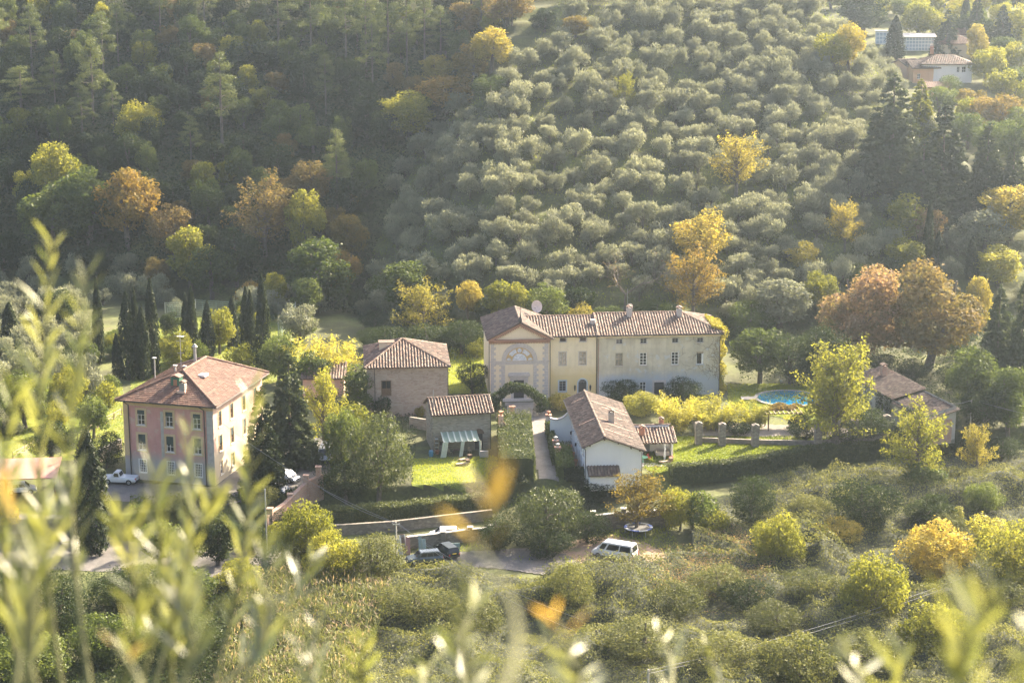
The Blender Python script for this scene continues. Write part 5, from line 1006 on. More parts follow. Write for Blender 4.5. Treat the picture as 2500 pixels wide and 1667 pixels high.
def curved(e, x0, x1, za, zb, sag, mt, cap, th=.3):
    m = MB(); mc = MB(); k = 12
    for i in range(k):
        f0, f1 = i / k, (i + 1) / k; A, B = x0 + (x1 - x0) * f0, x0 + (x1 - x0) * f1; h0, h1 = za + (zb - za) * f0 - sag * math.sin(PI * f0), za + (zb - za) * f1 - sag * math.sin(PI * f1)
        m.poly([(A, 0, -.8), (B, 0, -.8), (B, 0, h1), (A, 0, h0)]); m.poly([(B, th, -.8), (A, th, -.8), (A, th, h0), (B, th, h1)])
        mc.prism([(A, -.12, h0), (B, -.12, h1), (B, th + .12, h1), (A, th + .12, h0)], (0, 0, .2))
    m.build("wall", M[mt], e); mc.build("coping", M[cap], e)
curved(pw, 0, 3.2, 4.2, 2.0, .6, 'salmon', 'brick')
for x in (0.35,): m = MB(); m.box(x - .3, x + .3, -.16, .46, -.8, 4.45); m.build("pier", M['salmon'], pw)
lathe("clay_urn", (SO[0] + SL + .9 + .35, SO[1] + 2.45, 3.87), [(0, 0), (.2, 0), (.16, .15), (.3, .5), (.36, .55), (0, .56)], 'terracotta', "terracotta urn on the salmon curved wall's pier", "urn")
p0 = at_z(1283, 1095 * 1.0, 0)
cw = empty("curved_wall", at_z(1343, 1072, -.3), R(6), "white curved garden wall between the drive pier and the white house", "wall"); curved(cw, 0, 3.0, 3.0, 4.2, .75, 'white', 'stonetrim')
def pier(px, py, h, mt, label, urn=True, wd=.35, z=None):
    q = hit(px, py); e = empty("gate_pier", q, VY, label, "gate pier"); m = MB(); m.box(-wd, wd, -wd, wd, -.4, h); m.build("shaft", M[mt], e); m = MB(); m.box(-wd - .1, wd + .1, -wd - .1, wd + .1, h + .003, h + .15); m.build("cap", M['terratrim'], e)
    return q, h + .15
gp = []
for px, py, h, mt, lab in ((1260, 992, 2.4, 'stonetrim', "grey stone gate pier at the white curved wall"), (1281, 1066, 2.3, 'brick', "nearer brick gate pier right of the drive"), (1276, 1052, 2.3, 'brick', "farther brick gate pier right of the drive"), (1176, 972, 2.4, 'brick', "short brick pier under the vine arch's left side")):
    q, h_ = pier(px, py, h, mt, lab); gp.append((q, h_))
for (q, h_), lab in zip(gp[:3], ("clay urn on the grey stone gate pier", "white stone finial on the nearer brick pier", "white stone finial on the farther brick pier")):
    lathe("clay_urn" if "clay" in lab else "stone_finial", (q[0], q[1], q[2] + h_), [(0, 0), (.18, 0), (.1, .1), (.26, .38), (.3, .45), (0, .6)], 'terracotta' if "clay" in lab else 'paleboard', lab, "urn" if "clay" in lab else "finial")
# vine arch over the drive
va = empty("vine_arch", vloc(3.3, -8.6, 0), VY, "dark green vine arch over the drive before the chapel door", "arch")
for x in (-2.6, 2.9): m = MB(); m.tube([(x, 0, -.4), (x + .05, .05, 1.6), (x - .05, 0, 2.9)], [.42, .36, .3], 8); m.build("pillar", M['fieldstone'], va)
m = MB(); m.tube([(-2.6 + 5.5 * i / 10, 0, 2.7 + 1.3 * math.sin(PI * i / 10)) for i in range(11)], .06, 5); m.build("iron_hoop", M['darkmetal'], va)
rng = np.random.default_rng(5); bl = [(-2.6 + 5.5 * i / 12 + rng.normal() * .1, rng.normal() * .25, 2.9 + 1.25 * math.sin(PI * i / 12), rng.uniform(.7, 1.0)) for i in range(13)] + [(-3.4, 0, 2.2, 1.2), (-4.2, .2, 1.5, 1.2), (3.6, 0, 2.2, 1.0), (4.1, .2, 1.3, 1.0), (-3.2, 0, 1.2, 1.0), (3.5, 0, .9, .9)]
P_, d_, t_ = blob_cloud(bl, 8000, rng); V, Q = leaf_arrays(P_, d_, .26, .6, rng); link("foliage", np_mesh("foliage", V, Q, t_), LEAF['dark'], va)
# --- white house
WO = at_z(1430, 1175, -1); WY = R(4.5); wh = empty("white_house", WO, WY, "long white farmhouse with brown tiled gable roof in the middle", "house"); WL, WD_ = 7.45, 23.5
zl_, zr_, zt_ = 4.95, 4.25, 6.05; xr_ = 2.45
m = MB(); m.poly([(0, 0, -.8), (WL, 0, -.8), (WL, 0, zr_), (xr_, 0, zt_), (0, 0, zl_)]); m.poly([(WL, WD_, -.8), (0, WD_, -.8), (0, WD_, zl_), (xr_, WD_, zt_), (WL, WD_, zr_)]); wall(m, (WL, 0), PI / 2, WD_, -.8, zr_)
wo = []
for k, v in enumerate((2.6, 5.2, 7.4, 10.0, 13.0, 16.0, 19.0, 21.5)): wo.append((WD_ - v - .45, WD_ - v + .45, 2.95, 4.25)); 
for v, h in ((2.6, 1.9), (5.6, 2.1), (7.4, 2.2), (11.2, 2.0), (14.5, 2.1), (18, 2.0)): wo.append((WD_ - v - .45, WD_ - v + .45, .1 if v in (5.6, 11.2) else .9, h))
p = wall(m, (0, WD_), -PI / 2, WD_, -.8, zl_, wo); m.build("wall", M['white'], wh)
for k, o in enumerate(wo): window(wh, p, *o, frame='greypaint', nv=2, nh=2, sill='stonetrim', name='window')
m = MB(); E_ = .45
L0, L1 = (-.5, -E_, zl_ - .12), (-.5, WD_ + E_, zl_ - .12); T0, T1 = (xr_, -E_, zt_ + .08), (xr_, WD_ + E_, zt_ + .08); R0, R1 = (WL + .5, -E_, zr_ - .1), (WL + .5, WD_ + E_, zr_ - .1)
tiled_slope(m, [L1, L0, T0, T1]); tiled_slope(m, [R0, R1, T1, T0]); ridge_caps(m, (xr_, -E_, zt_ + .12), (xr_, WD_ + E_, zt_ + .12), .17); rw = m.build("roof", M['tile2'], wh)
m = MB()
for f0, f1, side in ((.25, .95, -1), (.25, .95, -1), ): pass
for v, a, b, s in ((20.5, .1, .75, -1), (9.2, .05, .8, -1), (21.3, .05, .98, 1), (18.5, .05, .99, 1), (16.8, .3, .98, 1), (9.8, .05, .95, 1), (8.0, .05, .99, 1), (4.2, .1, .8, 1), (13.0, .5, .9, 1)):   # pale replaced tile rows
    T_, E2 = Vector((xr_, v, zt_ + .2)), Vector(((-.5 if s < 0 else WL + .5), v, (zl_ - .02 if s < 0 else zr_))); n_ = int((E2 - T_).length * (b - a) / .4)
    for i in range(n_):
        P0, P1 = T_.lerp(E2, a + (b - a) * i / n_), T_.lerp(E2, a + (b - a) * (i + .92) / n_); m.tube([P0 + Vector((0, 0, -.09)), P1 + Vector((0, 0, -.07))], .1, 6, .9)
m.build("pale_tile_rows", M['salmon'], rw)
chimney(rw, 4.55, 9.3, 4.9, 6.9, .75, .6, 'greywall', 'tile2')
m = MB()
for x, z in ((.5, 5.05), (2.45, 5.85), (4.3, 5.3), (6.0, 4.6), (7.2, 4.2)): m.box(x - .07, x + .07, -.4, -.003, z - .12, z + .04)
m.build("rafters", M['wood'], wh)
pipe(wh, [(-.3, -.3, 4.75), (-.06, -.06, 4.4), (-.06, -.06, -.4)]); pipe(wh, [(WL + .07, -.07, 4.1), (WL + .07, -.07, -.4)]); m = MB(); m.tube([(-.58, -.4, 4.8), (-.58, WD_, 4.85)], .07, 6); m.build("gutter", M['gutter'], wh); m = MB(); m.tube([(WL + .58, -.4, 4.12), (WL + .58, WD_, 4.15)], .07, 6); m.build("gutter", M['gutter'], wh)
for v in (9.2, 15): m = MB(); m.tube([(0, v, 2.7), (-.4, v, 2.7)], .03, 5); m.tube([(-.4, v, 2.2), (-.4, v, 2.3), (-.4, v, 2.6), (-.4, v, 2.7)], [.05, .12, .14, .03], 6); m.build("wall_lamp", M['darkmetal'], wh)
def wl(u, v, z=0): c, s = math.cos(WY), math.sin(WY); return (WO[0] + u * c - v * s, WO[1] + u * s + v * c, WO[2] + z)
ls = empty("lean_to", wl(.25, -.004), WY, "small white lean-to shed with tiled roof against the white gable", "shed"); m = MB(); wall(m, (.1, -1.7), 0, 3.7, -.8, 1.35); wall(m, (3.8, -1.7), PI / 2, 1.7, -.8, 1.35); wall(m, (.1, 0), -PI / 2, 1.7, -.8, 1.35); m.poly([(3.8, -1.7, 1.35), (3.8, 0, 1.35), (3.8, 0, 1.9)]); m.poly([(.1, -1.7, 1.35), (.1, 0, 1.35), (.1, 0, 1.9)]); m.build("wall", M['white'], ls)
m = MB(); tiled_slope(m, [(-.15, -2.1, 1.4), (4.1, -2.1, 1.4), (4.1, -.01, 2.15), (-.15, -.01, 2.15)]); m.build("roof", M['tile2'], ls); pipe(ls, [(3.85, -1.8, 1.3), (3.85, -1.8, -.4)])
pt_ = empty("portico", wl(WL + .02, 9.2), WY, "white portico annex with tiled roof on the white house's right side", "portico"); PW = 5.6
m = MB(); wall(m, (0, 3.2), 0, PW, -.8, 3.2); wall(m, (0, 0), 0, 1.5, -.8, 2.55); wall(m, (PW, 0), PI / 2, 3.2, -.8, 2.55); wall(m, (PW, 3.6), PI, PW, -.8, 3.9); wall(m, (0, 3.201), 0, PW, 3.2, 3.9); m.box(-.0, PW, 3.2, 3.6, 3.9, 4.0); m.build("wall", M['white'], pt_)
m = MB(); tiled_slope(m, [(-.02, -.7, 2.6), (PW + .5, -.7, 2.6), (PW + .5, 3.18, 3.75), (-.02, 3.18, 3.75)]); ridge_caps(m, (-.0, 3.4, 4.05), (PW + .2, 3.4, 4.05)); ridge_caps(m, (PW + .45, -.7, 2.65), (PW + .45, 3.18, 3.8)); rp = m.build("roof", M['tile'], pt_); chimney(rp, 1.5, 1.4, 3.0, 4.2, .75, .6, 'terracotta', 'tile'); chimney(rp, 4.6, 3.9, 3.2, 4.6, .6, .5, 'terracotta', 'tile')
for x in (4.5, PW - .1): m = MB(); m.box(x - .12, x + .12, -.5, -.26, -.8, 2.5); m.build("post", M['whitepaint'], pt_)
m = MB(); m.box(1.6, 2.9, 3.0, 3.19, -.1, 2.3); m.build("door", M['greypaint'], pt_); m = MB(); m.box(3.5, 5.4, 1.0, 2.4, 0, .8); m.build("counter", M['stonetrim'], pt_)
m = MB(); m.box(-.0, PW + .1, -3.4, -.001, -.8, .12); tag(m.build("patio", M['concrete']), kind='structure'); po = bpy.data.objects["patio"]; po.location = pt_.location; po.rotation_euler = pt_.rotation_euler
def pl_(u, v, z=.12): return wl(WL + .02 + u, 9.2 + v, z)
lathe("round_table", pl_(1.3, -1.3), [(0, 0), (.25, 0), (.06, .1), (.05, .68), (.75, .7), (.75, .75), (0, .76)], 'greenplastic', "round green garden table on the patio", "table", 16)
chair(pl_(2.3, -.5), 1.0, "red chair on the patio by the portico", 'redplastic'); lounger(pl_(4.3, -2.2), R(10), "low dark bench at the patio's edge"); lathe("clay_pot", pl_(5.3, -1.0), POT, 'terracotta', "clay pot at the portico's right post", "pot")
for i, (px, py) in enumerate(((1370, 1073), (1365, 1052), (1357, 1028), (1350, 1005))): q = wl(-.7, 3.5 + 3.6 * i, .0); lathe("clay_pot", q, [(a * 1.3, b * 1.5) for a, b in POT], 'terracotta', ("clay pot nearest the gable", "second clay pot", "third clay pot", "farthest clay pot")[i] + " along the white house's left wall", "pot")
# --- pink house
KO = at_z(526, 1184, -1); KY = R(-15); pk = empty("pink_house", KO, KY, "three-storey pink house with red hipped roof on the left", "house"); PF, PD = 12.9, 17.3; PH = 10.9
fo = []; a_ = lambda x: (x - 280 * 0) 
for c in (2.55, 6.6, 10.55):
    fo += [(c - .52, c + .52, 7.55, 9.6), (c - .52, c + .52, 4.1, 6.25), (c - .5, c + .5, .95, 2.75)]
m = MB(); p = wall(m, (-PF, 0), 0, PF, -1.2, PH, fo); wall(m, (0, PD), PI, PF, -1.2, PH); wall(m, (-PF, PD), -PI / 2, PD, -1.2, PH); m.build("wall", M['pinkp'], pk)
so = []
for c in (2.2, 6.2, 10.5, 14.6): so += [(c - .5, c + .5, 7.5, 9.6), (c - .5, c + .5, 4.1, 6.3), (c - .45, c + .45, .9, 2.7)]
m = MB(); p3 = wall(m, (0, 0), PI / 2, PD, -1.2, PH, so); m.build("side_wall", M['peach'], pk)['label'] = "sunlit peach-coloured side wall"
for k, o in enumerate(fo):
    if k % 3 == 2: f = window(pk, p, *o, frame='whitepaint', nv=4, nh=5, surround='whitepaint', sw=.1, fw=.07)
    else: f = window(pk, p, *o, frame='whitepaint', nv=2, nh=3, surround='ochre', sw=.3, sill='whitepaint', blind=.28 if k % 3 == 0 else .55)
for k, o in enumerate(so): window(pk, p3, *o, frame='palewood' if k % 3 != 2 else 'whitepaint', nv=2, nh=3, surround='ochre', sw=.12, sill='whitepaint', blind=.25 if k % 3 == 0 else .5 if k % 3 == 1 else 0)
m = MB(); bars(m, p, .0, PF, PH - .75, PH, -.03, -.002); bars(m, p, 0, .75, 3.2, PH - .75, -.03, -.002); m.build("ochre_frieze", M['ochre'], pk)
m = MB(); bars(m, p, PF - .95, PF, -1.0, PH - .76, -.035, -.002); bars(m, p, 5.35, 5.75, 3.3, 9.6, -.03, -.002); m.build("grey_strip", M['greywall' if False else 'concrete'], pk)
zc = PH + .05; o_ = .75; c = [(-PF - o_, -o_, zc), (o_, -o_, zc), (o_, PD + o_, zc), (-PF - o_, PD + o_, zc)]; r0, r1 = (-PF / 2, 5.3, PH + 3.0), (-PF / 2, PD - 4.2, PH + 3.0)
m = MB(); tiled_slope(m, [c[0], c[1], r0], mode='flat'); tiled_slope(m, [c[1], c[2], r1, r0], mode='flat'); tiled_slope(m, [c[2], c[3], r1], mode='flat'); tiled_slope(m, [c[3], c[0], r0, r1], mode='flat')
for A, B in ((c[0], r0), (c[1], r0), (c[2], r1), (c[3], r1), (r0, r1)): ridge_caps(m, (A[0], A[1], A[2] + .06), (B[0], B[1], B[2] + .06), .17)
rk = m.build("roof", M['redtile'], pk)
chimney(rk, -4.9, 1.7, 11.6, 13.2, .75, .7, 'greywall', 'redtile'); m = MB(); m.box(-5.6, -4.4, 1.2, 2.4, 11.2, 12.2); m.build("chimney_base", M['salmon'], rk)
m = MB(); m.box(-7.0, -5.75, 2.5, 3.6, 11.9, 13.75); dh = m.build("roof_hut", M['cabinpaint'], rk); m = MB(); m.prism([(-7.15, 2.35, 13.76), (-5.6, 2.35, 13.76), (-6.4, 2.35, 14.05)], (0, 1.4, 0)); m.build("hut_roof", M['redtile'], dh); m = MB(); m.box(-6.6, -6.1, 2.46, 2.499, 12.4, 13.4); m.build("hut_door", M['terracotta'], dh)
m = MB(); m.box(-4.6, -3.6, 6.0, 7.3, 13.0, 13.28); sk = m.build("skylight", M['whitepaint'], rk)
m = MB(); m.tube([(-7.6, 12.0, 13.4), (-7.6, 12.0, 15.6)], .22, 8); m.tube([(-7.6, 12.0, 15.6), (-7.6, 12.0, 16.0)], [.42, .1], 8); m.build("flue", M['concrete'], rk)
m = MB(); m.tube([(-8.6, 9.5, 13.2), (-8.6, 9.5, 18.0)], .04, 5)
for z, l in ((17.6, .9), (16.9, .6), (15.2, .5)): m.tube([(-8.6 - l, 9.5, z), (-8.6 + l, 9.5, z + .1)], .025, 4)
for i in range(5): m.tube([(-8.9 + .2 * i, 9.2, 17.6), (-8.9 + .2 * i, 9.8, 17.6)], .02, 4)
m.build("aerial", M['metal'], rk)
m = MB(); m.tube([(-12.3, 9, 11.6), (-12.3, 9, 14.4)], .09, 6); m.box(-12.55, -12.05, 8.75, 9.25, 14.4, 14.5); m.build("flue", M['metal'], rk)
for x in (-11.6, -10.2): m = MB(); m.tube([(x + 2.8, 8, 12), (x + 2.8, 8, 13.8)], .14, 6); m.box(x + 2.55, x + 3.05, 7.75, 8.25, 13.8, 13.9); m.build("flue", M['concrete'], rk)
m = MB(); m.tube([(-PF - o_, -o_ - .06, zc - .08), (o_, -o_ - .06, zc - .1)], .08, 6); m.build("gutter", M['gutter'], pk); m = MB(); m.tube([(o_ + .06, -o_, zc - .1), (o_ + .06, PD + o_, zc - .08)], .08, 6); m.build("gutter", M['gutter'], pk)
pipe(pk, [(-PF + .35, -o_ + .1, PH - .1), (-PF + .8, -.12, PH - .7), (-PF + .85, -.1, -.5)], .07); pipe(pk, [(-1.75, -o_ + .1, PH - .1), (-1.25, -.12, PH - .7), (-1.2, -.1, -.5)], .07)
# small outbuilding behind the firs
ob = empty("outbuilding", at_z(740, 975, -.3), R(2), "low outbuilding with tiled roof peeping between firs and bamboo", "outbuilding"); m = MB(); wall(m, (0, 0), 0, 6.2, -.6, 3.3); wall(m, (6.2, 0), PI / 2, 5, -.6, 3.3); wall(m, (0, 5), -PI / 2, 5, -.6, 3.3); wall(m, (6.2, 5), PI, 6.2, -.6, 3.3); m.build("wall", M['salmon'], ob); m = MB(); tiled_slope(m, [(-.3, -.4, 3.3), (6.5, -.4, 3.3), (6.5, 5.4, 4.5), (-.3, 5.4, 4.5)]); m.build("roof", M['tile'], ob)
# --- long ruin on the right
A_ = at_z(2331, 1068, -.4); B_ = at_z(2150, 965, .2); uy = math.atan2(B_[1] - A_[1], B_[0] - A_[0])
ru = empty("ruined_barn", A_, uy - PI / 2, "long ivy-grown old stable with sagging tiled roof on the right", "barn"); RL = math.hypot(B_[0] - A_[0], B_[1] - A_[1]); RW = 4.8   # local y runs along the building, local x to the right
m = MB(); wall(m, (-RW, RL), -PI / 2, RL, -.8, 3.6, [(RL - 7.2, RL - 6.2, -.3, 2.2), (RL * .4, RL * .4 + .9, 1.0, 2.2)]); wall(m, (-RW, 0), 0, RW, -.8, 3.6); wall(m, (0, 0), PI / 2, RL, -.8, 4.7); wall(m, (0, RL), PI, RW, -.8, 4.7); m.poly([(-RW, 0, 3.6), (0, 0, 3.6), (0, 0, 4.7)]); m.build("wall", M['greywall'], ru)
m = MB(); m.box(-RW + .8, -.6, -.05, -.002, -.6, 2.8); m.build("brick_panel", M['brick'], ru)
m = MB(); h_ = RL * .42; tiled_slope(m, [(-RW - .4, h_, 3.2), (-RW - .4, -.5, 3.05), (.3, -.5, 4.3), (.3, h_, 4.5)]); tiled_slope(m, [(-RW - .4, RL + .4, 3.95), (-RW - .4, h_ + .02, 3.75), (.3, h_ + .02, 4.95), (.3, RL + .4, 5.1)]); rr_ = m.build("roof", M['tile2'], ru)
chimney(rr_, -1.6, RL - 3.5, 4.4, 6.2, .8, .8, 'brick', 'tile2')
m = MB(); m.box(-RW - 1.4, -RW - .6, RL + .6, RL + 1.4, -.6, 4.6); m.build("end_pier", M['concrete'], ru)
n = 3500; rng = np.random.default_rng(9); yy = rng.uniform(0, RL, n); ok = np.sin(yy * .7) + np.sin(yy * 1.9 + 1) > .2; zz = rng.uniform(0, 3.9, n); V, Q = leaf_arrays(np.stack([-RW - .1 - rng.uniform(0, .5, n), yy, zz], 1)[ok], np.tile([-1., 0, .3], (ok.sum(), 1)), .3, .6, rng); iv = link("ivy", np_mesh("ivy", V, Q, rng.random(ok.sum())), LEAF['dark']); iv.location = A_; iv.rotation_euler = (0, 0, uy - PI / 2); tag(iv, "dark ivy hanging down the old stable's wall", "ivy")
# --- clipped hedges
def hedge(pts, hh, wd, col, n, label, name="hedge", seed=0, ls=.26, base=None, top_wild=.12):
    rng = np.random.default_rng(seed); V = []; Q = []; T = []; nv_ = 0; core = MB(); e0 = Vector((*pts[0][:2], 0)); tot = sum(math.dist(a[:2], b[:2]) for a, b in zip(pts[:-1], pts[1:]))
    for A, B in zip(pts[:-1], pts[1:]):
        A, B = np.array(A[:2]), np.array(B[:2]); L = np.linalg.norm(B - A); d = (B - A) / L; nn = np.array([-d[1], d[0]]); k = int(n * L / tot)
        s = rng.uniform(-.3, L + .3, k); q = rng.random(k); side = np.where(q < .4, 0, np.where(q < .72, -1, 1)); off = np.where(side == 0, rng.uniform(-wd / 2, wd / 2, k), side * (wd / 2 + rng.normal(size=k) * .07)); zr = np.where(side == 0, hh + rng.normal(size=k) * top_wild, rng.uniform(0, hh, k))
        xy = A + d * s[:, None] + nn * off[:, None]; cen = A + d * s[:, None]; z = terrain(cen[:, 0], cen[:, 1]) + zr * (1 + .05 * np.sin(s * 1.3))
        P = np.stack([xy[:, 0] - e0.x, xy[:, 1] - e0.y, z], 1); Nn = np.where((side == 0)[:, None], np.array([0, 0, 1.]), np.concatenate([nn * 1.0, [0.1]])[None] * side[:, None])
        v, f = leaf_arrays(P, Nn, ls, .55, rng, .75); V.append(v); Q.append(f + nv_); nv_ += len(v); T.append(rng.random(k))
        kk = max(1, int(L / 2))
        for i in range(kk):
            a, b = A + d * L * i / kk, A + d * L * (i + 1) / kk; w2 = wd / 2 - .1
            za, zb = float(terrain(*a)), float(terrain(*b)); P4 = [a - nn * w2, b - nn * w2, b + nn * w2, a + nn * w2]; zz = [za, zb, zb, za]
            lo = [(q_[0] - e0.x, q_[1] - e0.y, z_ - .4) for q_, z_ in zip(P4, zz)]; hi = [(q_[0] - e0.x, q_[1] - e0.y, z_ + hh - .15) for q_, z_ in zip(P4, zz)]; core.poly(hi, .1)
            for s_ in range(4): core.poly([lo[s_], lo[(s_ + 1) % 4], hi[(s_ + 1) % 4], hi[s_]], .1)
    nvc = len(core.v); me = bpy.data.meshes.new(name); allv = np.concatenate(V)
    fc = [tuple(r) for r in np.concatenate(Q).tolist()]; me.from_pydata(allv.tolist() + core.v, [], fc + [tuple(i + len(allv) for i in f) for f in core.f]); at_ = me.attributes.new("tint", 'FLOAT', 'FACE'); at_.data.foreach_set("value", np.concatenate(T + [np.array(core.t)]).astype(np.float32))
    o = link(name, me, LEAF[col]); o.location = (e0.x, e0.y, 0); return tag(o, label, "hedge")
hedge([G2(1540, 1118), G2(1700, 1092), G2(1880, 1062), G2(2060, 1042)], 2.3, 1.5, 'laurel', 16000, "long clipped hedge running diagonally below the sunny side lawn", seed=1)
hedge([G2(745, 1206), G2(860, 1198), G2(1000, 1186), G2(1120, 1168)], 2.1, 1.9, 'laurel', 12000, "lower clipped hedge on top of the stone retaining wall", seed=2)
hedge([G2(1188, 1122), G2(1184, 1060), G2(1181, 1000)], 3.2, 4.6, 'laurel', 16000, "tall broad hedge along the drive's left side", seed=3, top_wild=.3)
hedge([G2(1277, 1070), G2(1268, 1030), G2(1260, 995)], 1.6, .9, 'green', 4200, "narrow hedge along the drive's right side", seed=4)
hedge([G2(1300, 1120), G2(1420, 1128)], 1.3, 1.1, 'dark', 3800, "dark low hedge in front of the white lean-to", seed=5)
hedge([G2(1300, 1105), G2(1290, 1050)], 1.8, 2.2, 'green', 4200, "loose green shrubs in a row between drive and white house", seed=6, top_wild=.35)
# --- pool, deck, pillars, pergola
pc = at_z(1925, 973, .02); pr = 4.7
m = MB(); k = 40; ci = [(pr * math.cos(2 * PI * i / k), pr * .92 * math.sin(2 * PI * i / k)) for i in range(k)]; co_ = [(a * 1.11, b * 1.11) for a, b in ci]
for i in range(k):
    j = (i + 1) % k; m.prism([(*ci[i], .06), (*co_[i], .06), (*co_[j], .06), (*ci[j], .06)], (0, 0, .1)); m.poly([(*ci[i], -.3), (*ci[i], .06), (*ci[j], .06), (*ci[j], -.3)])
pool = empty("swimming_pool", pc, 0, "round turquoise swimming pool with pale coping", "pool"); m.build("coping", M['pooltile'], pool)
m = MB(); m.poly([(*q, .09) for q in ci]); m.build("water", M['poolwater'], pool); m = MB(); m.box(-7.2, -4.9, -1.0, .6, .05, .2); m.build("entry_slab", M['pooltile'], pool)
sb = hit(2010, 905)
def sunbed(loc, rz, label): return furniture("sun_lounger", loc, rz, [("mattress", 'paleboard', [(-1.0, .5, -.32, .32, .3, .38)]), ("backrest", 'paleboard', [(.5, 1.0, -.32, .32, .38, .62)]), ("leg", 'whitepaint', [(x - .03, x + .03, s * .28 - .03, s * .28 + .03, 0, .3) for x in (-.8, .4) for s in (-1, 1)])], label, "sun lounger")
for i in range(4): sunbed((sb[0] - 1.2 + .2 * i, sb[1] - 1.6 + 1.35 * i, sb[2] + .05), R(-4), ("first white sun lounger beyond the cherry tree, nearest the pool", "second white sun lounger beyond the cherry tree", "third white sun lounger beyond the cherry tree", "fourth white sun lounger, farthest beyond the cherry tree")[i])
lathe("ball", tuple(hit(1794, 880) + np.array([0, 0, .05])), [(0, 0), (.2, .06), (.27, .26), (.2, .46), (0, .52)], 'paleboard', "small white ball lying at the back of the pool lawn", "ball")
PX = ((1604, 1022, "first stone pillar beside the bamboo, leftmost of the row"), (1658, 1024, "second stone pillar of the row"), (1734, 1027, "third stone pillar, just left of the cherry tree"), (1878, 1030, "fourth stone pillar, under the cherry tree"), (1961, 1022, "fifth stone pillar, right of the cherry trunk"), (2035, 1012, "rightmost stone pillar behind the clipped hedge"))
for i, (px, py, lab) in enumerate(PX):
    q = hit(px, py); e = empty("stone_pillar", q, VY, lab, "pillar", "stone pillars along the garden terrace"); m = MB(); rr = random.Random(i); m.box(-.48, .48, -.48, .48, -.5, 3.1)
    m.build("shaft", M['rubble'], e); m = MB(); m.prism([(-.5, -.5, 3.103), (.5, -.5, 3.103), (.5, .5, 3.103), (-.5, .5, 3.103)], (0, 0, .12)); m.prism([(-.4, -.4, 3.225), (.4, -.4, 3.225), (.0, -.4, 3.4)], (0, .8, 0)); m.build("cap", M['rubble'], e)
run_wall("terrace_wall", [G2(1606, 1017), G2(1734, 1021), G2(1878, 1024), G2(1961, 1017), G2(2040, 1006)], .75, .4, 'rubble', None, "low dry-stone terrace wall between the stone pillars")
pg = empty("pergola", tuple(hit(1795, 985)), VY, "wooden pergola overgrown by a reddish vine before the pool", "pergola")
for x in (-2.2, 2.4):
    for y in (-1.2, 1.2): m = MB(); m.box(x - .08, x + .08, y - .08, y + .08, -.4, 2.5); m.build("post", M['wood'], pg)
m = MB()
for y in (-1.2, 1.2): m.box(-2.8, 3.0, y - .06, y + .06, 2.503, 2.65)
m.build("beam", M['wood'], pg); m = MB()
for i in range(9): x = -2.6 + .65 * i; m.box(x - .045, x + .045, -1.9, 1.8, 2.653, 2.77)
m.build("rafters", M['palewood'], pg)
rng = np.random.default_rng(15); bl = [(rng.uniform(-2.4, 3.4), rng.uniform(-.2, 1.9), 2.85 + rng.uniform(-.1, .2), rng.uniform(.45, .75)) for _ in range(16)]; P_, d_, t_ = blob_cloud(bl, 4200, rng, flat=.5); V, Q = leaf_arrays(P_, d_, .24, .6, rng); link("vine", np_mesh("vine", V, Q, t_), LEAF['rust'], pg)
bl = [(rng.uniform(1.2, 3.2), rng.uniform(-1.4, -.6), rng.uniform(.2, 2.2), .7) for _ in range(12)]; P_, d_, t_ = blob_cloud(bl, 3200, rng); V, Q = leaf_arrays(P_, d_, .24, .6, rng); link("side_foliage", np_mesh("side_foliage", V, Q, t_), LEAF['dark'], pg)
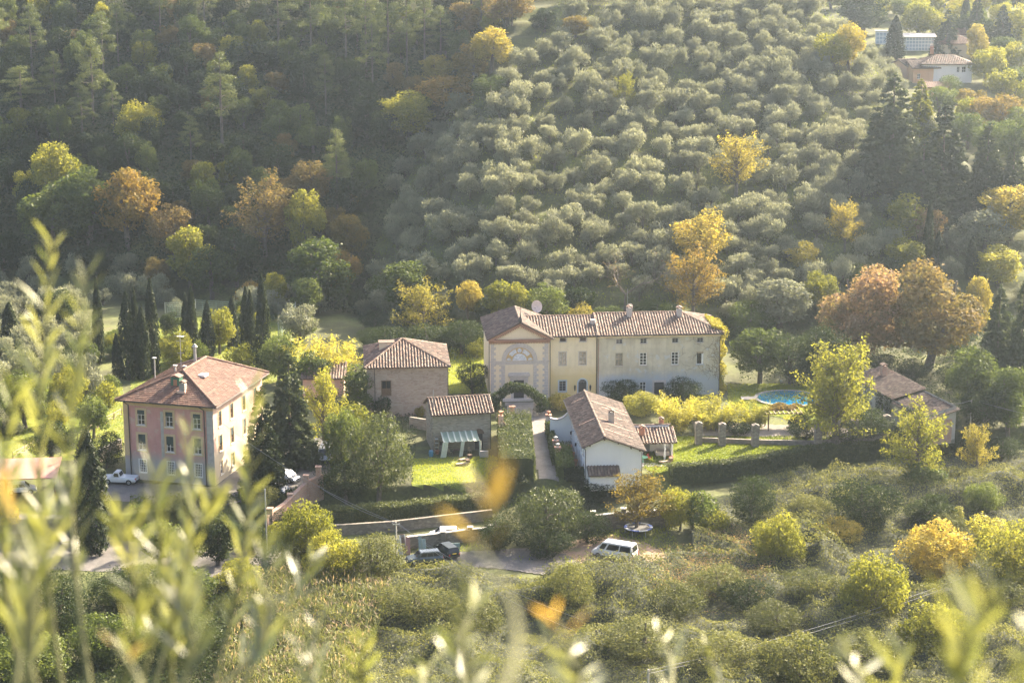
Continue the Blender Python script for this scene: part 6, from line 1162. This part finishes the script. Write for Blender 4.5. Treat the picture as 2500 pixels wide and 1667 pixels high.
# --- vehicles
def loft(mb, secs):
    """closed skin through cross-sections of equal point count"""
    for A, B in zip(secs[:-1], secs[1:]):
        k = len(A)
        for j in range(k): mb.poly([A[j], A[(j + 1) % k], B[(j + 1) % k], B[j]])
    mb.poly(secs[0][::-1]); mb.poly(secs[-1])
def car(name, loc, rz, L, W, Hh, prof, belt, roof, paint, label, cat, glass_sides, wheel_r=.33, axles=(.19, .8), rear_glass=True, rails=False, plate=None, van=False, group=None):
    """prof = list of (x from nose 0..1, bonnet/boot height) for the body; roof = (x0,x1,x2,x3) foot and top of windscreen, top and foot of rear window"""
    e = empty(name, loc, rz, label, cat, group); hw = W / 2
    m = MB(); secs = []
    for f, h in prof:
        x = (f - .5) * L; tuck = .06 if 0.02 < f < .98 else .16; zb = .24 if .05 < f < .95 else .36
        secs.append([(x, -hw + tuck + .05, zb), (x, hw - tuck - .05, zb), (x, hw - tuck * .3, zb + .2), (x, hw - tuck * .3, h * .72 + .05), (x, hw - tuck - .04, h), (x, -hw + tuck + .04, h), (x, -hw + tuck * .3, h * .72 + .05), (x, -hw + tuck * .3, zb + .2)])
    loft(m, secs); body = m.build("body", M[paint], e); [setattr(q, 'use_smooth', False) for q in body.data.polygons]
    bv = body.modifiers.new("soft", 'BEVEL'); bv.width = .05; bv.segments = 2; bv.limit_method = 'ANGLE'; bv.angle_limit = R(25)
    x0, x1, x2, x3 = [(f - .5) * L for f in roof]; tw = hw - .2; bw = hw - .075; zt = Hh; zb = belt
    m = MB(); lo = [(x0, -bw, zb), (x3, -bw, zb), (x3, bw, zb), (x0, bw, zb)]; hi = [(x1, -tw, zt - .05), (x2, -tw, zt - .05), (x2, tw, zt - .05), (x1, tw, zt - .05)]
    m.poly(hi); m.poly(lo[::-1])
    for j in range(4): m.poly([lo[j], lo[(j + 1) % 4], hi[(j + 1) % 4], hi[j]])
    m.prism([(x1 + .06, -tw + .05, zt - .049), (x2 - .06, -tw + .05, zt - .049), (x2 - .06, tw - .05, zt - .049), (x1 + .06, tw - .05, zt - .049)], (0, 0, .05))
    cb = m.build("cabin", M[paint], e); bv = cb.modifiers.new("soft", 'BEVEL'); bv.width = .04; bv.segments = 2
    def face(a, b, c_, d, u0, u1, v0, v1, nm, mt='carglass', off=.012):
        a, b, c_, d = map(Vector, (a, b, c_, d)); n_ = (b - a).cross(d - a).normalized()
        P = lambda u, v: a.lerp(b, u).lerp(d.lerp(c_, u), v) + n_ * off
        q = MB(); q.prism([P(u0, v0), P(u1, v0), P(u1, v1), P(u0, v1)], -n_ * .006); return q.build(nm, M[mt], e)
    face(lo[3], lo[0], hi[0], hi[3], .07, .93, .08, .9, "windscreen")
    if rear_glass: face(lo[1], lo[2], hi[2], hi[1], .09, .91, .18, .88, "rear_window")
    for u0, u1 in glass_sides: face(lo[0], lo[1], hi[1], hi[0], u0, u1, .1, .86, "side_window"); face(lo[2], lo[3], hi[3], hi[2], 1 - u1, 1 - u0, .1, .86, "side_window")
    for ax in axles:
        for s in (-1, 1):
            x = (ax - .5) * L; q = MB(); q.tube([(x, s * (hw - .2), wheel_r), (x, s * (hw + .012), wheel_r)], wheel_r, 16); wh_ = q.build("wheel", M['tyre'], e); q = MB(); q.tube([(x, s * (hw - .05), wheel_r), (x, s * (hw + .022), wheel_r)], wheel_r * .62, 12); q.build("rim", M['rim'], wh_)
    xf, xb = -.5 * L, .5 * L; hn, hb = prof[0][1], prof[-1][1]
    for s in (-1, 1):
        q = MB(); q.box(xf - .015, xf + .14, s * (hw - .3) - .17, s * (hw - .3) + .17, hn * .78, hn * .98); q.build("headlight", M['clearlamp'], e)
        q = MB(); q.box(xb - .1, xb + .02, s * (hw - .17) - .09, s * (hw - .17) + .09, hb * (.62 if not van else .5), hb * .97); q.build("tail_light", M['redlamp'], e)
    q = MB(); q.box(xf - .05, xf + .1, -hw + .12, hw - .12, .28, .5); q.build("bumper", M['bumper' if van else paint], e); q = MB(); q.box(xb - .1, xb + .06, -hw + .12, hw - .12, .3, .55); q.build("bumper", M['bumper' if not van else paint], e)
    q = MB(); q.box(xb + .061, xb + .072, -.26, .26, .6, .72) if not plate else q.box(xb + .021, xb + .035, -.26, .26, .72, .84); q.build("number_plate", M[plate or 'whiteplate'], e)
    if rails:
        for s in (-1, 1): q = MB(); q.tube([(x1 + .3, s * (tw - .06), zt), (x1 + .4, s * (tw - .06), zt + .07), (x2 - .3, s * (tw - .06), zt + .07), (x2 - .2, s * (tw - .06), zt)], .025, 5); q.build("roof_rail", M['darkmetal'], e)
    for s in (-1, 1): q = MB(); q.box(x0 + .35, x0 + .5, s * (bw + .12) - .08, s * (bw + .12) + .08, zb + .02, zb + .2); q.build("mirror", M[paint], e)
    q = MB(); q.box(xf + .7, xb - .6, -hw - .004, -hw + .02, .27, .36); q.box(xf + .7, xb - .6, hw - .02, hw + .004, .27, .36); q.build("sill_trim", M['bumper'], e)
    return e
EST = [(0, .62), (.03, .74), (.1, .82), (.27, .95), (.3, .97), (.9, .97), (.97, .93), (1, .8)]; HAT = [(0, .6), (.04, .74), (.2, .92), (.26, .96), (.92, .98), (.98, .92), (1, .8)]; VANP = [(0, .7), (.03, .92), (.13, 1.12), (.17, 1.2), (.93, 1.22), (.985, 1.2), (1, 1.1)]
def at_ground(px, py, lift=.06): q = hit(px, py); return (q[0], q[1], q[2] + lift)
car("minivan", at_ground(1412, 1281), R(-27), 5.6, 2.05, 2.1, VANP, 1.12, (.13, .26, .965, .995), 'carwhite', "white passenger van parked on the dirt parking", "van", [(.04, .2), (.25, .6), (.63, .95)], axles=(.17, .78), van=True)
car("estate_car", at_ground(975, 1294), R(14), 4.5, 1.74, 1.5, EST, .94, (.25, .37, .9, .985), 'carblue', "blue-grey estate car with roof rails beside the wire pole", "car", [(.12, .36), (.4, .62), (.66, .92)], rails=True)
car("estate_car", at_ground(1026, 1277), R(-62), 4.4, 1.7, 1.46, EST, .94, (.25, .36, .93, .99), 'carblack', "dark green estate car with yellow plate beside the leaning boards", "car", [(.12, .36), (.4, .62), (.66, .92)], plate='plate')
car("small_car", at_ground(1021, 1238), R(3), 4.0, 1.7, 1.5, HAT, .94, (.2, .36, .88, .99), 'carwhite', "white car half hidden behind the pale coping wall", "car", [(.14, .42), (.46, .72)])
car("small_car", at_ground(656, 1106), R(150), 3.8, 1.66, 1.48, HAT, .94, (.2, .36, .88, .99), 'carsilver', "silver hatchback parked above the brick parapet", "car", [(.14, .42), (.46, .72)])
car("small_car", at_ground(632, 1130), R(150), 3.8, 1.66, 1.48, HAT, .94, (.2, .36, .88, .99), 'carwhite', "white car behind the pale flowering shrub", "car", [(.14, .42), (.46, .72)])
car("minivan", at_ground(748, 1056), R(88), 4.9, 1.85, 1.95, VANP, 1.1, (.06, .2, .965, .995), 'carsilver', "grey van in the shade between the tree trunks", "van", [(.04, .2), (.25, .6), (.63, .95)], axles=(.17, .78), van=True)
pu = car("pickup_truck", at_ground(277, 1112), R(-8), 4.7, 1.75, 1.7, [(0, .75), (.03, .9), (.2, 1.0), (.3, 1.05), (.55, 1.05), (1, 1.02)], 1.02, (.27, .36, .5, .56), 'carwhite', "white pickup truck parked at the pink house's left corner", "pickup", [(.2, .85)], wheel_r=.38)
car("small_car", at_ground(48, 1135), R(195), 4.0, 1.7, 1.5, HAT, .94, (.2, .36, .88, .99), 'carwhite', "white car sheltered under the red carport roof", "car", [(.14, .42), (.46, .72)])
# carport
cpq = at_ground(40, 1128, 0); cp = empty("carport", cpq, R(6), "open carport with dull red sheet roof at the left edge", "carport"); m = MB(); m.prism([(-8, -3.2, 2.5), (5.6, -3.2, 2.5), (5.6, 3.2, 3.4), (-8, 3.2, 3.4)], (0, 0, .12)); m.build("roof", M['redroof'], cp)
for x in (-7, -1, 5.2):
    for y, z in ((-2.9, 2.5), (2.9, 3.3)): m = MB(); m.box(x - .1, x + .1, y - .1, y + .1, -.5, z); m.build("post", M['wood'], cp)
# boards, boat hull, bins, trampoline
wq = [G2(940, 1277), G2(1000, 1268)]
BD_ = [(922, 'paleboard', .7, 2.0, "white board leaning at the left end of the stack by the wall"), (938, 'pinkboard', .5, 2.2, "pinkish board leaning in the stack by the wall"), (930, 'paleboard', .8, 2.5, "tallest white door leaning against the wall"), (966, 'tealboard', .4, 2.4, "narrow grey-green board right of the tallest door"), (976, 'tealboard', .5, 2.0, "grey-green board at the right end of the stack"), (930, 'wood', .5, 2.6, "dark wooden plank between the white and pinkish boards")]
for px, mt, w_, h_, lab in BD_:
    q = hit(px, 1275); e = MB(); e.box(-w_ / 2, w_ / 2, -.03, .03, 0, h_); o = e.build("leaning_board", M[mt]); o.location = q; o.rotation_euler = (R(-20), 0, R(8 + (px % 7) * 3)); tag(o, lab, "board", "boards leaning against the parking wall"); bv = o.modifiers.new("b", 'BEVEL'); bv.width = .01
q = hit(1032, 1262); m = MB(); m.prism([(-1.3, -.6, .0), (1.3, -.6, .0), (1.3, -.3, .8), (-1.3, -.3, .8)], (0, .08, 0)); o = m.build("metal_sheet", M['tealboard']); o.location = q; o.rotation_euler = (0, 0, R(6)); tag(o, "pale teal panel leaning behind the dark green car", "panel")
def bin_(px, py, mt, label):
    q = hit(px, py); e = empty("wheelie_bin", q, R(5), label, "bin"); m = MB(); m.prism([(-.28, -.3, .08), (.28, -.3, .08), (.32, -.34, 1.0), (-.32, -.34, 1.0)], (0, .66, 0)); m.build("body", M[mt], e); m = MB(); m.box(-.36, .36, -.38, .38, 1.003, 1.08); m.build("lid", M[mt], e)
    for s in (-1, 1): m = MB(); m.tube([(s * .2, .34, .1), (s * .3, .34, .1)], .1, 10); m.build("wheel", M['tyre'], e)
bin_(1415, 1208, 'orangeplastic', "red-brown bin against the wall left of the trampoline"); bin_(1432, 1206, 'bumper', "black bin beside the red-brown bin")
q = hit(1466, 1226); tp = empty("trampoline", q, 0, "round trampoline with blue and white edge under the orange-yellow tree", "trampoline"); m = MB(); k = 28
m.poly([(1.45 * math.cos(2 * PI * i / k), 1.45 * math.sin(2 * PI * i / k), .8) for i in range(k)]); m.build("mat", M['darkfabric'], tp); m = MB(); mw_ = MB()
for i in range(k):
    a, b = 2 * PI * i / k, 2 * PI * (i + 1) / k; qd = [(1.48 * math.cos(a), 1.48 * math.sin(a), .8), (1.85 * math.cos(a), 1.85 * math.sin(a), .8), (1.85 * math.cos(b), 1.85 * math.sin(b), .8), (1.48 * math.cos(b), 1.48 * math.sin(b), .8)]; (mw_ if (i // 3) % 2 else m).prism(qd, (0, 0, .05))
m.build("blue_pad", M['bluepad'], tp); mw_.build("white_pad", M['whitepaint'], tp)
for i in range(6): a = 2 * PI * i / 6; m = MB(); m.tube([(1.7 * math.cos(a), 1.7 * math.sin(a), -.1), (1.7 * math.cos(a), 1.7 * math.sin(a), .8)], .035, 6); m.build("leg", M['metal'], tp)
# poles and wires
def pole(px, py, h, label, r=.13, mt='concrete', ins=True):
    q = hit(px, py); e = empty("utility_pole", q, 0, label, "pole"); m = MB(); m.tube([(0, 0, -.5), (0, 0, h)], [r, r * .7], 8); m.build("shaft", M[mt], e)
    if ins: m = MB(); m.box(-.45, .45, -.05, .05, h - .35, h - .25); m.tube([(-.4, 0, h - .25), (-.4, 0, h - .1)], .05, 6); m.tube([(.4, 0, h - .25), (.4, 0, h - .1)], .05, 6); m.build("crossarm", M['metal'], e)
    return Vector(q) + Vector((0, 0, h - .1))
t1 = pole(911, 1318, 6.6, "pale pole with wires beside the estate cars"); t2 = pole(613, 1275, 8.6, "grey metal pole left of the fig tree", .12, 'metal', False); t3 = pole(2226, 1030, 6.8, "pale pole in front of the ruin's near end"); t4 = pole(1488, 1612, 3.6, "pole rising at the lower edge under the power lines", ins=False)
def wire(A, B, sag, label, r=.02):
    A, B = Vector(A), Vector(B); m = MB(); m.tube([A.lerp(B, i / 14) - Vector((0, 0, sag * 4 * (i / 14) * (1 - i / 14))) for i in range(15)], r, 4); tag(m.build("overhead_wire", M['greypaint']), label, "wire")
pkc = Vector(lpos(pk, .3, .2, 9.2))
wire(pkc, t1, 1.2, "wire from the pink house's corner down to the pale pole"); wire(t1, Vector(hit(742, 1180)) + Vector((0, 0, 3.4)), .5, "wire from the pale pole to the brick parapet"); wire(t1, Vector(hit(1330, 1500)) + Vector((0, 0, 4)), 1.0, "wire from the pale pole toward the lower edge", .02); wire(t1 + Vector((.4, 0, -.1)), Vector(hit(1320, 1520)) + Vector((0, 0, 3.6)), 1.2, "lower wire running beside the one toward the lower edge", .02)
wire(t3, Vector(lpos(ru, 0, 2, 4.6)), .3, "short wire from the ruin to its pole"); wire(t3, (95, 262, 4), 1.0, "wire from the ruin's pole to the right edge")
wire(t4, Vector(hit(2420, 1330)) + Vector((0, 0, 5)), 1.4, "upper power line rising to the right edge", .017); wire(t4 + Vector((0, 0, -.35)), Vector(hit(2420, 1330)) + Vector((0, 0, 4.6)), 1.5, "lower power line rising to the right edge", .017)
# fences on the left meadow
def fence(pts, label, h=1.1):
    P = [Vector(hit(*q)) for q in pts]; e = empty("rail_fence", P[0], 0, label, "fence"); o = P[0]; m = MB(); prev = None
    for A, B in zip(P[:-1], P[1:]):
        k = max(1, int((B - A).length / 2.2))
        for i in range(k + (1 if B is P[-1] else 0)):
            a = A.lerp(B, i / k); a.z = float(terrain(a.x, a.y)); c_ = a - o; q = MB(); q.tube([c_ + Vector((0, 0, -.3)), c_ + Vector((0, 0, h))], .07, 5); q.build("post", M['wood'], e)
            if prev is not None: m.tube([prev + Vector((0, 0, h - .08)), c_ + Vector((0, 0, h - .08))], .05, 5); m.tube([prev + Vector((0, 0, .15)), c_ + Vector((0, 0, h - .15))], .035, 4); m.tube([prev + Vector((0, 0, h - .15)), c_ + Vector((0, 0, .15))], .035, 4)
            prev = c_
    m.build("rails", M['palewood'], e)
fence([(178, 1012), (225, 985), (280, 955)], "cross-braced wooden fence on the bank left of the pink house"); fence([(30, 1055), (110, 1015)], "cross-braced wooden fence above the carport"); fence([(-10, 950), (90, 925), (150, 900)], "dark wooden fence across the left meadow")
run_wall("bank_wall", [G2(205, 1075), G2(278, 1035)], 1.6, .4, 'rubble', 'concrete', "sloping stone wall on the bank beside the pink house")
def netting(pts, h, label):
    P = [Vector(hit(*q)) for q in pts]; e = empty("net_fence", P[0], 0, label, "net"); o = P[0]; m = MB()
    for A, B in zip(P[:-1], P[1:]):
        for i in range(1, 9): z = h * i / 8; m.tube([A - o + Vector((0, 0, z)), A.lerp(B, .5) - o + Vector((0, 0, z - .15)), B - o + Vector((0, 0, z))], .02, 3)
        for i in range(12): c_ = A.lerp(B, i / 12) - o; m.tube([c_, c_ + Vector((0, 0, h - .2))], .015, 3)
    m.build("mesh", M['net'], e)
    for A in P: q = MB(); q.tube([A - o, A - o + Vector((0, 0, h + .2))], .05, 5); q.build("post", M['metal'], e)
netting([(640, 800), (650, 775), (680, 750)], 4.2, "tall pale green net behind the cypress row's right end"); netting([(380, 735), (450, 728), (640, 735)], 3.0, "green netting behind the cypresses")
# --- hillside houses in the haze
def hill_house(nm, px, py, Wd, Dp, h, rise, yaw, wmat, rmat, label, wins=(), hip=False, drop=1.5):
    q = hit(px, py); e = empty(nm, q, yaw, label, "house"); m = MB(); ops = [(a, b, c_, d) for a, b, c_, d in wins]; p = wall(m, (0, 0), 0, Wd, -drop, h, ops); wall(m, (Wd, 0), PI / 2, Dp, -drop, h); wall(m, (Wd, Dp), PI, Wd, -drop, h); wall(m, (0, Dp), -PI / 2, Dp, -drop, h)
    if not hip: m.poly([(0, 0, h), (0, Dp, h), (0, Dp / 2, h + rise)]); m.poly([(Wd, 0, h), (Wd, Dp, h), (Wd, Dp / 2, h + rise)])
    m.build("wall", M[wmat], e); m = MB(); o_ = .5; c = [(-o_, -o_, h + .02), (Wd + o_, -o_, h + .02), (Wd + o_, Dp + o_, h + .02), (-o_, Dp + o_, h + .02)]; i_ = min(Dp, Wd) / 2 if hip else -o_; r0, r1 = (i_, Dp / 2, h + rise + .15), (Wd - i_, Dp / 2, h + rise + .15)
    tiled_slope(m, [c[0], c[1], r1, r0]); tiled_slope(m, [c[2], c[3], r0, r1])
    if hip: tiled_slope(m, [c[1], c[2], r1]); tiled_slope(m, [c[3], c[0], r0])
    ridge_caps(m, r0, r1); m.build("roof", M[rmat], e)
    for o in ops: window(e, p, *o, frame='whitepaint', nv=2, nh=2)
    return e
hh = hill_house("hillside_house", 2114, 190, 12.3, 8, 4.4, 1.7, R(-3), 'white', 'tile', "white hipped-roof house on the hazy hillside", [(1.3, 1.9, 2.2, 3.7), (8.6, 9.3, 2.4, 3.8), (9.8, 10.8, 2.4, 3.8)], hip=True, drop=3)
chimney(hh, 3, 4, 6.4, 8.3, .8, .8, 'terracotta', 'tile')
h2 = hill_house("hillside_house", 2097, 192, 6.4, 7, 3.6, 1.2, R(10), 'orangep', 'tile2', "orange house with shallow roof in front of the white hillside house", [(1, 1.8, 1, 2.2)])
hill_house("hillside_house", 2082, 185, 4.5, 6, 3.4, 1.2, R(28), 'salmon', 'tile2', "smaller salmon house left of the orange hillside house"); hill_house("hillside_house", 2118, 222, 5.5, 5, 2.2, .9, R(-25), 'orangep', 'redtile', "low tiled shed stepping down below the orange house", drop=2); hill_house("hillside_house", 2160, 140, 9, 7, 4.2, 1.6, R(2), 'peach', 'redtile', "pinkish-roofed house behind the white hillside house", hip=True)
hill_house("hillside_house", 2200, 112, 5, 5, 3.6, 1.2, R(0), 'white', 'redtile', "small white house with pink roof right of the triangular conifer"); hill_house("hillside_house", 2292, 150, 4, 5, 3.5, 1.6, R(80), 'orangep', 'redtile', "little red gable among the hazy trees at the right")
cmq = hit(2072, 118); cm_ = empty("cemetery_wall", cmq, R(2), "pale cemetery wall of burial niches on the hazy hillside", "wall"); m = MB(); m.box(0, 8.5, 0, 1.5, -2, 3.6); m.build("wall", M['white'], cm_); m = MB(); m.prism([(-.3, -.6, 3.61), (8.8, -.6, 3.61), (8.8, 2, 4.3), (-.3, 2, 4.3)], (0, 0, .12)); m.build("roof", M['concrete'], cm_); m = MB()
for i in range(10):
    for j in range(4): m.box(.2 + .82 * i, .85 + .82 * i, -.05, -.003, .2 + .85 * j, .85 + .85 * j)
m.build("niches", M['bluetrim'], cm_)
cmq = hit(2010, 103); c2 = empty("cemetery_wall", cmq, R(-8), "short pale cemetery block left of the fat cypress", "wall"); m = MB(); m.box(0, 4, 0, 1.5, -2, 3.4); m.build("wall", M['white'], c2); m = MB(); m.box(-.2, 4.2, -.3, 1.7, 3.403, 3.55); m.build("coping", M['concrete'], c2); m = MB()
for i in range(4):
    for j in range(3): m.box(.2 + .92 * i, .95 + .92 * i, -.05, -.003, .2 + 1.0 * j, 1.0 + 1.0 * j)
m.build("niches", M['bluetrim'], c2)
# --- olive sprigs close to the camera
lm1 = leafmat("sprig_leaf", (.03, .06, .016), (.34, .345, .11), .46, .13, .01); lm2 = leafmat("sprig_leaf_yellow", (.4, .26, .06), (.55, .4, .12), .55, .06, .01); stm = plain("sprig_stem", (.15, .15, .06), .7)
def sprig(base, tip, dist, nl, label, mat=lm1, ll=.062, bow=.03, seed=0, start=.25):
    """a stem rising from the ground below the lens; base and tip in picture coordinates at the given distance"""
    rng = np.random.default_rng(seed); B = at_y(base[0] * K, base[1] * K, dist); Tp = at_y(tip[0] * K, tip[1] * K, dist + rng.uniform(-.2, .3)); gz = float(terrain(B[0] * .8, B[1])); root = np.array([B[0] * .9, B[1] + .1, gz - .1])
    e = empty("olive_sprig", root, 0, label, "olive sprig", "olive sprigs close to the camera"); ts = np.linspace(0, 1, 12); side = np.array([rng.choice([-1, 1]) * bow, 0, 0]); up_ = [B + (Tp - B) * t + side * math.sin(PI * t) for t in ts]
    pts = [root, (root * .45 + B * .55) + np.array([rng.normal() * .03, 0, 0])] + up_; m = MB(); r = np.linspace(.006, .0012, len(pts)); m.tube([Vector(q - root) for q in pts], list(r), 6); m.build("stem", stm, e)
    V, Fq = [], []
    prof = [(0, .0), (.12, .35), (.35, .9), (.6, 1), (.82, .62), (1, .02)]
    for i in range(nl):
        t = start + (1.02 - start) * (i // 2 + .5 * rng.random()) / (nl / 2); t = min(t, 1); c_ = B + (Tp - B) * t + side * math.sin(PI * t); ax = (Tp - B) / np.linalg.norm(Tp - B); a = rng.uniform(0, 6.28) if i % 2 else rng.uniform(-.5, .5) + PI * (i // 2 % 2); o = np.array([math.cos(a), math.sin(a) * .7, rng.normal() * .15]); d = unit((ax * rng.uniform(.7, 1.3) + o * rng.uniform(.35, .8))[None])[0]
        w_ = np.cross(d, rng.normal(size=3)); w_ /= np.linalg.norm(w_); n_ = np.cross(d, w_); L_ = ll * rng.uniform(.7, 1.2) * (.75 if t > .9 else 1); hw = L_ * rng.uniform(.05, .075); n0 = len(V); cv = rng.uniform(-.12, .25)
        for f, wd in prof:
            q = c_ + d * L_ * f + n_ * (cv * L_ * f * f); V += [q - w_ * hw * wd + n_ * hw * wd * .35, q, q + w_ * hw * wd + n_ * hw * wd * .35]
        for j in range(5):
            for s_ in (0, 1): Fq.append((n0 + 3 * j + s_, n0 + 3 * j + s_ + 1, n0 + 3 * j + s_ + 4, n0 + 3 * j + s_ + 3))
    me = np_mesh("leaves", np.array(V) - root, np.array(Fq), np.repeat(rng.random(nl), 10), smooth=True); link("leaves", me, mat, e); return e
SP = [((150, 1640), (118, 560), 2.9, 46, "tallest blurred olive sprig rising at the left"), ((215, 1640), (198, 640), 2.6, 44, "second tall blurred olive sprig, just right of the tallest"), ((60, 1640), (40, 830), 2.7, 40, "blurred olive sprig nearest the left edge"), ((20, 1640), (-10, 1050), 2.3, 26, "low blurred sprig cut by the left edge"),
      ((300, 1640), (345, 1080), 2.7, 34, "blurred sprig in front of the pickup truck"), ((330, 1640), (430, 990), 2.9, 36, "blurred sprig in front of the pink wall"), ((470, 1640), (570, 905), 3.0, 34, "blurred sprig in front of the pink house's sunlit wall"), ((400, 1640), (500, 1130), 2.6, 34, "blurred sprig with whitish glinting leaves left of centre"), ((440, 1640), (715, 1285), 3.1, 34, "blurred sprig leaning right over the fig tree"), ((260, 1640), (270, 1190), 2.4, 30, "short blurred sprig low at the left"), ((520, 1640), (600, 1260), 2.5, 30, "blurred sprig above the reeds"), ((100, 1640), (130, 1200), 2.2, 30, "thick blurred sprig close at the lower left"), ((380, 1640), (390, 1330), 2.1, 26, "very close blurred sprig at the lower left"),
      ((790, 1660), (735, 1400), 2.5, 20, "small blurred sprig above the lower edge, left of the middle"), ((900, 1660), (850, 1420), 2.8, 20, "small blurred sprig over the reeds"), ((1120, 1680), (1100, 1330), 2.0, 24, "big soft sprig at the bottom middle"), ((1020, 1660), (1010, 1460), 2.4, 16, "short sprig with one white glint at the bottom"), ((1300, 1680), (1255, 1420), 1.9, 14, "yellow-leaved soft sprig at the bottom middle"), ((1505, 1660), (1500, 1395), 2.7, 14, "single slim sprig left of the power-line pole"), ((1625, 1660), (1612, 1450), 3.0, 10, "single slim sprig right of the power-line pole"), ((1925, 1680), (1920, 1430), 2.1, 12, "soft sprig with an orange leaf at the lower right"), ((2100, 1680), (2090, 1470), 2.2, 12, "short soft sprig at the lower right"), ((2270, 1700), (2290, 1330), 1.6, 26, "big soft sprig in the lower right corner"), ((2350, 1700), (2350, 1380), 1.5, 22, "soft sprig cut by the lower right corner")]
for i, (a, b, d, n, lab) in enumerate(SP): sprig(a, (b[0], b[1] + (0 if i < 13 else 40)), d * 1.12, int(n * (1.3 if i < 13 else .9)), lab, seed=200 + i)
sprig((1170, 1700), (1140, 1150), 1.25, 4, "two tall tan leaves blurred in front of the parking wall", lm2, .06, seed=301, start=.88); sprig((1085, 1700), (1090, 1240), 1.25, 3, "pale yellow blurred leaf below the tan ones", lm2, .05, seed=302, start=.9); sprig((1260, 1700), (1250, 1400), 1.8, 4, "orange blurred leaf at the bottom middle", lm2, .05, seed=303, start=.8); sprig((5, 1700), (2, 1130), 1.7, 5, "orange leaf at the left edge", lm2, .05, seed=304, start=.85); sprig((250, 1700), (262, 1480), 1.9, 3, "orange leaf low at the left", lm2, .05, seed=305, start=.8)
# ------------------------------------------------------------------ haze
def haze():
    m = MB(); m.box(-300, 300, -75, 815, -7.5, 106)
    o = m.build("haze", None); mt = bpy.data.materials.new("haze"); mt.use_nodes = True; N = mt.node_tree.nodes; N.remove(N["Principled BSDF"])
    v = N.new("ShaderNodeVolumePrincipled"); v.inputs['Color'].default_value = (.72, .86, 1, 1); v.inputs['Density'].default_value = .00017; v.inputs['Anisotropy'].default_value = .78
    mt.node_tree.links.new(v.outputs[0], N["Material Output"].inputs['Volume'])
    try: mt.cycles.homogeneous_volume = True
    except Exception: pass
    o.data.materials.clear(); o.data.materials.append(mt); tag(o, "thin sunlit haze lying over the whole valley", "haze", kind='stuff')
haze()
